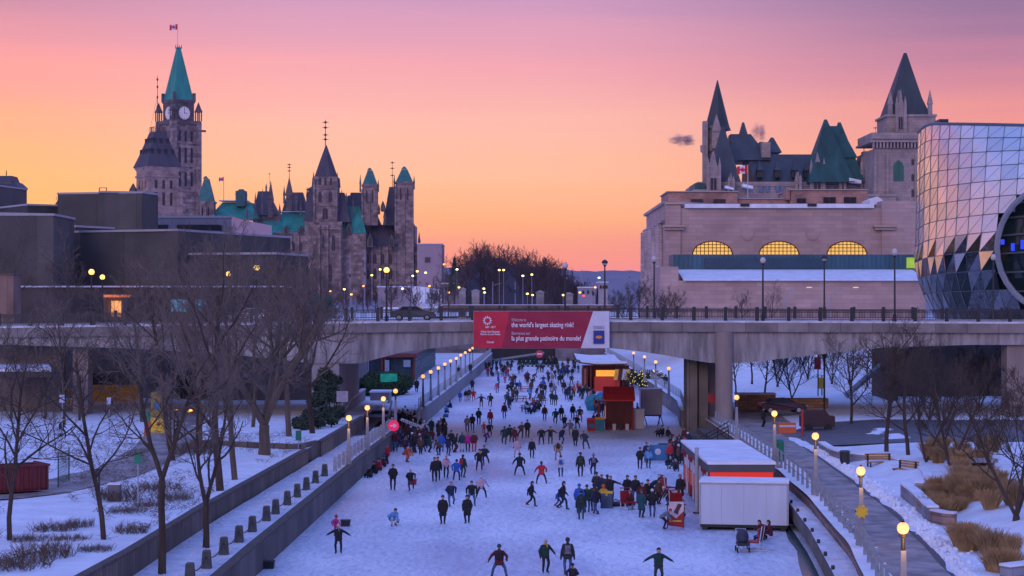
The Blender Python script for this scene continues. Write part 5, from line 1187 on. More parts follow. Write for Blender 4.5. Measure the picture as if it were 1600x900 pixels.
# right bank trees
RG = 'young bare trees beside the planter on the right'
tr('vase_b', 1385, 706, 9.0, 'wide spreading bare tree behind the two benches, leftmost of the right bank row', z=2.6, rz=.5, group=RG)
tr('vase_b', 1419, 711, 8.0, 'slender bare tree second in the row behind the benches', z=2.6, rz=2.5, group=RG)
tr('young_b', 1447, 722, 7.6, 'narrow bare tree third in the row behind the benches', z=2.6, rz=3.5, group=RG)
tr('vase_a', 1484, 728, 8.4, 'bushy forked bare tree above the golden grasses', z=2.6, rz=1.5, group=RG)
tr('vase_a', 1588, 806, 8.4, 'dark bare tree nearest the camera at the right edge', z=2.65, rz=4.4, group=RG)
for i, (px, py, z, h, lb) in enumerate(((1195,618,2.6,6.5,'bare tree under the bridge just right of the round column'),(1237,622,2.6,7,'dark leafless tree under the bridge beside the maroon car'),(1150,612,3.0,5.5,'small bare tree half hidden behind the round column'),(1530,640,2.6,7,'bare tree in front of the dark hall under the bridge'),(1330,612,2.8,6,'small bare tree right of the dark signal mast'),(1300,596,3.2,6.5,'bare tree on the snow slope behind the signal mast'),(1175,596,3.2,6.5,'dark bare tree deep behind the round column'),(1215,600,3.0,7,'dark bare tree behind the maroon car'),(1355,600,3.0,6.5,'bare tree beside the slanted grey column'),(1262,588,3.6,7,'bare tree farthest up the snow slope under the right span'),(1330,660,2.4,7.5,'bare tree at the far kerb of the service road'),(1452,655,2.4,7.5,'bare tree by the dark hall left of the far column'),(1390,650,2.4,7,'bare tree at the left corner of the dark hall'))):
    tr('vase_a' if i % 2 else 'vase_b', px, py, h, lb, z=z, rz=i*1.7, group='bare trees beyond the right span')
for i, (px, Y, h, key, lb) in enumerate(((1036,262,6.5,'vase_a','dense bare tree at the corner of the station building'),(1000,300,7.5,'vase_b','leafless tree left of the station corner'),(975,330,7,'vase_a','leafless tree right of the red banner, farther left'),(1052,250,4.8,'vase_b','short warm lit shrub like tree against the station wall'),(1160,262,5,'vase_b','thin tree in front of the pink lower wall, left'),(1205,262,5.6,'mid_a','thin tree in front of the pink lower wall, right'))):
    tree(key, (WX(px, Y), Y, 9.3), h, lb, i*2.1, 'trees at street level on the right')
# dead shrubs in the snow
def shrub_mesh(seed, n, w_, h):
    rd = random.Random(seed); b = MB()
    for i in range(n):
        a = rd.uniform(0, 6.28); r = w_*math.sqrt(rd.random()); p = Vector((r*math.cos(a), r*math.sin(a), 0)); d = Vector((rd.uniform(-.8,.8), rd.uniform(-.8,.8), rd.uniform(.3,1.1))).normalized(); L = rd.uniform(.35,1)*h
        q = p+d*L*.6; e = q+(d+Vector((rd.uniform(-.6,.6), rd.uniform(-.6,.6), -.2)))*L*.35; b.path([p, q, e], [.014,.010,.005], 3)
        for _ in range(3): f = p.lerp(q, rd.random()); b.path([f, f+Vector((rd.uniform(-.3,.3), rd.uniform(-.3,.3), rd.uniform(.05,.35)))*h], [.009,.004], 3)
    return b
shr = [shrub_mesh(i, 150, 1.5, .85).build('x', [mat('dead_shrub', (.12,.08,.055), .95, .4, 2)], fix=False) for i in range(3)]
shm = [o.data for o in shr]
for o in shr: bpy.data.objects.remove(o)
SH = [(185,780,1.1,'beneath the grey utility box'),(200,800,.8,'just below the utility box'),(85,828,1.0,'right of the leftmost tree foot'),(70,870,1.1,'in the snow at the lower left'),(25,885,1.3,'in the bottom left corner'),(110,845,.8,'in the middle of the lower left snow'),(205,832,.7,'between the straight tree and the wall'),(245,765,1.2,'left of the nearest forked tree'),(270,780,1,'behind the nearest forked tree'),(300,708,1.5,'in the bed behind the thick trunk'),(320,700,1.2,'beside the path behind the thick trunk'),(150,860,.7,'close to the retaining wall corner'),(125,822,.6,'left of the straight tree foot'),(45,845,.8,'below the leftmost tree'),(230,790,.7,'left of the wall behind the forked tree')]
for i, (px, py, s, wh) in enumerate(SH):
    p = onz(px, py, 2.35); o = bpy.data.objects.new('dead_shrub', shm[i % 3]); col.objects.link(o); o.location = (p.x, p.y, 2.33); o.scale = (s*.75, s*.75, s*(.8+.5*(i%3==0))); o.rotation_euler[2] = i*1.1
    tag(o, 'low tangled brown winter shrub %s' % wh, 'shrub', 'dead shrubs in the park snow')
b = MB(); rd = random.Random(3)
for i in range(6500):
    y = rd.uniform(72, 150); x = rd.uniform(max(-48, WX(-60, y)), XT(y)-1.0); 
    if nz(x*1.3, y*.9) < .05: continue
    z = zleft(x, y)+.02; b.path([(x,y,z),(x+rd.uniform(-.25,.25),y+rd.uniform(-.2,.2),z+rd.uniform(.05,.25)),(x+rd.uniform(-.5,.5),y+rd.uniform(-.3,.3),z+rd.uniform(.05,.4))], [.012,.01,.005], 3)
tag(b.build('twig_litter', MATS['dead_shrub'], fix=False), 'scattered twigs and dead stems poking through the park snow', 'undergrowth', kind='stuff')
# lumps of shovelled snow along the paths
b = MB(); rd = random.Random(9)
for i in range(1500):
    y = rd.uniform(50, 138); e = pl(y, [(45,14.2),(74,17.5),(96,19.6),(120,20.9),(140,21.8)]); x = e+.35+abs(rd.gauss(0, .55)); s_ = rd.uniform(.04,.15)
    b.rings([(s_,-.03),(s_*rd.uniform(.8,1.1),s_*.5),(s_*.4,s_*rd.uniform(.8,1.1))], 5, cx=x, cy=y, ph=rd.random()*3); 
    for q in range(-15, 0): v = b.v[q]; b.v[q] = (v[0], v[1], v[2]+zright(x, y)+.03*nz(x*2.7, y*3.1)+bankz(x, y))
for i in range(500):
    y = rd.uniform(50, 165); x = XRR(y)+rd.uniform(.1,.6)*(1 if y < 150 else .5); s_ = rd.uniform(.03,.10); b.rings([(s_,-.03),(s_,s_*.5),(s_*.4,s_)], 5, cx=x, cy=y)
    for q in range(-15, 0): v = b.v[q]; b.v[q] = (v[0], v[1], v[2]+zright(x, y)+.03*nz(x*2.7, y*3.1))
tag(b.build('snow_lumps', SNOW, fix=False), 'small lumps of shovelled snow along the right path', 'snow', kind='stuff')
b = MB()
for i in range(1600):
    y = rd.uniform(76, 168); x = rd.uniform(XT(y)+.2, XL(y)-.4); s_ = rd.uniform(.03,.11); b.rings([(s_,-.02),(s_,s_*.35),(s_*.4,s_*.6)], 5, cx=x, cy=y)
    for q in range(-15, 0): v = b.v[q]; b.v[q] = (v[0], v[1], v[2]+1.4)
tag(b.build('snow_crumbs', SNOWR, fix=False), 'crumbs of trodden snow on the left promenade', 'snow', kind='stuff')
# golden grasses right
GRS = mat('golden_grass', (.36,.235,.11), .9, .4, 2)
def grass_clump(seed, n=420, w_=.55, h=1.15):
    rd = random.Random(seed); b = MB()
    for i in range(n):
        a = rd.uniform(0, 6.28); r = w_*rd.random()**.7; p = Vector((r*math.cos(a)*.6, r*math.sin(a)*.6, 0)); o = Vector((math.cos(a), math.sin(a), 0))*r*rd.uniform(.4,1.2); L = h*rd.uniform(.55,1)
        b.path([p, p+o*.4+Vector((0,0,L*.6)), p+o+Vector((rd.uniform(-.1,.1), 0, L))], [.014,.012,.006], 3)
    return b
gc = []
for i in range(4): o = grass_clump(i).build('x', GRS, fix=False); gc.append(o.data); bpy.data.objects.remove(o)
GP_ = []
rd = random.Random(12)
for (x0, x1, y0, y1, n, wh) in ((1448,1585,752,792,34,'in the wide bed behind the planter wall'),(1500,1540,820,850,6,'in the small bed at the wall end'),(1545,1590,835,872,7,'beside the right edge tree'),(1450,1500,700,730,8,'behind the third slender tree'),(1480,1560,700,740,8,'at the back of the bed')):
    for i in range(n):
        px, py = rd.uniform(x0, x1), rd.uniform(y0, y1); p = onz(px, py, 2.6); GP_.append((p, px, wh))
GP_.sort(key=lambda t: (t[2], t[1])); cnt = {}
for i, (p, px, wh) in enumerate(GP_):
    cnt[wh] = cnt.get(wh, 0)+1; o = bpy.data.objects.new('grass_tuft', gc[i % 4]); col.objects.link(o); o.location = (p.x, p.y, zright(p.x, p.y)-.03); s = rd.uniform(.75, 1.15); o.scale = (s, s, s*rd.uniform(.8,1.1)); o.rotation_euler[2] = rd.uniform(0, 6)
    tag(o, 'golden grass tuft %s, %s from left' % (wh, ORD[cnt[wh]-1] if cnt[wh] <= 30 else 'thirty-'+ORD[cnt[wh]-31]), 'grass tuft', 'golden grass tufts on the right bank')
# evergreen hedges
LEAFM = mat('evergreen_leaf', (.028,.055,.03), .8, .5, 1.5)
def leafball(b, c, r, n, rd, s=.16, sc=(1,1,.8)):
    for i in range(n):
        v = Vector((rd.gauss(0,1), rd.gauss(0,1), rd.gauss(0,1))).normalized(); q = Vector(c)+Vector((v.x*sc[0], v.y*sc[1], v.z*sc[2]))*r*rd.uniform(.35,1.1)
        t = Vector((rd.gauss(0,1), rd.gauss(0,1), rd.gauss(0,1))).normalized()*s*rd.uniform(.5,1.2); u = v.cross(t).normalized()*s*.6; b.poly([q-t, q+u, q+t, q-u])
rd = random.Random(4)
def evergreen(name, label, blobs, z, snow=True, leaf=None):
    r = empty(name, label, 'hedge', (blobs[0][0], blobs[0][1], z)); b = MB()
    for (x, y, zz, rr) in blobs: leafball(b, (x, y, zz), rr, int(1300*rr*rr)+100, rd)
    b.build('foliage', leaf or LEAFM, r, world=True, fix=False)
    b = MB()
    for (x, y, zz, rr) in blobs: b.tube((x, y, z-.2), (x, y, zz), .09, .04, 5); pass
    b.build('stems', BARK, r, world=True)
evergreen('evergreen_hedge', 'dark evergreen hedge at the end of the upper park bed', [(onz(px, py, 2.4).x, onz(px, py, 2.4).y, 2.4+h_, rr) for px, py, h_, rr in ((466,668,.4,.6),(476,671,.5,.7),(486,667,.9,.8),(497,669,.6,.7),(508,664,1.0,.8),(518,666,.6,.6),(527,660,.9,.7),(505,655,2.0,.9),(515,653,2.6,.8),(492,655,1.7,.8),(523,650,3.3,.7),(508,650,3.9,.75),(517,648,4.7,.6),(499,652,2.9,.7),(526,655,2.0,.7),(512,648,5.4,.45))], 2.4)
evergreen('evergreen_bush', 'round dark green bush mound with a green banner on the left deck', [(WX(px, 222), 222+dy, z_, rr) for px, z_, rr, dy in ((572,2.8,1.3,0),(588,2.5,1.5,-2),(606,2.4,1.5,-3),(622,2.8,1.4,0),(630,3.2,1.2,2),(596,3.2,1.5,2),(612,3.3,1.5,3),(580,3.4,1.2,3))], 1.8, leaf=mat('lit_evergreen', (.03,.075,.02), .8, .5, 1.5))
r = empty('green_banner', 'bright green banner draped on the round dark bush', 'banner', (WX(608, 217), 217, 3.2))
b = MB(); rows = []
for j in range(5): rows.append([b.vert((WX(lerp(595, 621, i/8), 217.5), 217.0-.2*math.sin(i*1.1+j), WZ(lerp(583.5, 597-1.5*i/8, j/4), 217.5))) for i in range(9)])
for j in range(4):
    for i in range(8): b.face((rows[j][i], rows[j][i+1], rows[j+1][i+1], rows[j+1][i]))
b.build('cloth', mat('green_cloth', (.02,.42,.24), .6, .15, 2, emit=(.02,.5,.3), estr=.12), r, world=True, fix=False)
b = MB()
for px in (595, 621): b.tube((WX(px, 217.6), 217.6, 1.8), (WX(px, 217.6), 217.6, WZ(583, 217.6)), .05)
b.build('stake', BLACK, r, world=True)
# little christmas trees on the far ice
cb = MB(); rd = random.Random(8)
for i in range(420):
    t = rd.random()**.7; a = rd.uniform(0, 6.28); rr = .55*(1-t)+.03; q = Vector((rr*math.cos(a), rr*math.sin(a), .25+1.45*t)); o_ = Vector((math.cos(a), math.sin(a), -.5)); s_ = .16; b_ = Vector((-math.sin(a), math.cos(a), 0))
    cb.poly([q-b_*s_*.5, q+o_*s_*1.3, q+b_*s_*.5, q+Vector((0,0,s_))])
r0_ = empty('small_conifer', 'x', 'tree'); cb.build('crown', mat('conifer', (.02,.06,.035), .85, .4, 3), r0_, fix=False); b = MB(); b.tube((0,0,0),(0,0,1.5),.05,.02); b.frus(0,0,0,.35,.35,.3,.25,.25); b.build('trunk', BARK, r0_)
for i, px in enumerate((812,818,825,832,838,850,857,864,869)):
    lb = 'small dark conifer standing on the far ice, %s from the left in its row' % ORD[i]; loc = (WX(px, 366), 366, 0)
    if i == 0: r0_.location = loc; r0_['label'] = lb; r0_['group'] = 'row of small conifers on the ice'; r0_.scale = (1.05,)*3
    else: copy_tree(r0_, loc=loc, label=lb, rz=i*1.0)
# clutter of conifers beside the right ice stairs and the left crowd
# ---- the wooded slope behind (one mass) and city trees
ft = []
for sd in (61, 62, 63): T, C = tree_mesh(seed=sd, h=13, fork=.18, spread=1.0, r0=.22, nb=(9,7,5), tw=.045, levels=3); ft.append((T, C))
def wood(name, label, spots, m):
    V = []; Fc = []; off = 0
    for (x, y, z, s, a, k) in spots:
        for mb in ft[k]:
            ca, sa = math.cos(a)*s, math.sin(a)*s
            V.extend([(x+vx*ca-vy*sa, y+vx*sa+vy*ca, z+vz*s) for vx, vy, vz in mb.v]); Fc.extend([tuple(i+off for i in f) for f in mb.f]); off = len(V)
    me = bpy.data.meshes.new(name); me.from_pydata(V, [], Fc); me.materials.append(m); o = bpy.data.objects.new(name, me); col.objects.link(o); tag(o, label, 'woods', kind='stuff')
WD = mat('winter_wood', (.065,.038,.036), .95, .35, .05)
crest = [(690,432),(715,410),(735,392),(755,385),(785,386),(800,398),(820,396),(840,404),(860,412),(875,420),(890,432),(905,445),(925,462),(950,475)]
rd = random.Random(2); sp_ = []
for i in range(135):
    px = rd.uniform(700, 945); Y = rd.uniform(600, 720); tp = pl(px, crest); top = WZ(lerp(tp-4, 470, rd.random()**1.9), Y); s = rd.uniform(.75, 1.15); base = top-13*s
    sp_.append((WX(px, Y), Y, max(base, -1), s, rd.uniform(0, 6), i % 3))
wood('woods', 'bare wooded hillside rising behind the bridge, centre', sp_, WD)
sp_ = [(WX(px, Y), Y, 9.2, s, px, k) for px, Y, s, k in [(rd.uniform(430, 700), rd.uniform(480, 600), rd.uniform(.35,.75), i % 3) for i in range(34)]]
wood('woods', 'low bare trees along the road below the gothic parliament block', sp_, WD)
# hillside body under the woods
b = MB(); prev = None
for px in range(640, 980, 10):
    tp = pl(px, crest)+(17 if px > 700 else 24); x = WX(px, 680); cur = [b.vert((WX(px, 600), 600, -1)), b.vert((x, 680, WZ(min(tp, 476), 680))), b.vert((WX(px, 760), 760, -1))]
    if prev:
        for k in range(2): b.face((prev[k], prev[k+1], cur[k+1], cur[k]))
    prev = cur
tag(b.build('wooded_slope', mat('slope_brown', (.07,.05,.065), .95, .3, .08), smooth=True, fix=False), kind='structure')
b = MB(); b.prism([(WX(625,600), WZ(452,600)), (WX(652,600), WZ(447,600)), (WX(690,600), WZ(452,600)), (WX(705,600), 8), (WX(590,600), 8)], 'y', 596, 620); structure('snowy_bank', b, SNOW)
# pointed spruce
r = empty('spruce', 'lone pointed spruce rising left of the wooded hillside', 'tree', (WX(710, 560), 560, 12)); b = MB(); rd = random.Random(1)
for i in range(700):
    t = rd.random()**.8; a = rd.uniform(0, 6.28); rr = 2.2*(1-t)+.05; q = Vector((rr*math.cos(a), rr*math.sin(a), 1.5+12.5*t)); s_ = .55; o_ = Vector((math.cos(a), math.sin(a), -.4)); b_ = Vector((-math.sin(a), math.cos(a), 0)); b.poly([q-b_*s_*.5, q+o_*s_, q+b_*s_*.5, q+Vector((0,0,s_))])
b.build('crown', MATS['conifer'], r, fix=False); b = MB(); b.tube((0,0,0),(0,0,13),.2,.05); b.build('trunk', BARK, r)
# green lit bush left
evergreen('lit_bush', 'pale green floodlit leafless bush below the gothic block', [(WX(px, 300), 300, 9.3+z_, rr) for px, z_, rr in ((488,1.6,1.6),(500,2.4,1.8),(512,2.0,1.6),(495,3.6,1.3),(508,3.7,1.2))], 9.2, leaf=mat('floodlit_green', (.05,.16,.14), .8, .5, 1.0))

# ================================================================= FAR STREET LIGHTS, SIGNALS
def pole_light(px, py, Y, kind, label, yb=478):
    r = empty('street_light', label, 'street light', (WX(px, Y), Y, WZ(yb, Y)), 0, 'street lights beyond the bridge'); h = WZ(py, Y)-WZ(yb, Y); sz = Y/F
    em = {'o': mat('sodium_lamp', (1,.5,.1), .5, .02, 1, emit=(1,.34,.04), estr=3.0), 'y': mat('yellow_lamp', (1,.8,.2), .5, .02, 1, emit=(1,.72,.16), estr=3.4), 'w': mat('white_lamp', (1,1,.8), .5, .02, 1, emit=(.95,.95,.62), estr=3.0), 'r': mat('red_signal', (1,.1,.1), .5, .02, 1, emit=(1,.03,.05), estr=3.0)}[kind]
    b = MB(); b.tube((0,0,0), (0,0,h-1.0*sz), .42*sz, .3*sz, 6); b.box(-1.6*sz, 1.6*sz, -.3*sz, .3*sz, h-1.4*sz, h-.9*sz); b.build('pole', mat('pale_pole', (.28,.26,.33), .7), r)
    b = MB(); b.rings([(.5*sz,h+1.6*sz),(1.0*sz,h+1.3*sz)], 8); b.build('hood', BLACK, r)
    b = MB(); b.sphere((0,0,h), 1.75*sz, nu=10, nv=7, sc=(1.15,1,.8)); b.build('lamp_head', em, r, smooth=True)
FL = [(581,430,'y'),(594,421,'y'),(645,431,'w'),(652,424,'y'),(665,426,'y'),(694,413,'o'),(701,457,'o'),(757,457,'y'),(756,451,'y'),(780,422,'y'),(787,422,'y'),(824,459,'y'),(817,431,'w'),(831,429,'y'),(832,461,'y'),(880,461,'y'),(906,457,'o'),(912,462,'r'),(936,434,'w'),(930,449,'o'),(714,421,'w'),(568,447,'o'),(538,452,'y'),(629,451,'w'),(671,447,'o'),(717,449,'y'),(549,460,'o'),(516,455,'o')]
for i, (px, py, kd) in enumerate(FL):
    Y = 420+(i*37) % 130; nm = {'o':'orange','y':'yellow','w':'pale white','r':'red'}[kd]
    zone = 'below the gothic block' if px < 650 else 'left of the wooded hillside' if px < 740 else 'in front of the wooded hillside' if px < 870 else 'right of the wooded hillside'
    pole_light(px, py, Y, kd, '%s street light %s, %s' % (nm, zone, 'n'+str(i)))
# relabel with ordinals by position
sl_ = sorted([o for o in bpy.data.objects if o.name.startswith('street_light')], key=lambda o: o.location.x/o.location.y)
cnt = {}
for o in sl_:
    base = o['label'].split(', n')[0].rsplit(',', 1)[0]; base = o['label'][:o['label'].rfind(', n')]; cnt.setdefault(base, []).append(o)
for base, lst in cnt.items():
    for i, o in enumerate(lst): o['label'] = base if len(lst) == 1 else base+', %s from the left' % ORD[i]
def tall_pole(px, yt, yb, Y, label, arm=0):
    r = empty('signal_pole', label, 'pole', (WX(px, Y), Y, WZ(yb, Y)), 0, 'slim poles beyond the bridge'); h = WZ(yt, Y)-WZ(yb, Y); b = MB(); b.tube((0,0,0), (0,0,h), .12, .08, 6)
    if arm: b.tube((0,0,h*.85), (arm,0,h*.95), .06, None, 5)
    b.build('pole', mat('pale_pole', (.28,.26,.33), .7), r)
    b = MB(); b.box(-.25,.25,-.2,.2,h*.55,h*.55+.8) if not arm else b.box(arm-.2,arm+.2,-.2,.2,h*.95-.9,h*.95); b.build('signal_box', BLACK, r)
tall_pole(770,440,480,410,'pale slim signal pole with arm left of the wooded hillside middle', 2); tall_pole(805,440,480,412,'pale slim pole just right of the armed one'); tall_pole(927,447,480,412,'pale slim pole right of the rightmost gate pillar'); tall_pole(909,421,480,500,'thin tall mast before the far blue hills'); tall_pole(547,395,480,520,'pale slender mast in front of the gothic block'); tall_pole(570,390,480,500,'taller pale mast right of the slender one')
for (px, py, arm, lb) in ((1225,470,3.6,'curved arm street light in front of the pink wall, left one'),(1298,470,3.8,'curved arm street light in front of the pink wall, right one')):
    r = empty('arm_light', lb, 'street light', (WX(px, 215), 215, 9.8), 0, 'curved arm lights on the right'); b = MB(); b.tube((0,0,0),(0,0,3.6),.08,.06); b.path([(0,0,3.6),(.4,0,4.3),(1.2,0,4.7),(2.2,0,4.75),(2.7,0,4.75)],[.06,.055,.05,.045,.04],6); b.build('pole', GALV, r); b = MB(); b.box(2.6,3.2,-.13,.13,4.70,4.80); b.build('lamp_head', mat('warm_led', (1,.7,.3), .5, .02, 1, emit=(1,.6,.2), estr=.7), r)
# ================================================================= PROPS ON THE ICE
RED = mat('red_paint', (.30,.012,.015), .5, .25, 1.5); REDD = mat('dark_red_boards', (.11,.02,.014), .7, .4, 2.5, streak=True); REDM = mat('red_metal_roof', (.78,.05,.045), .45, .15, 2)
WHT = mat('white_panel', (.50,.56,.66), .5, .09, .9, streak=True); GRY = mat('grey_box', (.50,.50,.58), .6, .1, 1); BLU = mat('blue_plastic', (.03,.16,.35), .5, .25, 2); TEAL2 = mat('teal_plastic', (.02,.20,.22), .5, .3, 2)
YEL = mat('yellow_paint', (.70,.45,.03), .6, .15, 2); ORG = mat('orange_plastic', (.55,.10,.02), .6, .15, 2); GRN = mat('green_paint', (.01,.20,.11), .5, .15, 2)
# white container
r = empty('white_container', 'long white panelled container standing on the ice in front of the red cabin', 'container', (13.1, 104.9, 0), R(-9))
L_ = 5.0
b = MB(); b.box(-L_/2, L_/2, 0, 3.0, .34, 2.62); b.build('body', WHT, r)
b = MB(); 
for x in (-L_/2-.012, L_/2-.10): b.box(x, x+.11, -.02, .1, .34, 2.66)
b.box(-L_/2-.02, L_/2+.02, -.025, .08, 2.60, 2.69); b.box(L_/2-.05, L_/2+.02, -.02, 3.02, 2.6, 2.68)
for q in range(1, 4): b.box(-L_/2+q*1.25-.008, -L_/2+q*1.25+.008, -.006, .05, .36, 2.6)
b.build('edge_trim', GALV, r)
b = MB(); b.box(-L_/2+.05, L_/2-.05, .1, 2.9, .16, .338); 
for x in (-2.2,-.4,1.2,2.2): b.box(x-.15, x+.15, .05, 2.95, 0, .16)
b.build('skid', mat('dark_skid', (.03,.035,.03), .8, .3, 2), r)
b = MB(); b.box(-L_/2-.03, L_/2+.03, -.03, 3.03, 2.70, 2.76); b.build('snow_top', SNOW, r)
b = MB(); b.T = Matrix.Translation((L_/2+.01, .75, 1.9)) @ Matrix.Rotation(R(90), 4, 'Y'); b.rings([(.42,-.01),(.42,.012)], 22); b.build('round_emblem', GRY, r)
# red cabin
r = empty('red_cabin', 'long red rental cabin with flat snowy roof, behind the white container', 'cabin', (13.5, 108.5, 0))
x0, x1, y0, y1 = 11.5, 15.4, 108.6, 126
b = MB(); b.box(x0+.25, x1-.1, y0+.2, y1-.2, .2, 2.97); b.build('wall', RED, r, world=True)
b = MB(); b.box(x0, x1, y0, y1, 2.98, 3.42); b.build('roof_box', mat('roof_fascia', (.07,.075,.09), .6, .15, .6), r, world=True)
b = MB(); b.box(x0-.05, x1+.05, y0-.05, y1+.05, 3.421, 3.56); b.build('roof_snow', SNOW, r, world=True)
b = MB(); b.box(x0+.1, x1-.1, y0+.12, y0+.19, 2.45, 2.96); b.build('lit_band', mat('lit_red_band', (.6,.03,.02), .5, .1, 1, emit=(1,.04,.02), estr=.4), r, world=True)
for q in range(9):
    b = MB(); yy = y0+.3+q*2.1; b.box(x0+.12, x0+.22, yy, yy+.16, .2, 2.75); b.build('post', WHT if q % 2 else RED, r, world=True)
b = MB(); b.box(x0+.16, x0+.24, y0+.5, y1-.4, 1.0, 1.9); b.build('service_window', mat('warm_inside', (.30,.06,.03), .5, .5, 1, emit=(1,.2,.06), estr=.12), r, world=True)
for q in range(8):
    b = MB(); yy = y0+.8+q*2.1; b.box(x0+.13, x0+.17, yy, yy+1.1, 2.0, 2.5); b.build('sign_panel', WHT, r, world=True)
r = empty('steel_pole', 'grey steel pole standing at the front left corner of the red cabin', 'pole', (11.3, 113.5, 0)); b = MB(); b.tube((0,0,0),(0,0,3.9),.12,.12,10); b.rings([(.14,3.9),(.14,4.0),(.02,4.05)],10); b.build('pole', GALV, r)
b = MB(); b.rings([(.25,0),(.25,.08)], 10); b.build('base_plate', BLACK, r)
# red kiosk
r = empty('red_kiosk', 'tall dark red wooden kiosk with bright red gabled roof on the ice', 'kiosk', (WX(968, 187), 187, 0))
w_ = 2.7; b = MB(); b.box(-w_/2, w_/2, 0, 3.0, .1, 2.95); b.build('wall', REDD, r)
b = MB()
for x in (-w_/2-.06, w_/2-.06): b.box(x, x+.12, -.06, .06, 0, 2.95)
b.box(-w_/2-.05, w_/2+.05, -.05, .03, 0, .22); b.build('corner_board', RED, r)
b = MB(); b.prism([(-.35,2.9),(1.5,4.15),(3.35,2.9),(3.35,3.02),(1.5,4.29),(-.35,3.02)], 'x', -w_/2-.22, w_/2+.22)
for q in range(11): x = -w_/2-.2+q*(w_+.4)/10; b.prism([(-.36,3.03),(1.5,4.30),(1.5,4.34),(-.37,3.07)], 'x', x-.015, x+.015)
b.build('roof', REDM, r)
b = MB(); b.prism([(.0,2.95),(1.5,4.0),(3.0,2.95)], 'x', -w_/2+.02, w_/2-.02); b.build('gable', REDD, r)
b = MB(); b.box(-w_/2-.75, -w_/2-.02, .3, 2.6, .95, 1.02); b.box(-w_/2-.7,-w_/2-.6,.3,.4,0,.95); b.box(-w_/2-.7,-w_/2-.6,2.5,2.6,0,3.0); b.box(-w_/2-.72,-w_/2-.1,.2,.3,2.8,2.95); b.box(-w_/2-.72,-w_/2-.62,.2,.3,1.0,2.9); b.build('side_counter', RED, r)
b = MB(); b.box(-w_/2-.015, -w_/2+.03, .5, 2.4, 1.05, 2.3); b.build('serving_hatch', mat('hatch_glow', (.5,.3,.25), .5, .3, 1, emit=(1,.45,.3), estr=.4), r)
for i, x in enumerate((-.55,.1,.75)):
    b = MB(); b.frus(x, -.28, 0, .3, .3, .62, .36, .36); o = tag(b.build('waste_bin', WHT if i != 1 else BLACK, loc=r.location), '%s bin against the dark red kiosk wall' % ('small white left','black middle','small white right')[i].replace('small white left','left small white').replace('black middle','black').replace('small white right','right small white'), 'bin', 'bins at the red kiosk')
# small grey box & white box on stand
r = empty('storage_box', 'low grey storage box right against the red kiosk', 'box', (WX(997, 188), 187.5, 0)); b = MB(); b.box(-.75,.6,0,1.6,.05,1.95); b.build('body', GRY, r); b = MB(); b.box(-.8,.65,-.05,1.65,1.96,2.03); b.build('lid', SNOWR, r)
r = empty('raised_box', 'pale grey box trailer raised on black trestle legs right of the kiosk', 'box', (WX(1019, 192), 193, 0))
b = MB(); b.box(-1.12,1.12,0,2.0,1.15,3.75); b.build('body', GRY, r); b = MB(); b.box(-1.15,1.15,-.03,2.03,3.76,3.86); b.build('snow_top', SNOW, r)
b = MB(); b.box(-1.05,1.05,.05,.15,1.0,1.14)
for x in (-.75,.95):
    b.tube((x,.1,1.1),(x-.35,-.2,0),.05); b.tube((x,.1,1.1),(x+.3,.1,0),.05); b.tube((x,1.8,1.1),(x,2.0,0),.05)
b.build('trestle', BLACK, r)
# food booth with curved snowy roof
Yb = 268; r = empty('food_booth', 'wide food booth with sagging snowy roof and glowing orange sign', 'booth', (WX(930, Yb), Yb, 0))
X = lambda px, y=Yb: WX(px, y)
b = MB(); rows = []
for j in range(7):
    yy = lerp(Yb-2, Yb+30, j/6); xl, xr = lerp(WX(907, Yb-2), WX(897, Yb+30), j/6), lerp(WX(980, Yb-2), WX(960, Yb+30), j/6)
    rows.append([(lerp(xl, xr, i/10), yy, 4.0+.25*math.cos(j*.9)-.35*(i/10)+.5*abs(i/10-.35)+.25*j/6) for i in range(11)])
ids = [[b.vert(p) for p in row] for row in rows]; idl = [[b.vert((p[0], p[1], p[2]-.35)) for p in row] for row in rows]
for j in range(6):
    for i in range(10): b.face((ids[j][i], ids[j][i+1], ids[j+1][i+1], ids[j+1][i])); b.face((idl[j][i], idl[j+1][i], idl[j+1][i+1], idl[j][i+1]))
for i in range(10): b.face((idl[0][i], idl[0][i+1], ids[0][i+1], ids[0][i]))
b.build('snowy_roof', SNOW, r, world=True, smooth=False)
b = MB(); b.path([(p[0], p[1]-.05, p[2]-.3) for p in rows[0]], [.13]*11, 4); b.path([(p[0]-.05, p[1], p[2]-.3) for p in [q[0] for q in rows]], [.13]*7, 4); b.build('roof_edge', mat('booth_edge', (.06,.035,.03), .8), r, world=True)
b = MB(); b.box(X(929), X(968), Yb, Yb+6, 0, 2.0); b.build('red_counter', mat('counter_red', (.42,.03,.02), .5, .2, 1, emit=(1,.06,.02), estr=.08), r, world=True)
b = MB(); b.box(X(931), X(962), Yb-.3, Yb-.1, 2.1, 3.0); b.build('orange_sign', mat('glowing_orange_sign', (.8,.35,.05), .5, .6, 2.2, emit=(1,.38,.03), estr=.8), r, world=True)
b = MB(); b.box(X(912), X(985), Yb+3, Yb+3.3, 0, 3.6)
for px in (911, 917, 923, 974): b.box(X(px)-.12, X(px)+.12, Yb-.2, Yb+.05, 0, 3.7)
b.build('back_wall', REDD, r, world=True)
b = MB(); b.box(X(912)-.2, X(916), Yb-.1, Yb+2.8, 0.2, 3.2); b.build('side_panel', mat('warm_side_panel', (.35,.10,.05), .5, .4, 1), r, world=True)
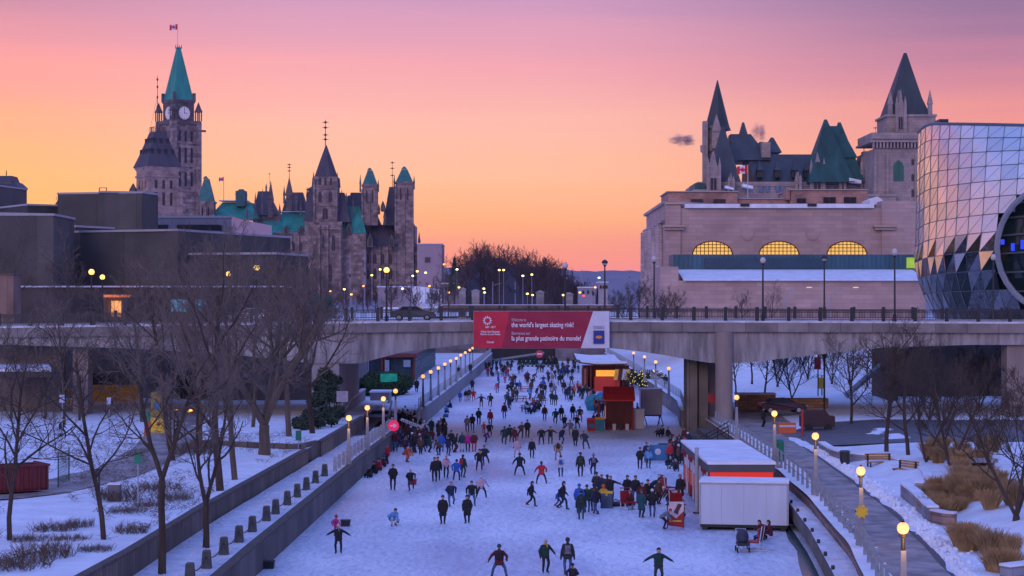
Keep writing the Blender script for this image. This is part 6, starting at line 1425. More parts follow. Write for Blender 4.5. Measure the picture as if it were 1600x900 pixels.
for i in range(5):
    px = 962+i*6; q = empty('menu_board', 'leaning menu board under the food booth roof, %s from the left' % ORD[i], 'sign', (X(px), Yb-.8, 0), 0, 'menu boards of the food booth'); b = MB(); b.prism([(-.35,1.6),(.25,1.6),(.45,3.1),(-.1,3.2)], 'y', 0, .08); b.build('board', (mat('menu_yellow', (.45,.30,.08), .6, .5, 3, emit=(1,.5,.1), estr=.12), REDD, WHT)[i % 3], q)
    b = MB(); b.tube((0,.05,0),(0,.05,1.7),.04); b.build('stand', BLACK, q)
# christmassy green string-light hedge right of booth
r = empty('lit_hedge', 'dark hedge with tiny yellow lights right of the food booth', 'hedge', (X(1005), 262, 0)); b = MB(); rd = random.Random(6)
for px in range(985, 1033, 5): leafball(b, (WX(px, 262), 262+rd.uniform(-1,1), 2.1), 1.0, 260, rd, .14, (1,1,1.2))
b.build('foliage', LEAFM, r, world=True, fix=False); b = MB()
for i in range(70): b.box(*(lambda x,y,z: (x-.04,x+.04,y-.04,y+.04,z-.04,z+.04))(WX(rd.uniform(984,1034),262), 260.6, rd.uniform(1,3.3)))
b.build('string_light', mat('tiny_yellow', (1,.8,.2), .5, .02, 1, emit=(1,.75,.15), estr=1.2), r, world=True)
# tarped teal shelters left of kiosk
for i, (px, py, c, s) in enumerate(((934,641,TEAL2,1.1),(943,632,BLU,1.0),(926,632,TEAL2,.8))):
    p = onz(px, py, 0); q = empty('tarp_pile', ('big teal tarp heap beside the red kiosk','blue tarp heap behind the teal one','smaller teal tarp heap at the left')[i], 'tarp', (p.x, p.y, 0), i, 'tarp heaps beside the kiosk')
    b = MB(); n = 14; prev = None; rd = random.Random(i)
    rs = [(1.15,0),(1.2,.5),(.95,1.1),(.5,1.5),(.08,1.65)]
    for r_, z in rs:
        cur = [b.vert(((r_+rd.uniform(-.14,.14))*s*math.cos(6.283*k_/n), (r_+rd.uniform(-.14,.14))*s*math.sin(6.283*k_/n), z*s)) for k_ in range(n)]
        if prev:
            for k_ in range(n): b.face((prev[k_], prev[(k_+1)%n], cur[(k_+1)%n], cur[k_]))
        prev = cur
    b.face(prev); b.build('sheet', c, q); b = MB(); 
    for z in (.5,1.1): b.rings([(1.22*s-.3*z,z*s),(1.22*s-.3*z,z*s+.05)], 14, cap=False)
    b.build('strap', BLACK, q)
# bins
def bin_(px, py, top, body, label, s=1):
    p = onz(px, py, 0); q = empty('waste_bin', label, 'bin', (p.x, p.y, 0), 0, 'waste bins on the ice'); q.scale = (s,)*3
    b = MB(); b.frus(0,0,0,.85,.7,1.15,.95,.8); b.build('body', body, q); b = MB(); b.frus(0,0,1.151,1.0,.85,1.35,.8,.6); b.build('lid', top, q); b = MB(); b.box(-.3,.3,-.43,-.38,.4,.75); b.build('panel', BLU, q)
bin_(937,673,YEL,TEAL2,'teal waste bin with yellow lid left of the red kiosk'); bin_(924,673,mat('pink_red', (.5,.05,.10), .5),RED,'red pink bin further left of the kiosk bins', .95)
# A-board
r = empty('folding_sign', 'dark blue sandwich board with yellow header on the ice', 'sign', (WX(948, 116.5), 116.5, 0), R(-8)); r.scale = (.62, .8, .75)
b = MB(); b.prism([(-.35,0),(-.30,0),(0,1.42),(-.04,1.42)], 'x', -.6, .6); b.prism([(.35,0),(.30,0),(0,1.40),(.04,1.42)], 'x', -.6, .6); b.build('board', mat('navy_board', (.012,.05,.10), .5, .3, 2), r)
b = MB(); b.box(-.62,.62,-.1,-.045,1.22,1.42); b.build('header', YEL, r); b = MB()
for z in (.45,.62,.8,.95): b.box(-.42,.42*(.6+.4*math.sin(z*9)),-.30+z*.2,-.27+z*.2,z,z+.05)
b.build('printed_lines', mat('pale_ink', (.3,.4,.5), .6), r)
b = MB(); b.sphere((0,-.14,1.12), .12, sc=(1,.3,1)); b.build('badge', YEL, r)
r = empty('dark_bag', 'black bag dropped on the ice right of the sandwich board', 'bag', (WX(964,117.5),117.5,0)); b = MB(); b.sphere((0,0,.14), .5, sc=(1.5,.6,.33)); b.sphere((.8,.1,.12), .32, sc=(1.3,.6,.35)); b.build('bag_body', BLACK, r, smooth=True); b = MB(); b.path([(-.4,0,.28),(-.1,0,.42),(.3,0,.3)], [.03]*3, 5); b.build('strap', BLACK, r)
# sleigh chairs (red push chairs / benches)
def push_chair(px, py, label, rz=0, c=None):
    p = onz(px, py, 0); q = empty('push_chair', label, 'sled chair', (p.x, p.y, 0), rz, 'red sled chairs'); c = c or RED
    b = MB(); b.box(-.4,.4,-.35,.3,.42,.5); b.build('seat', c, q); b = MB(); b.box(-.4,.4,.28,.36,.5,1.15); b.build('backrest', c, q)
    for s in (-1,1):
        b = MB(); b.path([(s*.38,-.75,.22),(s*.38,-.6,.05),(s*.38,.8,.05)], [.035]*3, 5); b.tube((s*.38,-.3,.05),(s*.38,-.3,.42),.03); b.tube((s*.38,.3,.05),(s*.38,.5,1.3),.03); b.build('runner', WHT, q)
    b = MB(); b.tube((-.38,.5,1.3),(.38,.5,1.3),.035); b.build('handle', c, q)
for i, a in enumerate(((982,796,'red sled chair right of the sandwich board',.4),(1043,772,'red sled chair behind the queue',2.0),(1059,800,'red sled chair close to the white container',.3),(1178,860,'red sled chair next to the stroller in front of the container',-1.9))): push_chair(a[0], a[1], a[2], a[3])
# red white banner barrier
r = empty('barrier_banner', 'red and white printed banner barrier left of the white container', 'banner', (WX(1056, 106.5), 106.2, 0))
x0, x1 = WX(1043,106.2)-r.location.x, WX(1068.5,106.2)-r.location.x
b = MB(); b.prism([(x0,.15),(x1,0.02),(x1,.95),(x0+.5,.55),(x0,.9)], 'y', 0, .05); b.build('red_panel', RED, r); b = MB(); b.prism([(x0,.92),(x0+.5,.57),(x1,.97),(x1,1.5),(x0+.12,1.5)], 'y', .0, .05); b.build('white_panel', mat('pinkish_white', (.6,.5,.52), .6, .2, 2), r)
b = MB(); b.prism([(x0+.35,.9),(x0+.6,1.4),(x1-.1,1.35),(x1-.3,.95),(x0+.6,.75)], 'y', -.02, -.005); b.build('dark_print', mat('print_dark', (.08,.03,.04), .6), r)
b = MB(); b.box(x0+.1,x0+.8,-.02,-.006,.36,.44); b.build('yellow_print', YEL, r)
b = MB()
for x in (x0, x1): b.tube((x,.03,0),(x,.03,1.65),.03)
b.build('pole', BLACK, r)
# blue fence & barriers by the right steps
r = empty('blue_barrier', 'blue printed barrier by the skate change steps on the right', 'barrier', (WX(1030,150), 150, 0)); b = MB(); b.box(-.75,.65,0,.06,.08,1.35); b.build('panel', BLU, r); b = MB(); b.box(.66,1.7,.05,.12,.05,1.45); b.build('panel', TEAL2, r); b = MB(); b.sphere((-.1,-.02,.8), .26, sc=(1,.15,1)); b.build('emblem', WHT, r)
# changing steps on right with handrails
r = empty('timber_steps', 'wide dark timber steps under the bridge pier on the right', 'steps', (13.4, 152, 0))
for q in range(5): b = MB(); b.box(13.0+q*.85, 17.5, 151+q*.0, 165, q*.34-.02, (q+1)*.34); b.build('tread', WOOD, r, world=True)
b = MB()
for z in (.95,1.3,1.65): b.tube((13.2, 151, z*.4), (17.6, 151, z+1.5), .05, None, 6)
for q in range(6): x = 13.2+q*.88; b.tube((x, 151, q*.3), (x, 151, q*.3+1.4), .045, None, 5)
b.build('handrail', BLACK, r, world=True)
r = empty('barrier_rail', 'low black double rail left of the right hand steps', 'railing', (11.4, 153, 0)); b = MB()
for z in (.5, 1.0): b.tube((11.4,153,z+.1),(13.2,151.6,z),.045)
for t in (0,.5,1): b.tube((lerp(11.4,13.2,t),lerp(153,151.6,t),0),(lerp(11.4,13.2,t),lerp(153,151.6,t),1.15),.05)
b.build('rail', WOOD, r, world=True)
# snowy landing right of the pier
# picnic tables and benches
def bench(name, label, loc, rz, m, group, back=True):
    q = empty(name, label, 'bench', loc, rz, group)
    b = MB()
    for k_ in range(4): b.box(-.9,.9,-.28+k_*.15,-.16+k_*.15,.42,.46)
    b.build('seat', m, q)
    if back:
        b = MB()
        for k_ in range(3): b.box(-.9,.9,.30+k_*.03,.34+k_*.03,.55+k_*.15,.67+k_*.15)
        b.build('backrest', m, q)
    for s in (-.75,.75): b = MB(); b.box(s-.04,s+.04,-.28,-.2,0,.42); b.box(s-.04,s+.04,.2,.30,0,.95 if back else .42); b.box(s-.04,s+.04,-.28,.3,.38,.42); b.build('leg', BLACK, q)
    return q
BW = mat('bench_slats', (.40,.22,.09), .6, .25, 3, streak=True)
p = onz(1375, 733, 2.0); bench('park_bench', 'brown slatted bench on the snow against the curved planter wall, left one', (p.x, p.y, 2.03), R(12), BW, 'benches by the planter')
p = onz(1421, 745, 2.0); bench('park_bench', 'brown slatted bench half turned by the curved planter wall, right one', (p.x-.3, p.y, 2.03), R(-62), BW, 'benches by the planter')
def picnic(px, py, label, m, rz):
    p = onz(px, py, 0); q = empty('picnic_table', label, 'table', (p.x, p.y, 0), rz, 'picnic tables on the ice')
    b = MB()
    for k_ in range(5): b.box(-.95,.95,-.37+k_*.15,-.24+k_*.15,.72,.76)
    b.build('tabletop', m, q)
    for s in (-1,1): b = MB(); b.box(-.95,.95,s*.72-.13,s*.72+.13,.42,.46); b.build('seat', m, q)
    for x in (-.7,.7): b = MB(); b.tube((x,-.7,0),(x,-.2,.72),.045); b.tube((x,.7,0),(x,.2,.72),.045); b.box(x-.03,x+.03,-.72,.72,.38,.42); b.build('leg', m, q)
for i, (px, py, rz, m, wh) in enumerate(((825,643,.1,mat('snowy_red_wood', (.30,.08,.09), .7, .5, 3),'snow streaked red, front middle'),(812,628,.4,REDD,'dark red, second row left'),(842,631,-.3,REDD,'dark red, second row right'),(822,612,.2,RED,'red, behind the others'),(770,584,.3,GRY,'grey, far left cluster'),(785,588,-.2,WOOD,'brown, far left cluster right side'))): picnic(px, py, 'picnic table among seated skaters mid canal, %s' % wh, m, rz)
# signs
def disc_sign(name, label, px, py, Y, r_, m, zb, bar=None, thick=.05, post=True):
    q = empty(name, label, 'sign', (WX(px, Y), Y, zb)); h = WZ(py, Y)-zb
    b = MB(); b.T = Matrix.Translation((0,-.06,h)) @ Matrix.Rotation(R(90),4,'X'); b.rings([(r_,-thick),(r_,thick)], 26); b.build('disc', m, q)
    if post: b = MB(); b.tube((0,0,0),(0,0,h+r_*.8),.05); b.build('post', BLACK, q)
    if bar:
        b = MB()
        for s in bar: b.prism([(x*r_, h+z*r_) for x, z in s], 'y', -.06-thick-.02, -.06-thick-.003)
        b.build('symbol', wt, q)
    return q
disc_sign('round_sign', 'glowing pink round arrow sign above the crowd at the left stairs', 615, 665, 160, .47, mat('glow_pink_disc', (.7,.02,.10), .5, .1, 2, emit=(1,.02,.12), estr=.5), 0.0, [[(-.6,.12),(.05,.12),(-.1,.35),(.25,.35),(.6,0),(.25,-.35),(-.1,-.35),(.05,-.12),(-.6,-.12)]])
disc_sign('no_entry_sign', 'red no entry sign with white bar beside the left pier', 527, 580, 200, .42, RED, 2.2, [[(-.65,.15),(.65,.15),(.65,-.15),(-.65,-.15)]])
disc_sign('no_entry_sign', 'red no entry sign standing in the row of small conifers', 843, 553, 362, .75, mat('sign_pink_red', (.6,.05,.10), .5), 0.0, [[(-.65,.18),(.65,.18),(.65,-.18),(-.65,-.18)]])
r = empty('leaf_sign', 'yellow flower shaped marker strapped to the second right lamp post', 'sign', (WX(1346,82.9), 82.95, WZ(799,83))); b = MB(); b.prism([((.33 if k_%2 else .22)*math.cos(k_*math.pi/8), (.33 if k_%2 else .22)*math.sin(k_*math.pi/8)) for k_ in range(16)], 'y', -.12, -.06); b.build('star', YEL, r); b = MB(); b.box(-.22,.22,-.05,.3,-.05,.05); b.build('strap', BLACK, r)
def board(name, label, px0, px1, yt, yb, Y, m, zb, pole=True, txt=None, cat='sign'):
    q = empty(name, label, cat, (WX((px0+px1)/2, Y), Y, zb)); w2 = (px1-px0)*Y/F/2; b = MB(); b.box(-w2, w2, -.05, 0, WZ(yb,Y)-zb, WZ(yt,Y)-zb); b.build('panel', m, q)
    if pole: b = MB(); b.tube((0,.04,0),(0,.04,WZ(yt,Y)-zb),.035); b.build('post', GALV, q)
    if txt: text(txt, 0, lerp(WZ(yb,Y), WZ(yt,Y), .3)-zb, (yb-yt)*Y/F*.55, wt, q, y=-.06, align='CENTER')
    return q
board('green_sign', 'dark green park sign on a thin post behind the utility box', 210, 221, 705, 724, 96, GRN, 2.3)
board('green_sign', 'small green arched sign with white figure on the upper bed', 462, 471, 673, 688, 134, GRN, 2.3)
board('parking_sign', 'blue white parking sign under the bridge edge, left one', 93, 101, 617, 629, 140, mat('sign_blue_white', (.35,.42,.6), .5, .4, 6), 2.3); board('parking_sign', 'blue white parking sign near the straight bare tree', 167, 174, 621, 632, 140, mat('sign_blue_white', (.35,.42,.6)), 2.3)
board('pier_sign', 'dark red sign plate fixed on the right bridge pier', 1106, 1120, 615, 629, 171.8, RED, 0, pole=False); board('notice_board', 'pale notice board on the promenade by the evergreen hedge', 526, 544, 611, 628, 165, mat('notice_pale', (.36,.34,.40), .6, .3, 4), 1.4)
# utility box, dumpster, fences in the park
p = onz(177, 782, 2.35); r = empty('utility_box', 'grey utility box with snowy top beside the straight bare tree', 'cabinet', (p.x, p.y, 2.3)); b = MB(); b.box(-.3,.32,0,.6,0,.88); b.build('body', mat('box_grey', (.16,.15,.16), .7), r); b = MB(); b.box(-.33,.35,-.03,.63,.881,.95); b.build('snow_top', SNOW, r)
p = onz(155, 786, 2.35); r = empty('marker_post', 'thin dark marker post left of the utility box', 'post', (p.x, p.y, 2.3)); b = MB(); b.tube((0,0,0),(0,0,1.75),.05); b.build('post', BLACK, r); b = MB(); b.frus(0,0,1.75,.14,.14,1.85,.05,.05); b.build('cap', BLACK, r)
r = empty('dumpster', 'long dark red ribbed dumpster at the left edge of the park', 'dumpster', (-25.9, 103.5, 2.3), R(34))
b = MB(); 
for (x0_,x1_,y0_,y1_) in ((-6,0,0,.1),(-6,0,2.2,2.3),(-.1,0,0,2.3),(-6,-5.9,0,2.3)): b.box(x0_,x1_,y0_,y1_,.2,1.55)
b.box(-6,0,0,2.3,.15,.3); b.build('body', mat('dumpster_red', (.15,.02,.028), .6, .35, 1.5, streak=True), r)
b = MB()
for q in range(13): x = -5.95+q*.49; b.box(x, x+.1, -.09, 0, .2, 1.5)
for q in range(5): b.box(0,.09,.1+q*.5,.2+q*.5,.2,1.5)
b.box(-6.05,.06,-.12,0,1.5,1.62); b.box(0,.12,-.1,2.35,1.5,1.62); b.build('rib', mat('dumpster_rib', (.12,.02,.025), .6, .3, 2), r)
b = MB(); b.box(-5.8,-.2,.2,2.1,1.1,1.2); b.build('contents', WOOD, r)
for i, (px, py, h) in enumerate(((95,757,2.0),(107,752,2.2))): pass
r = empty('mesh_fence', 'green wire mesh fence panels beside the red dumpster', 'fence', (onz(94, 760, 2.35).x, onz(94, 760, 2.35).y, 2.3)); A, B = onz(91,760,2.35), onz(108,750,2.35); b = MB()
for q in range(2): 
    P_ = A if q == 0 else B; b.tube((P_.x,P_.y,2.2),(P_.x,P_.y,4.3),.04)
for k_ in range(12):
    P_ = A.lerp(B, k_/11); b.tube((P_.x,P_.y,2.4),(P_.x,P_.y,4.2),.012,None,3)
for k_ in range(12): z = 2.4+k_*.16; b.tube((A.x,A.y,z),(B.x,B.y,z),.012,None,3)
b.build('mesh_panel', mat('fence_green', (.03,.12,.10), .6), r, world=True)
r = empty('yellow_booth', 'tall yellow booth with sign in the park by the path', 'booth', (WX(245,150), 150, 2.3)); b = MB(); b.box(-.55,.55,0,.9,0,1.25); b.build('base', mat('booth_yellow', (.62,.42,.03), .6, .2, 1, emit=(1,.65,.05), estr=.10), r); b = MB(); b.box(-.5,.5,.1,.8,1.26,3.3); b.build('upper_panel', mat('booth_yellow_dark', (.25,.19,.03), .6, .5, 2), r); b = MB(); b.sphere((.15,-.05,.75), .16, sc=(1,.2,1)); b.build('red_badge', RED, r); b = MB(); b.box(-.3,.25,.02,.09,1.9,2.5); b.build('small_window', BLU, r)
r = empty('green_orange_figure', 'small green topped orange stand left of the yellow booth', 'stand', (WX(228,146),146,2.3)); b = MB(); b.box(-.28,.28,0,.4,1.2,2.0); b.build('green_panel', GRN, r); b = MB(); b.prism([(-.2,0),(.3,0),(.35,1.19),(-.1,1.19)],'y',.05,.35); b.build('orange_base', ORG, r)
r = empty('yellow_hoarding', 'long yellow hoarding wall under the left bridge span', 'fence', (WX(170,192),192,2.4)); b = MB(); b.box(WX(85,192),WX(128,192),192,192.1,2.6,4.1)
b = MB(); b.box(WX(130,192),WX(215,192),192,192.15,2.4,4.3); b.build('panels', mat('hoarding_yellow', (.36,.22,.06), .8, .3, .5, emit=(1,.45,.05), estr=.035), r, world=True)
b = MB()
for q in range(9): x = lerp(WX(85,190),WX(130,190),q/8); b.tube((x,190,2.4),(x,190,4.0),.05)
for z in (2.8,3.3,3.9): b.tube((WX(85,190),190,z),(WX(130,190),190,z),.05)
b.build('yellow_rails', YEL, r, world=True)
for i, (px, py, Y) in enumerate(((275,643,178),(298,643,178),(100,543,188),(427,603,176))):
    r = empty('wall_lamp' if i < 2 else 'street_light', ('orange lamp glowing under the bridge, left of the close pair','orange lamp glowing under the bridge, right of the close pair','orange street light on a thin pole under the far left span','orange globe light among the tree trunks under the bridge')[i], 'lamp', (WX(px,Y),Y,2.4), 0, 'orange lamps under the left span'); b = MB(); b.tube((0,.05,0),(0,.05,WZ(py,Y)-2.4),.05); b.build('pole', GALV, r); b = MB(); b.sphere((0,-.05,WZ(py,Y)-2.4),.22,nu=12,nv=8); b.build('lamp_head', mat('deep_orange_lamp', (1,.4,.1), .5, .02, 1, emit=(1,.30,.05), estr=3), r, smooth=True)
    if i < 3:
        l = bpy.data.lights.new('lamp_light', 'POINT'); l.energy = 60; l.color = (1,.42,.12); l.shadow_soft_size = .3; o = bpy.data.objects.new('lamp_light', l); o.location = (WX(px,Y),Y-.6,WZ(py,Y)); col.objects.link(o)
# ---- left stairs from deck to ice, steps, ramp walls
r = empty('deck_steps', 'snowy steps from the left deck with pale slanted handrails', 'steps', (-10.6, 186, 0))
for q in range(3): b = MB(); b.box(-12.2, -9.35, 189.6-q*.9, 190.5-q*.9, 0, 1.72-q*.2); b.build('tread', SNOWR, r, world=True)
b = MB()
for q in range(6): b.box(-12.2, -9.35, 187.0-q*.8, 187.8-q*.8, 0, 1.05-q*.18)
b.build('dark_treads', CONCD, r, world=True)
for x in (-12.3,-9.3):
    b = MB(); b.tube((x,190,2.7),(x,182.6,1.0),.09,None,6); b.tube((x,182.6,1.0),(x,182.6,0),.06); b.tube((x,188.4,2.3),(x,188.4,.8),.06); b.build('handrail', mat('pale_rail', (.5,.48,.52), .5), r, world=True)
r = empty('ramp_wall', 'pale concrete ramp wall beside the dark ramp on the left', 'wall', (-17, 180, 1.4)); b = MB(); b.prism([(170,1.3),(200,1.3),(200,3.4),(182,3.3),(170,1.9)], 'x', -16.2, -15.8); b.build('wall_body', CONC, r, world=True); b = MB(); b.prism([(170,1.91),(182,3.31),(200,3.41),(200,3.55),(182,3.45),(170,2.05)], 'x', -16.25, -15.75); b.build('coping', SNOWR, r, world=True)
b = MB(); b.poly([(-15.7,160,1.45),(-12.6,160,1.45),(-12.7,184,1.46),(-15.7,184,1.46)]); structure('dark_ramp', b, mat('ramp_dark', (.07,.06,.06), .8, .3, .5))
r = empty('planter_box', 'snow filled concrete planter box in front of the dark green bush', 'planter', (-14.5, 205, 1.75)); b = MB(); b.box(-15.6,-13.5,204,208,1.75,2.9); b.build('box', CONC, r, world=True); b = MB(); b.box(-15.7,-13.4,203.9,208.1,2.9,3.05); b.build('snow', SNOW, r, world=True)
# ---- right bank furniture
def curvewall(name, label, pts, z0, z1, t, m, cap):
    q = empty(name, label, 'wall', (pts[0][0], pts[0][1], z0))
    for nm, tt, a, c, mm in (('wall_body', t, z0, z1, m), ('snow_cap', t+.08, z1+.002, z1+.1, cap)):
        b = MB(); prev = None; n = len(pts)
        for i, (x, y) in enumerate(pts):
            d = Vector((pts[min(i+1,n-1)][0]-pts[max(i-1,0)][0], pts[min(i+1,n-1)][1]-pts[max(i-1,0)][1])).normalized(); nn = Vector((-d.y, d.x))*tt/2
            cur = [b.vert((x-nn.x,y-nn.y,a)), b.vert((x+nn.x,y+nn.y,a)), b.vert((x+nn.x,y+nn.y,c)), b.vert((x-nn.x,y-nn.y,c))]
            if prev:
                for k_ in range(4): b.face((prev[k_], prev[(k_+1)%4], cur[(k_+1)%4], cur[k_]))
            else: b.face(cur)
            prev = cur
        b.face(prev); b.build(nm, mm, q, world=True)
PWM = stone('planter_stone', (.27,.27,.30), 1.2, .35, .12, .7)
def smoothpts(P, n=6):
    out = []
    for i in range(len(P)-1):
        p0, p1, p2, p3 = P[max(i-1,0)], P[i], P[i+1], P[min(i+2,len(P)-1)]
        for k_ in range(n):
            t = k_/n; out.append(tuple(.5*((2*p1[a])+(-p0[a]+p2[a])*t+(2*p0[a]-5*p1[a]+4*p2[a]-p3[a])*t*t+(-p0[a]+3*p1[a]-3*p2[a]+p3[a])*t**3) for a in (0,1)))
    return out+[P[-1]]
ppx = [(1284,705),(1302,716),(1325,722),(1359,726),(1395,731),(1425,738),(1444,750),(1449,762),(1436,772)]
curvewall('planter_wall', 'curved grey stone planter wall with snowy cap behind the benches', smoothpts([(onz(a,c,2.0).x, onz(a,c,2.0).y) for a, c in ppx]), 1.9, 2.62, .45, PWM, SNOW)
ppx = [(1414,776),(1430,789),(1452,812),(1458,816)]
curvewall('planter_wall', 'straight grey stone planter wall block nearest the golden grasses', [(onz(a,c,2.0).x, onz(a,c,2.0).y) for a, c in ppx], 1.9, 2.72, .5, PWM, SNOW)
curvewall('planter_wall', 'reddish end wall of the planter turning right into the bed', [(onz(a,c,2.0).x, onz(a,c,2.0).y) for a, c in ((1459,817),(1478,821),(1493,822))], 1.9, 2.6, .4, stone('red_planter_stone', (.30,.20,.17), 1, .35), SNOWR)
curvewall('planter_wall', 'grey planter wall corner at the bottom right edge of view', [(onz(a,c,2.0).x, onz(a,c,2.0).y) for a, c in ((1570,905),(1610,900),(1660,898))], 1.9, 2.5, .5, PWM, SNOW)
r = empty('stone_slab', 'flat stone table slab on the snow behind the golden grass', 'slab', (onz(1535,732,2.6).x, onz(1535,732,2.6).y, 2.6)); b = MB(); b.box(-1.3,1.0,0,1.5,.35,.55); b.build('slab', CONC, r); b = MB(); b.box(-1.1,-.7,.2,1.2,0,.35); b.box(.4,.8,.2,1.2,0,.35); b.build('footing', CONCD, r)
p = onz(1320,727,2.0); r = empty('litter_bin', 'black round litter bin against the planter wall left of the benches', 'bin', (p.x,p.y,2.0)); b = MB(); b.rings([(.28,0),(.33,.1),(.33,.85),(.36,.88)],14); b.build('body', BLACK, r); b = MB(); b.rings([(.37,.881),(.37,.95),(.25,1.0),(.15,.98)],14); b.build('rim', mat('bin_rim', (.05,.05,.055), .5), r)
p = onz(1217,722,1.95); r = empty('green_bin', 'tall green cylindrical bin beside the right railing', 'bin', (p.x,p.y,1.95)); b = MB(); b.rings([(.36,0),(.36,1.35),(.30,1.45)],14); b.build('body', GRN, r); b = MB(); b.rings([(.31,1.451),(.33,1.5),(.2,1.58)],14); b.build('top', TEAL2, r)
# barriers, golden brick planter, signals under right span
r = empty('brick_planter', 'warm golden brown planter wall under the right bridge span', 'wall', (WX(1190,186),186,2.2)); b = MB(); b.box(WX(1152,186),WX(1212,186),186,188,2.0,3.6); b.box(WX(1228,182),WX(1300,182),184,185.5,2.0,3.3); b.build('wall_body', stone('golden_brick', (.34,.20,.11), .8, .3), r, world=True); b = MB(); b.box(WX(1151,186),WX(1213,186),185.9,188.1,3.601,3.72); b.build('snow_cap', SNOW, r, world=True)
p = onz(1232,678,2.0); r = empty('traffic_barrier', 'orange plastic traffic barrier on the path under the bridge', 'barrier', (p.x,p.y,2.03)); b = MB(); b.prism([(-.35,0),(.35,0),(.12,.9),(-.12,.9)], 'x', -.85, .6); b.build('body', ORG, r); b = MB(); b.box(-.8,.55,-.22,-.16,.55,.7); b.build('stripe', WHT, r)
r = empty('site_trailer', 'small dark red utility trailer right of the orange barrier', 'trailer', (p.x+1.6,p.y+2,2.03)); b = MB(); b.box(-.2,2.6,0,1.4,.4,1.3); b.prism([(0,1.301),(2.2,1.301),(1.8,1.8),(.3,1.8)], 'y', .1, 1.3); b.build('box', mat('trailer_dark', (.035,.015,.02), .5), r)
for x in (.4,2.0): b = MB(); b.T = Matrix.Translation((x,0,.33)) @ Matrix.Rotation(R(90),4,'X'); b.rings([(.33,-.1),(.33,.1)],16); b.build('wheel', MATS['tyre'], r)
for i, (px, yt, yb, Y, c, lb) in enumerate(((1277,558,577,205,RED,'red signal box hanging on a mast beyond the right span'),(1283,590,607,206,YEL,'yellow signal box low on the mast beyond the right span'),(1253,640,690,150,mat('barrier_red', (.5,.03,.03), .5),'slim red marker post on the path under the bridge'))):
    r = empty('traffic_signal' if i < 2 else 'marker_post', lb, 'signal' if i < 2 else 'post', (WX(px,Y),Y,2.5 if i < 2 else 2.0)); zb = r.location.z; b = MB(); b.box(-.35 if i < 2 else -.07,.35 if i < 2 else .07,-.3,0,WZ(yb,Y)-zb if i < 2 else 0,WZ(yt,Y)-zb); b.build('housing', c, r); b = MB(); b.tube((.1,.1,0),(.1,.1,WZ(yt,Y)-zb+.3),.07); b.build('mast', BLACK, r)
r = empty('signal_mast', 'dark tall mast under the right span left of the bare trees', 'pole', (WX(1288,178),178,2.3)); b = MB(); b.tube((0,0,0),(0,0,6.4),.1,.08); b.build('mast', BLACK, r); b = MB(); b.box(-.2,.2,-.25,-.1,5.2,6.1); b.build('signal_head', BLACK, r)
# litter light strings, stroller
p = onz(1160,862,0); r = empty('stroller', 'dark covered stroller parked on the ice below the white container', 'stroller', (p.x,p.y,0)); b = MB(); b.sphere((0,0,.75), .42, sc=(.8,1,1.05)); b.build('hood', mat('stroller_navy', (.03,.04,.07), .7), r, smooth=True); b = MB(); b.box(-.3,.3,-.5,.35,.35,.5); b.build('seat', BLACK, r)
for (x,y) in ((-.3,-.4),(.3,-.4),(-.3,.4),(.3,.4)): b = MB(); b.T = Matrix.Translation((x,y,.14)) @ Matrix.Rotation(R(90),4,'Y'); b.rings([(.14,-.03),(.14,.03)],12); b.build('wheel', MATS['tyre'], r)
b = MB(); b.path([(-.25,.4,.5),(-.25,.75,1.1),(.25,.75,1.1),(.25,.4,.5)], [.025]*4, 5); b.build('handle', WHT, r)
# slanted white sign by the left crowd
r = empty('slanted_sign', 'long white lettered sign board slanting above the left crowd', 'sign', (WX(642,166),166,0)); b = MB(); b.T = Matrix.Translation((0,0,2.05)) @ Matrix.Rotation(R(22),4,'Y'); b.box(-.95,.95,-.03,.03,-.13,.13); b.build('board', WHT, r); b = MB(); b.T = Matrix.Translation((0,-.05,2.05)) @ Matrix.Rotation(R(22),4,'Y')
for q in range(9): b.box(-.8+q*.18,-.72+q*.18,-.01,.0,-.09,.09 if q%2 else .04)
b.build('dark_letters', BLACK, r); b = MB(); b.tube((-.8,.05,0),(-.8,.05,2.4),.04); b.tube((.8,.05,0),(.8,.05,1.7),.04); b.build('post', BLACK, r)
for i, (px, py, c, lb) in enumerate(((665,668,BLU,'blue crate left of the pale stair rail'),(697,652,BLU,'blue crate on the ice by the deck wall'),(645,757,RED,'small red bag at the foot of the left canal wall'),(420,888,BLACK,'dark rubber mat lump at the wall foot lower left'),(1235,818,REDD,'small dark red crate behind the container corner'),(540,822,BLACK,'dark pair of bags on the ice beside the pink child'))):
    p = onz(px,py,0); q = empty('crate' if i != 2 else 'bag', lb, 'crate' if i != 2 else 'bag', (p.x,p.y,0)); b = MB(); b.frus(0,0,0,.6,.5,.42,.7,.6); b.build('box', c, q); b = MB(); b.box(-.36,.36,-.31,.31,.421,.47); b.build('lid', c, q); q.scale = (.8,.8,.8)
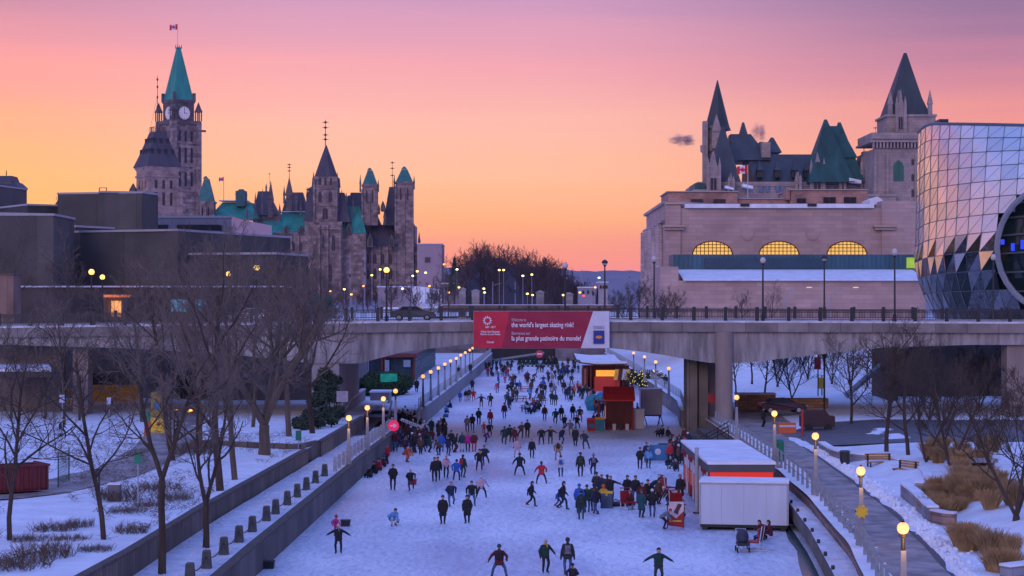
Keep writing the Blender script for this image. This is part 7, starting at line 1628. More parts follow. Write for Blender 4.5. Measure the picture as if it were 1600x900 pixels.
# ================================================================= PEOPLE
import numpy as np
def capsule(mb, p0, r0, p1, r1, n=10):
    p0, p1 = Vector(p0), Vector(p1); d = p1-p0
    if d.length < 1e-4: d = Vector((0,0,1e-3)); p1 = p0+d
    dn = d.normalized(); u = dn.orthogonal().normalized(); w_ = dn.cross(u); rows = []
    for t in (-.98,-.7,-.35,0): rows.append((p0+dn*r0*t, r0*math.sqrt(1-t*t)))
    for t in (0,.35,.7,.98): rows.append((p1+dn*r1*t, r1*math.sqrt(1-t*t)))
    prev = None
    for c, r in rows:
        cur = [mb.vert(c+(u*math.cos(6.28318*k/n)+w_*math.sin(6.28318*k/n))*r) for k in range(n)]
        if prev:
            for k in range(n): mb.face((prev[k], prev[(k+1)%n], cur[(k+1)%n], cur[k]))
        else: mb.face(cur[::-1])
        prev = cur
    mb.face(prev)
def ik(a, b, l1, l2, bend):
    a, b = Vector(a), Vector(b); d = b-a; L = min(d.length, (l1+l2)*.998); dn = d.normalized(); b = a+dn*L
    x = (l1*l1-l2*l2+L*L)/(2*L); h = math.sqrt(max(0, l1*l1-x*x)); bd = Vector(bend); bd = (bd-dn*bd.dot(dn)).normalized()
    return a+dn*x+bd*h, b
def remeshed(caps, vox, name):
    mb = MB()
    for c in caps: capsule(mb, *c[:4])
    me = bpy.data.meshes.new(name); me.from_pydata(mb.v, [], mb.f); o = bpy.data.objects.new(name, me); col.objects.link(o)
    bm = bmesh.new(); bm.from_mesh(me); bmesh.ops.recalc_face_normals(bm, faces=bm.faces); bm.to_mesh(me); bm.free()
    m = o.modifiers.new('r', 'REMESH'); m.mode = 'VOXEL'; m.voxel_size = vox
    s = o.modifiers.new('s', 'SMOOTH'); s.factor = .5; s.iterations = 1
    dg_ = bpy.context.evaluated_depsgraph_get(); out = bpy.data.meshes.new_from_object(o.evaluated_get(dg_)); bpy.data.objects.remove(o); bpy.data.meshes.remove(me)
    n = len(out.vertices); co = np.empty(n*3); out.vertices.foreach_get('co', co); co = co.reshape(-1,3); best = np.full(n, 1e9); idx = np.zeros(n, int)
    for c in caps:
        p0, p1 = np.array(c[0]), np.array(c[2]); d = p1-p0; t = np.clip(((co-p0)@d)/max(d@d, 1e-9), 0, 1); q = p0+t[:,None]*d; ds = np.linalg.norm(co-q, axis=1)-(c[1]+(c[3]-c[1])*t); k = ds < best; best[k] = ds[k]; idx[k] = c[4]
    fi = np.array([idx[p.vertices[0]] for p in out.polygons]); out.polygons.foreach_set('material_index', fi.astype(np.int32)); out.polygons.foreach_set('use_smooth', [True]*len(out.polygons)); out.update()
    return out
SKIN = mat('skin', (.50,.29,.21), .6, .08, 5); PLACE = mat('cloth_black', (.012,.013,.017), .85, .3, 6); HAIR = mat('hair', (.03,.018,.012), .7, .4, 8); BLADE = mat('steel_blade', (.6,.6,.65), .25, .05, 3, metal=.9)
def hand(caps, wrist, d, side, curl=.35):
    d = Vector(d).normalized(); u = Vector((0,0,1)).cross(d); u = (u.normalized() if u.length > .05 else Vector((0,1,0))); nrm = d.cross(u).normalized()
    w0 = Vector(wrist); pc = w0+d*.055; 
    for s in (-.022, 0, .022): caps.append((tuple(w0+u*s*.7), .020, tuple(w0+d*.085+u*s*1.2), .017, 3))
    for s, L in ((-.034,.055),(-.012,.072),(.011,.076),(.033,.066)):
        a = w0+d*.09+u*s; m = a+(d*1-nrm*curl).normalized()*L*.5; e = m+(d-nrm*curl*2.4).normalized()*L*.5; caps.append((tuple(a), .0115, tuple(m), .0105, 3)); caps.append((tuple(m), .0105, tuple(e), .009, 3))
    a = w0+d*.03-u*side*.03; m = a+(d*.6-u*side*.9).normalized()*.042; e = m+(d-u*side*.2).normalized()*.032; caps.append((tuple(a), .015, tuple(m), .012, 3)); caps.append((tuple(m), .012, tuple(e), .010, 3))
def make_person(name, lf, rf, hip=(0,0,.93), top=(0,-.02), lh=(-.30,-.08,.86), rh=(.30,-.08,.86), coat=0, head=1.0, look=(0,0), kneeb=(0,-1,0), legl=(.43,.43), wide=1.0, sit=False):
    """top = horizontal offset of the neck relative to the hips (lean)"""
    H = Vector(hip); ln = Vector((top[0], top[1], 0)); tl = .54; up = Vector((ln.x, ln.y, math.sqrt(max(.02, tl*tl-ln.x**2-ln.y**2)))); N_ = H+up; un = up.normalized()
    side = Vector((1,0,0)); fwd = un.cross(side)*-1
    caps = []; jc = []
    for s, f, in ((-1, lf), (1, rf)):
        hj = H+side*s*.095; an = Vector((f[0], f[1], (f[2] if len(f) > 2 else 0)+.13)); kn, an = ik(hj, an, legl[0], legl[1]-.0, (kneeb[0]+s*.25, kneeb[1], kneeb[2]))
        caps.append((tuple(hj), .100*wide, tuple(kn), .070*wide, 1)); caps.append((tuple(kn), .070*wide, tuple(an), .056*wide, 1)); caps.append((tuple(kn.lerp(an, .25)), .072*wide, tuple(kn.lerp(an, .45)), .067*wide, 1))
        fd = Vector((s*.25, -1, 0)).normalized(); toe = an+fd*.15+Vector((0,0,-.065)); heel = an-fd*.04+Vector((0,0,-.05)); caps.append((tuple(an+Vector((0,0,.05))), .052, tuple(heel), .048, 2)); caps.append((tuple(heel), .046, tuple(toe), .036, 2))
        globals()['_feet'] = globals().get('_feet', []); _feet.append((an, fd))
    caps.append((tuple(H+side*-.06), .115, tuple(H+side*.06), .115, 1))
    nk = N_+un*.02; hd = N_+un*.15+Vector((0,-.02,0))+Vector((look[0]*.05, look[1]*.05, 0))
    caps.append((tuple(N_-un*.05), .055, tuple(hd-Vector((0,0,.06))), .052, 0))
    k = head; caps.append((tuple(hd+Vector((0,.012,.035))*k), .092*k, tuple(hd+Vector((0,-.012,-.01))*k), .082*k, 0)); caps.append((tuple(hd+Vector((0,-.03,-.05))*k), .055*k, tuple(hd+Vector((0,-.045,-.075))*k), .038*k, 0))
    caps.append((tuple(hd+Vector((0,-.085,.015))*k), .012*k, tuple(hd+Vector((0,-.108,-.018))*k), .017*k, 0))
    for s in (-1,1): caps.append((tuple(hd+Vector((s*.088,.01,.01))*k), .018*k, tuple(hd+Vector((s*.088,.01,-.015))*k), .014*k, 0))
    # jacket
    sh = N_-un*.09
    jc += [(tuple(sh+side*-.145), .092, tuple(sh+side*.145), .092, 0), (tuple(sh-un*.12+side*-.085), .150, tuple(sh-un*.12+side*.085), .150, 0), (tuple(sh-un*.12+side*-.08), .150, tuple(H+un*.06+side*-.075), .140, 0), (tuple(sh-un*.12+side*.08), .150, tuple(H+un*.06+side*.075), .140, 0), (tuple(H+side*-.085-un*.05), .142, tuple(H+side*.085-un*.05), .142, 0), (tuple(N_-un*.04), .078, tuple(N_+un*.035), .068, 0)]
    if coat: 
        for s in (-1,1): jc.append((tuple(H+side*s*.07), .13, tuple(H+side*s*.10+Vector((0,0,-coat))), .14, 0))
    for s, h in ((-1, lh), (1, rh)):
        sj = sh+side*s*.175+un*.0; el, wr = ik(sj, h, .285, .26, (s*.6, .8, -.3)); jc += [(tuple(sj), .086, tuple(el), .070, 0), (tuple(el), .070, tuple(wr), .054, 0)]
        caps.append((tuple(el.lerp(wr, .3)), .03, tuple(wr), .026, 3)); hand(caps, wr-(wr-el).normalized()*.01, wr-el, s)
    if True: caps.append((tuple(H), .09, tuple(N_-un*.05), .08, 1))
    body = remeshed(caps, .0105, name+'_body')
    # eyes and mouth as small islands of the same mesh
    bm = bmesh.new(); bm.from_mesh(body)
    for (dx, dz, rr, sx) in ((-.034,.022,.012,1),(.034,.022,.012,1),(0,-.052,.012,2.0)):
        g = bmesh.ops.create_icosphere(bm, subdivisions=1, radius=rr*k, matrix=Matrix.Translation(hd+Vector((dx,-.083,dz))*k) @ Matrix.Diagonal((sx,.6,.55,1)))
        for f in {f for v in g['verts'] for f in v.link_faces}: f.material_index = 4
    bm.to_mesh(body); bm.free()
    jacket = remeshed(jc, .02, name+'_jacket')
    for m in (SKIN, PLACE, BLACK, PLACE, HAIR): body.materials.append(m)
    jacket.materials.append(PLACE)
    # hat / hair
    def shell(sc, zcut, extra=None):
        mb = MB(); c = hd+Vector((0,.008,.04))*k; nu, nv = 14, 7; rows = []
        for j in range(nv+1):
            t = math.pi*.62*j/nv; ft_ = lambda i: t*(1-(.30 if extra == 'hair' else .22)*max(0, -math.sin(6.283*i/nu))); rows.append([mb.vert(c+Vector((sc*.1*math.sin(ft_(i))*math.cos(6.283*i/nu), sc*.108*math.sin(ft_(i))*math.sin(6.283*i/nu), sc*.105*math.cos(ft_(i)) - (.05*k if (math.sin(6.283*i/nu) > .3 and j == nv and extra == 'hair') else 0)))*k) for i in range(nu)])
        for j in range(nv):
            for i in range(nu): mb.face((rows[j][i], rows[j+1][i], rows[j+1][(i+1)%nu], rows[j][(i+1)%nu]))
        if extra == 'pom': mb.sphere(tuple(c+Vector((0,0,.135*k))), .035*k, nu=8, nv=5)
        if extra == 'hair': capsule(mb, tuple(c+Vector((0,.07,-.02))*k), .07*k, tuple(c+Vector((0,.085,-.17))*k), .045*k)
        o = mb.build('x', PLACE, smooth=True); d = o.data; bpy.data.objects.remove(o); return d
    hats = {'knit_hat': shell(1.1, 0), 'pompom_hat': shell(1.12, 0, 'pom'), 'hair': shell(1.06, 0, 'hair')}
    # backpack
    mb = MB(); ctr = sh-un*.16; bx = side; M = Matrix.Identity(4); M.col[0].xyz = side; M.col[1].xyz = fwd*-1; M.col[2].xyz = un; M.col[3].xyz = ctr-fwd*0
    mb.T = M; mb.frus(0, .235, -.2, .30, .16, .18, .24, .12); mb.frus(0, .33, -.17, .2, .06, .02, .18, .05); 
    for s in (-.11,.11): mb.path([(s,.15,.17),(s,0,.22),(s,-.15,.12),(s,-.15,-.1),(s,.12,-.16)], [.018]*5, 5)
    o = mb.build('x', PLACE); pack = o.data; bpy.data.objects.remove(o)
    mb = MB(); c_ = N_+un*.01; mb.path([c_+Vector((.085*math.cos(a_*.52), .085*math.sin(a_*.52)-.01, .012*math.sin(a_))) for a_ in range(13)], [.03]*13, 6); capsule(mb, tuple(c_+Vector((.03,-.10,-.02))), .03, tuple(c_+Vector((.05,-.15,-.12))), .026)
    o = mb.build('x', PLACE, smooth=True); scf = o.data; bpy.data.objects.remove(o)
    # skates: blades
    mb = MB()
    for an, fd in _feet[-2:]:
        c = an+Vector((0,0,-.115)); q = Matrix.Translation(c) @ Matrix.Rotation(math.atan2(fd.y, fd.x), 4, 'Z'); mb.T = q; mb.box(-.06,.18,-.006,.006,-.02,.012); mb.box(-.02,.0,-.012,.012,.0,.03); mb.box(.1,.13,-.012,.012,.0,.03)
    o = mb.build('x', BLADE); bl = o.data; bpy.data.objects.remove(o)
    return dict(body=body, jacket=jacket, hats=hats, pack=pack, blades=bl, scarf=scf)
_feet = []
PP = {}
def pdef(k, desc, **kw): PP[k] = (make_person(k, **kw), desc)
pdef('stand', 'standing', lf=(-.11,0), rf=(.11,.02))
pdef('glide', 'gliding', lf=(-.22,-.12), rf=(.20,.16), hip=(0,.02,.88), top=(0,-.13), lh=(-.33,-.12,.94), rh=(.31,.06,.92))
pdef('glideb', 'gliding', lf=(-.10,-.10), rf=(.16,.30,.12), hip=(-.02,.02,.89), top=(0,-.16), lh=(-.26,-.22,1.0), rh=(.30,.22,1.0))
pdef('armsout', 'arms spread', lf=(-.15,-.04), rf=(.14,.05), hip=(0,.0,.91), top=(0,-.08), lh=(-.62,-.04,1.12), rh=(.62,0,1.10))
pdef('wide', 'wide stance', lf=(-.36,.0), rf=(.36,.05), hip=(0,.03,.84), top=(0,-.12), lh=(-.36,-.1,.95), rh=(.48,0,.92))
pdef('stride', 'striding', lf=(-.04,-.20), rf=(.34,.38,.10), hip=(.02,.02,.87), top=(-.03,-.22), lh=(-.34,.22,1.0), rh=(.26,-.32,1.05))
pdef('strideb', 'striding', lf=(-.36,.36,.10), rf=(.05,-.20), hip=(-.02,.02,.87), top=(.03,-.20), lh=(-.26,-.30,1.05), rh=(.36,.24,1.0))
pdef('walk', 'walking', lf=(-.06,-.30), rf=(.06,.34,.04), hip=(0,0,.89), top=(0,-.06), lh=(-.24,.16,.88), rh=(.24,-.2,.92))
pdef('coat', 'upright', lf=(-.09,0), rf=(.09,.04), coat=.34, lh=(-.25,-.10,.90), rh=(.25,-.10,.90))
pdef('pocket', 'hands pocketed', lf=(-.12,.02), rf=(.10,-.03), lh=(-.2,-.17,.98), rh=(.2,-.17,.98), coat=.08)
pdef('reach', 'reaching', lf=(-.13,0), rf=(.13,.02), rh=(.66,-.12,1.22), lh=(-.24,-.15,1.0))
pdef('bend', 'bending', lf=(-.14,.0), rf=(.14,.05), hip=(0,.16,.86), top=(0,-.44), lh=(-.16,-.48,.62), rh=(.16,-.48,.62))
pdef('lean', 'leaning', lf=(-.38,.05,.0), rf=(.12,.0), hip=(-.02,.02,.86), top=(.10,-.16), lh=(-.2,-.3,1.0), rh=(.34,.1,.95))
pdef('sit', 'seated', lf=(-.14,-.45), rf=(.14,-.42), hip=(0,.05,.50), top=(0,-.10), lh=(-.14,-.38,.66), rh=(.14,-.38,.66), kneeb=(0,-.3,1))
pdef('crouch', 'crouching', lf=(-.16,-.05), rf=(.18,.12), hip=(0,.18,.45), top=(0,-.34), lh=(-.45,-.28,.55), rh=(.1,-.45,.30), kneeb=(0,-1,.6))
pdef('kid', 'small child', lf=(-.13,0), rf=(.13,.02), head=1.32, lh=(-.38,-.05,1.0), rh=(.38,-.05,1.0), wide=1.1)
pdef('hold', 'hand in hand', lf=(-.12,0), rf=(.12,.03), rh=(.52,0,.98), lh=(-.30,-.05,.9))
CL = {'black':(.010,.011,.015),'navy':(.012,.022,.06),'charcoal':(.03,.032,.04),'dark green':(.010,.04,.03),'teal':(.01,.07,.08),'maroon':(.09,.010,.02),'red':(.45,.02,.03),'pink':(.55,.06,.20),'magenta':(.55,.02,.25),'orange':(.65,.11,.02),'yellow':(.65,.35,.02),'white':(.55,.52,.58),'pale pink':(.50,.33,.40),'grey':(.16,.16,.20),'blue':(.02,.10,.45),'light blue':(.12,.32,.60),'brown':(.10,.05,.03),'tan':(.34,.19,.12),'purple':(.12,.02,.25),'denim':(.05,.10,.22),'olive':(.05,.05,.02)}
CM = {k: mat('cloth_'+k.replace(' ', '_'), v, .8, .45, 5, .6, 14) for k, v in CL.items()}
people = []
def person(px, py, j, t='black', pose='stand', face=0, s=1.0, hat=('knit_hat','black'), pack=None, z=0.0, zone=None, skates=True, who='skater'):
    people.append(dict(px=px, py=py, j=j, t=t, pose=pose, face=face, s=s, hat=hat, pack=pack, z=z, zone=zone, skates=skates, who=who))
K, PO, HR = 'knit_hat', 'pompom_hat', 'hair'
A = 180   # facing away
P_ = person
# nearest
P_(780,905,'maroon','denim','wide',A,1.0,(K,'black'),'black'); P_(852,895,'dark green','black','hold',20,.94,(K,'black')); P_(887,899,'charcoal','denim','stand',A,1.04,(HR,'brown'),'grey'); P_(894,926,'navy','black','glide',A,.78,(K,'black'),'black'); P_(1029,913,'dark green','charcoal','armsout',0,1.0,(HR,'brown'))
P_(529,865,'black','black','armsout',0,.90,(PO,'white')); P_(525,838,'pink','pink','kid',160,.66,(PO,'red'),'magenta'); P_(615,822,'light blue','white','crouch',30,.95,(K,'navy'))
P_(692,819,'black','black','coat',0,.98,(K,'maroon')); P_(730,818,'black','black','coat',-8,.97,(K,'black')); P_(705,792,'navy','denim','glide',5,.98,(HR,'tan')); P_(737,791,'black','denim','glide',0,.98,(HR,'brown'),None); P_(752,778,'pale pink','black','wide',10,.92,(K,'white'))
P_(830,791,'black','black','walk',70,.95,(HR,'black')); P_(879,796,'black','navy','walk',70,1.05,(HR,'brown')); P_(872,792,'blue','navy','walk',75,.66,(K,'blue')); P_(846,756,'red','navy','wide',A,.98,(HR,'brown'))
P_(614,766,'black','black','stand',5,1.04,(HR,'brown')); P_(642,767,'black','charcoal','glide',0,.92,(K,'white')); P_(679,753,'black','black','stand',5,1.03,(HR,'brown')); P_(684,751,'black','charcoal','stand',-5,1.0,(HR,'black')); P_(697,747,'pale pink','black','stand',10,.98,(PO,'white')); P_(713,751,'blue','navy','glide',170,.93,(HR,'black')); P_(723,746,'dark green','teal','stand',150,.98,(HR,'brown'),'red'); P_(749,735,'black','black','glide',5,1.0,(K,'black')); P_(757,727,'navy','charcoal','stride',0,1.0,(HR,'black'))
P_(812,743,'black','black','wide',A,1.03,(K,'black')); P_(876,745,'white','navy','stand',A,.92,(K,'navy'),'blue'); P_(907,745,'dark green','black','stand',A,1.05,(K,'black'),'olive'); P_(927,743,'navy','black','glide',A,.96,(PO,'grey'),'grey')
P_(872,719,'tan','tan','glide',A,.98,(K,'pale pink'),'black'); P_(877,694,'navy','navy','lean',30,.95,(K,'black')); P_(831,716,'black','black','stand',10,.95,(HR,'tan')); P_(808,715,'pale pink','pale pink','glide',0,.98,(K,'red'))
P_(788,695,'dark green','black','glide',A,1.0,(K,'black')); P_(796,691,'black','black','stride',A,1.0,(HR,'brown')); P_(804,694,'maroon','black','stand',0,.9,(K,'black')); P_(815,685,'brown','black','strideb',0,.95,(HR,'tan')); P_(824,684,'black','black','stand',5,1.0,(K,'black')); P_(846,695,'black','black','glide',0,.98,(K,'black')); P_(860,694,'black','charcoal','armsout',0,.95,(HR,'black')); P_(899,697,'black','black','coat',0,1.0,(K,'black')); P_(914,702,'charcoal','charcoal','lean',A,1.0,(K,'grey'))
P_(766,665,'red','charcoal','stand',0,.98,(K,'red')); P_(748,664,'teal','black','stand',A,1.02,(K,'charcoal')); P_(730,676,'grey','navy','stand',A,.98,(K,'grey')); P_(738,673,'black','black','stand',A,.98,(HR,'black')); P_(756,677,'red','maroon','kid',0,.62,(K,'red')); P_(765,684,'black','black','glide',0,.9,(K,'black')); P_(759,691,'purple','black','bend',70,.75,(K,'purple'))
P_(851,657,'maroon','navy','stand',0,.98,(K,'red')); P_(868,663,'teal','navy','glide',A,1.0,(K,'charcoal')); P_(877,657,'black','black','stand',0,.96,(K,'black')); P_(882,671,'navy','navy','glide',20,.9,(K,'black')); P_(891,680,'grey','grey','stride',0,.93,(K,'charcoal')); P_(901,671,'black','brown','stride',0,.93,(K,'black')); P_(895,655,'black','black','stand',0,.98,(K,'brown')); P_(906,659,'olive','red','glide',0,1.0,(K,'black')); P_(927,672,'black','black','stand',70,1.0,(K,'black')); P_(933,668,'dark green','black','coat',60,.95,(K,'black'))
P_(719,628,'blue','navy','stand',5,.82,(K,'blue')); P_(728,627,'black','pale pink','stand',0,.9,(K,'black')); P_(733,626,'olive','black','stand',0,.98,(K,'brown')); P_(740,627,'red','red','glide',0,.95,(K,'charcoal')); P_(738,610,'black','black','coat',A,1.0,(K,'black')); P_(752,636,'navy','black','armsout',0,.93,(K,'black')); P_(766,636,'dark green','charcoal','glide',A,1.02,(K,'black')); P_(788,654,'maroon','purple','stand',0,1.02,(K,'maroon')); P_(792,633,'teal','black','glide',A,.98,(K,'charcoal'))
P_(789,599,'magenta','navy','kid',0,.72,(K,'red')); P_(804,600,'black','navy','glide',A,.98,(K,'black')); P_(800,612,'navy','teal','glide',A,1.02,(K,'black')); P_(812,611,'blue','navy','stand',0,.88,(K,'black')); P_(811,584,'black','black','stand',0,.95,(K,'black')); P_(816,582,'charcoal','navy','stand',A,.95,(K,'black')); P_(793,576,'black','black','coat',0,.95,(K,'black'))
P_(851,617,'black','charcoal','glide',20,1.0,(K,'charcoal')); P_(849,602,'navy','black','armsout',10,.9,(HR,'brown')); P_(863,598,'tan','grey','stand',0,.9,(HR,'tan')); P_(861,613,'black','black','stand',A,.95,(K,'black')); P_(866,618,'grey','charcoal','glide',A,1.0,(K,'grey')); P_(874,601,'black','navy','glide',A,1.0,(K,'black')); P_(882,583,'maroon','black','stand',0,.93,(K,'black')); P_(879,591,'pale pink','grey','stand',0,.93,(K,'grey')); P_(888,590,'navy','charcoal','stand',A,.93,(HR,'brown')); P_(894,589,'black','black','stand',A,.96,(K,'black')); P_(893,601,'navy','black','glide',A,.96,(K,'black')); P_(898,576,'black','black','coat',0,.95,(K,'black')); P_(871,581,'black','dark green','glide',0,.95,(K,'black')); P_(881,615,'black','black','stand',A,1.1,(K,'black')); P_(885,625,'navy','maroon','stand',0,.98,(K,'black')); P_(862,633,'charcoal','dark green','stand',A,1.0,(K,'brown')); P_(868,634,'dark green','black','stand',A,.95,(K,'black'))
# left stairs crowd
P_(636,722,'orange','orange','bend',60,.95,(HR,'brown')); P_(705,703,'black','black','stand',0,1.0,(K,'black')); P_(711,707,'black','maroon','lean',80,1.0,(HR,'brown')); P_(722,706,'teal','white','stand',A,1.0,(K,'grey')); P_(731,706,'magenta','black','stand',A,.98,(K,'tan'),'magenta'); P_(741,706,'maroon','red','stand',0,1.0,(K,'black')); P_(700,712,'navy','navy','pocket',40,.95,(K,'black')); P_(690,706,'blue','blue','stand',0,.96,(K,'charcoal')); P_(689,681,'black','charcoal','stand',0,1.0,(K,'grey')); P_(693,676,'black','black','pocket',50,.98,(K,'black')); P_(696,688,'black','black','coat',-60,1.0,(HR,'black'))
P_(704,637,'navy','navy','sit',-60,.95,(K,'black'),z=-.38); P_(697,645,'light blue','black','sit',20,.95,(K,'navy'),z=-.3); P_(586,742,'black','black','sit',-50,1.0,(K,'black'),z=-.25); P_(593,737,'red','black','sit',-40,1.0,(K,'black'),z=-.25); P_(600,730,'maroon','black','sit',-60,.9,(HR,'brown'),z=-.25); P_(606,725,'red','charcoal','pocket',-50,.9,(K,'red')); P_(578,746,'charcoal','black','sit',-50,.9,(K,'grey'),z=-.3)
# right: rental queue
P_(908,812,'dark green','teal','stand',A,1.0,(K,'black'),'charcoal'); P_(905,802,'blue','navy','coat',A,1.05,(K,'blue')); P_(917,801,'dark green','denim','stand',A,1.0,(K,'black')); P_(931,804,'navy','denim','walk',-150,1.0,(HR,'brown'),'black'); P_(928,799,'brown','olive','stand',A,1.0,(HR,'brown')); P_(943,793,'yellow','dark green','kid',A,.82,(K,'orange')); P_(954,785,'black','navy','reach',0,1.0,(HR,'tan')); P_(949,783,'charcoal','black','stand',A,1.0,(HR,'brown')); P_(932,778,'charcoal','black','stand',A,1.0,(K,'charcoal')); P_(940,780,'navy','black','stand',A,.95,(K,'grey'))
P_(980,785,'black','denim','pocket',20,1.02,(HR,'black')); P_(993,787,'black','denim','pocket',-10,1.05,(HR,'black')); P_(984,795,'maroon','grey','sit',0,.95,(K,'grey'),z=-.05); P_(1002,809,'teal','black','coat',150,.98,(K,'brown')); P_(1019,808,'black','denim','pocket',170,.98,(K,'white')); P_(1003,795,'maroon','black','coat',0,.95,(HR,'brown')); P_(1021,778,'navy','black','bend',80,1.0,(HR,'black')); P_(1034,770,'red','maroon','sit',-20,.95,(HR,'brown'),z=-.05); P_(1063,788,'black','black','coat',-40,1.12,(HR,'tan')); P_(1056,795,'olive','black','sit',20,.95,(K,'white'),z=-.05); P_(1045,790,'maroon','black','bend',-70,.9,(K,'white')); P_(1038,827,'grey','black','bend',75,.86,(K,'red')); P_(1012,790,'black','charcoal','stand',20,.97,(K,'black')); P_(1029,788,'brown','black','coat',30,.93,(HR,'brown')); P_(1064,812,'black','maroon','crouch',0,.9,(K,'black'))
P_(1000,733,'black','black','pocket',0,.98,(K,'charcoal')); P_(1013,732,'light blue','charcoal','stand',0,.95,(K,'light blue')); P_(1010,723,'navy','black','stand',0,.95,(HR,'brown')); P_(1047,724,'red','black','stand',A,.95,(K,'red')); P_(1052,722,'maroon','navy','stand',0,.95,(K,'black')); P_(1060,726,'black','black','sit',-30,1,(K,'charcoal'),z=.0); P_(1066,722,'charcoal','black','sit',20,1,(K,'tan'),z=.1); P_(1072,714,'navy','black','sit',-20,1,(K,'red'),z=.3); P_(1050,708,'black','black','pocket',60,.95,(K,'black')); P_(1058,706,'dark green','black','sit',40,.95,(K,'white'),z=0.1); P_(1070,702,'maroon','navy','stand',-30,.95,(K,'navy'),z=.3); P_(1045,733,'black','teal','crouch',30,.9,(K,'light blue')); P_(1055,736,'charcoal','charcoal','sit',10,.9,(HR,'tan'),z=-.2)
P_(1035,681,'black','black','sit',-30,.95,(K,'black'),z=-.2); P_(1043,683,'black','charcoal','sit',40,.9,(K,'black'),z=-.2); P_(1028,683,'navy','black','crouch',0,.8,(HR,'black'))
P_(1187,845,'blue','black','sit',-90,.7,(K,'navy'),z=-.2); P_(1192,842,'maroon','black','crouch',-60,.95,(HR,'black')); P_(1203,843,'maroon','maroon','sit',-90,.9,(HR,'brown'),z=-.1)
# pedestrians
for a in ((651,613,'black',A,1.75,'on the left deck near the bush'),(717,589,'black',0,1.75,'on the left deck farther back'),(735,584,'charcoal',A,1.75,'on the left deck, deepest')): P_(a[0],a[1],a[2],'black','coat',a[3],1.0,(K,'black'),z=a[4],zone=a[5],skates=False,who='pedestrian')
P_(97,686,'black','black','walk',90,1.0,(K,'black'),z=2.35,zone='crossing the snowy park left',skates=False,who='pedestrian'); P_(279,682,'charcoal','black','walk',-90,.95,(K,'black'),z=2.35,zone='behind the yellow booth',skates=False,who='pedestrian'); P_(1040,606,'navy','maroon','coat',A,1.0,(K,'black'),z=1.95,zone='on the right bank beyond the pier',skates=False,who='pedestrian')
P_(1192,668,'black','black','stand',60,1.0,(K,'black'),z=2.0,zone='beside the maroon car under the bridge',skates=False,who='pedestrian')
# seeded clusters (dark, dense groups)
rd = random.Random(21)
def cluster(n, x0, x1, y0, y1, zone, poses=('stand','pocket','coat','sit','lean','bend'), pal=('black','black','charcoal','navy','dark green','maroon','brown'), z=0.0, bright=.15):
    for i in range(n):
        ps = rd.choice(poses); j = rd.choice(pal) if rd.random() > bright else rd.choice(['red','blue','light blue','pink','white','orange','grey','teal'])
        P_(rd.uniform(x0,x1), rd.uniform(y0,y1), j, rd.choice(['black','charcoal','navy','denim']), ps, rd.uniform(-180,180), rd.uniform(.88,1.04), (rd.choice([K,K,PO,HR]), rd.choice(['black','charcoal','brown','grey','maroon','white'])), rd.choice([None,None,'black']), z=(-.15 if ps == 'sit' else 0)+z, zone=zone)
cluster(34, 612, 694, 672, 712, 'in the left stairs crowd', bright=.12)
cluster(14, 622, 664, 660, 676, 'on the left stairs', z=.3, bright=.05)
cluster(24, 752, 800, 568, 592, 'in the far left group', bright=.25)
cluster(28, 776, 850, 600, 648, 'around the picnic tables', bright=.35)
cluster(20, 886, 928, 603, 628, 'in the food booth queue', bright=.3)
cluster(24, 856, 905, 568, 600, 'on the far ice near the booth', ('stand','glide','coat','stride'), bright=.2)
cluster(8, 925, 945, 636, 652, 'beside the teal tarps', bright=.15)
cluster(10, 790, 850, 578, 604, 'behind the picnic tables', bright=.35)
cluster(5, 984, 1030, 604, 618, 'by the lit hedge', bright=.2)
cluster(4, 987, 1000, 652, 664, 'between kiosk and raised box', bright=.3)
cluster(16, 1044, 1078, 698, 732, 'on the right steps', z=.15, bright=.3)
ZN = [(800,900,'in the central foreground'),(1029,905,'in the right foreground'),(525,850,'in the left foreground'),(615,820,'left of the centre ice'),(725,800,'left of centre'),(850,790,'middle of the ice'),(640,765,'below the left wall crowd'),(705,745,'before the stairs crowd'),(855,740,'mid ice'),(910,742,'right of mid ice'),(850,700,'mid ice under the bridge'),(800,690,'mid ice left'),(915,690,'near the red kiosk'),(750,680,'right of the stairs crowd'),(760,640,'by the deck wall'),(870,655,'left of the kiosk'),(725,705,'in the stairs crowd'),(600,735,'against the left wall'),(935,795,'by the sandwich board'),(990,795,'in the rental queue'),(1020,775,'in the rental queue'),(1050,795,'beside the white container'),(1010,730,'by the blue barrier'),(1060,715,'at the right steps'),(1035,682,'sitting below the raised box'),(1195,845,'below the white container'),(800,605,'on the far ice left'),(865,605,'on the far ice centre'),(890,590,'on the far ice right'),(740,620,'along the deck wall'),(700,640,'at the deck wall foot'),(865,630,'far mid ice')]
lab = {}
for p in people:
    zn = p['zone'] or min(ZN, key=lambda q: (q[0]-p['px'])**2+((q[1]-p['py'])*1.6)**2)[2]
    base = '%s %s, %s jacket, %s trousers%s, %s' % (PP[p['pose']][1], p['who'], p['j'], p['t'], (', %s hat' % p['hat'][1]) if p['hat'][0] != HR and p['hat'][1] != 'black' else '', zn)
    if len(base.split()) > 12: base = '%s %s, %s jacket, %s trousers, %s' % (PP[p['pose']][1], p['who'], p['j'], p['t'], zn)
    p['base'] = base; lab.setdefault(base, []).append(p)
for base, lst in lab.items():
    lst.sort(key=lambda p: p['px'])
    for i, p in enumerate(lst): p['label'] = base if len(lst) == 1 else base+(', %s from left' % ORD[i])
rd = random.Random(77)
NEAR = []
for p in people:
    if p['pose'] == 'glide' and rd.random() < .5: p['pose'] = 'glideb'
    if p['pose'] == 'stand' and rd.random() < .3: p['pose'] = 'pocket'
def setm(o, i, m): o.material_slots[i].link = 'OBJECT'; o.material_slots[i].material = m
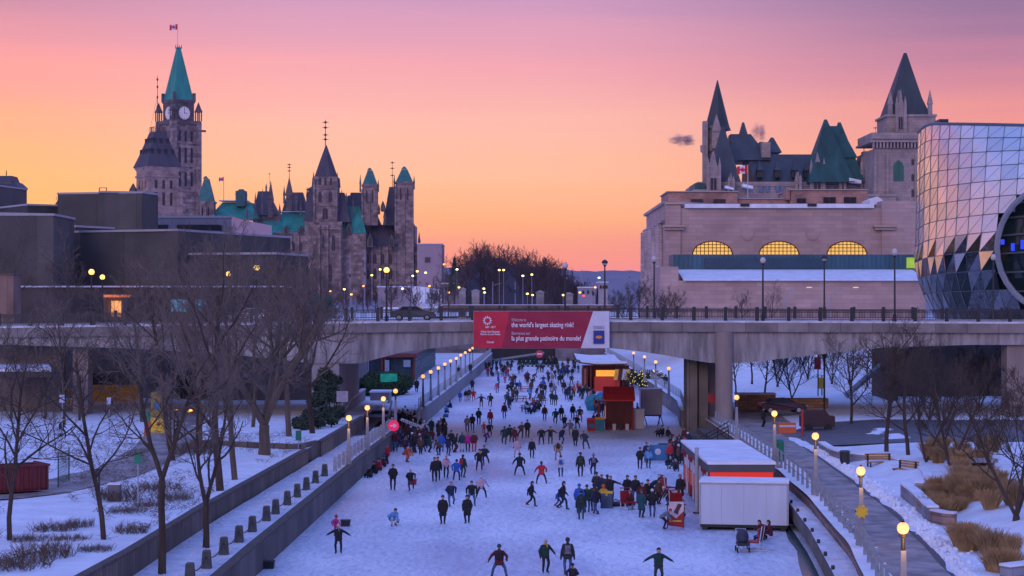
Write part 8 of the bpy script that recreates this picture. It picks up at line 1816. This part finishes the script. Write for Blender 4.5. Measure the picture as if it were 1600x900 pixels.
for p in people:
    d, _ = PP[p['pose']]; zz = 0 if p['z'] < 1 else p['z']; q = onz(p['px'], p['py'], zz)
    o = empty('person', p['label'], 'person', (q.x, q.y, p['z'] if p['z'] >= 1 else p['z']), R(p['face']), 'people on and around the ice'); s = p['s']*.985; o.scale = (s, s, s)
    b = bpy.data.objects.new('body', d['body']); col.objects.link(b); b.parent = o; setm(b, 1, CM[p['t']]); setm(b, 3, CM['black'] if p['j'] != 'pink' else CM['pink'])
    j = bpy.data.objects.new('jacket', d['jacket']); col.objects.link(j); j.parent = o; setm(j, 0, CM[p['j']])
    hn, hc = p['hat']; hc = rd.choice(['black','charcoal','brown','grey','navy','maroon','white','teal']) if hn == K and hc == 'black' and rd.random() < .6 else hc
    h = bpy.data.objects.new(hn, d['hats'][hn]); col.objects.link(h); h.parent = o; setm(h, 0, CM.get(hc, CM['black']) if hn != HR else (HAIR if hc != 'tan' else CM['tan']))
    if p['pack']: k = bpy.data.objects.new('backpack', d['pack']); col.objects.link(k); k.parent = o; setm(k, 0, CM[p['pack']])
    if rd.random() < .35: k = bpy.data.objects.new('scarf', d['scarf']); col.objects.link(k); k.parent = o; setm(k, 0, CM[rd.choice(['red','grey','white','maroon','teal','black','yellow'])])
    if p['skates']: k = bpy.data.objects.new('skate_blades', d['blades']); col.objects.link(k); k.parent = o

# ================================================================= HAZE AND FINAL TIDY
hz = MB(); hz.box(-6500, 6500, -200, 5400, -2.6, 190); hm = bpy.data.materials.new('air_haze'); hm.use_nodes = True; t = hm.node_tree; t.nodes.clear()
vo = t.nodes.new('ShaderNodeVolumePrincipled'); ou = t.nodes.new('ShaderNodeOutputMaterial'); t.links.new(vo.outputs[0], ou.inputs['Volume']); vo.inputs['Color'].default_value = (.80,.74,.90,1); vo.inputs['Density'].default_value = .00005; vo.inputs['Anisotropy'].default_value = .2
tag(hz.build('haze', hm), kind='stuff')
SPLIT = ('corner_pier','slate_roof','parapet','dormer_openings','dormer_cheek','lancet_openings','narrow_windows','stone_dormer','gable_dormer','roof_snow','copper_eave','green_copper_roof','attic_storey','chimney','window_strip','abutment','snow_gap','twin_copper_roof','roof_corner','red_bar','door_panel','string_light','waste_bin','finial','doorway','blue_light','runner','blades','ceiling_light','roof_lantern','support','cornice')
for o in list(bpy.data.objects):
    if o.type != 'MESH' or o.name.split('.')[0] not in SPLIT or o.parent is None: continue
    bm = bmesh.new(); bm.from_mesh(o.data); bm.verts.ensure_lookup_table(); seen = [-1]*len(bm.verts); k = 0
    for v in bm.verts:
        if seen[v.index] >= 0: continue
        st_ = [v]; seen[v.index] = k
        while st_:
            a_ = st_.pop()
            for e in a_.link_edges:
                q = e.other_vert(a_)
                if seen[q.index] < 0: seen[q.index] = k; st_.append(q)
        k += 1
    if not 1 < k <= 60: bm.free(); continue
    nm = o.name.split('.')[0]
    for i in range(k):
        b2 = bm.copy(); b2.verts.ensure_lookup_table(); bmesh.ops.delete(b2, geom=[v for v in b2.verts if seen[v.index] != i], context='VERTS')
        me = bpy.data.meshes.new(nm); b2.to_mesh(me); b2.free()
        for m in o.data.materials: me.materials.append(m)
        if i == 0: first_me = me
        else: c = bpy.data.objects.new(nm, me); col.objects.link(c); c.parent = o.parent; c.location = o.location; c.rotation_euler = o.rotation_euler; c.scale = o.scale
    bm.free(); o.data = first_me
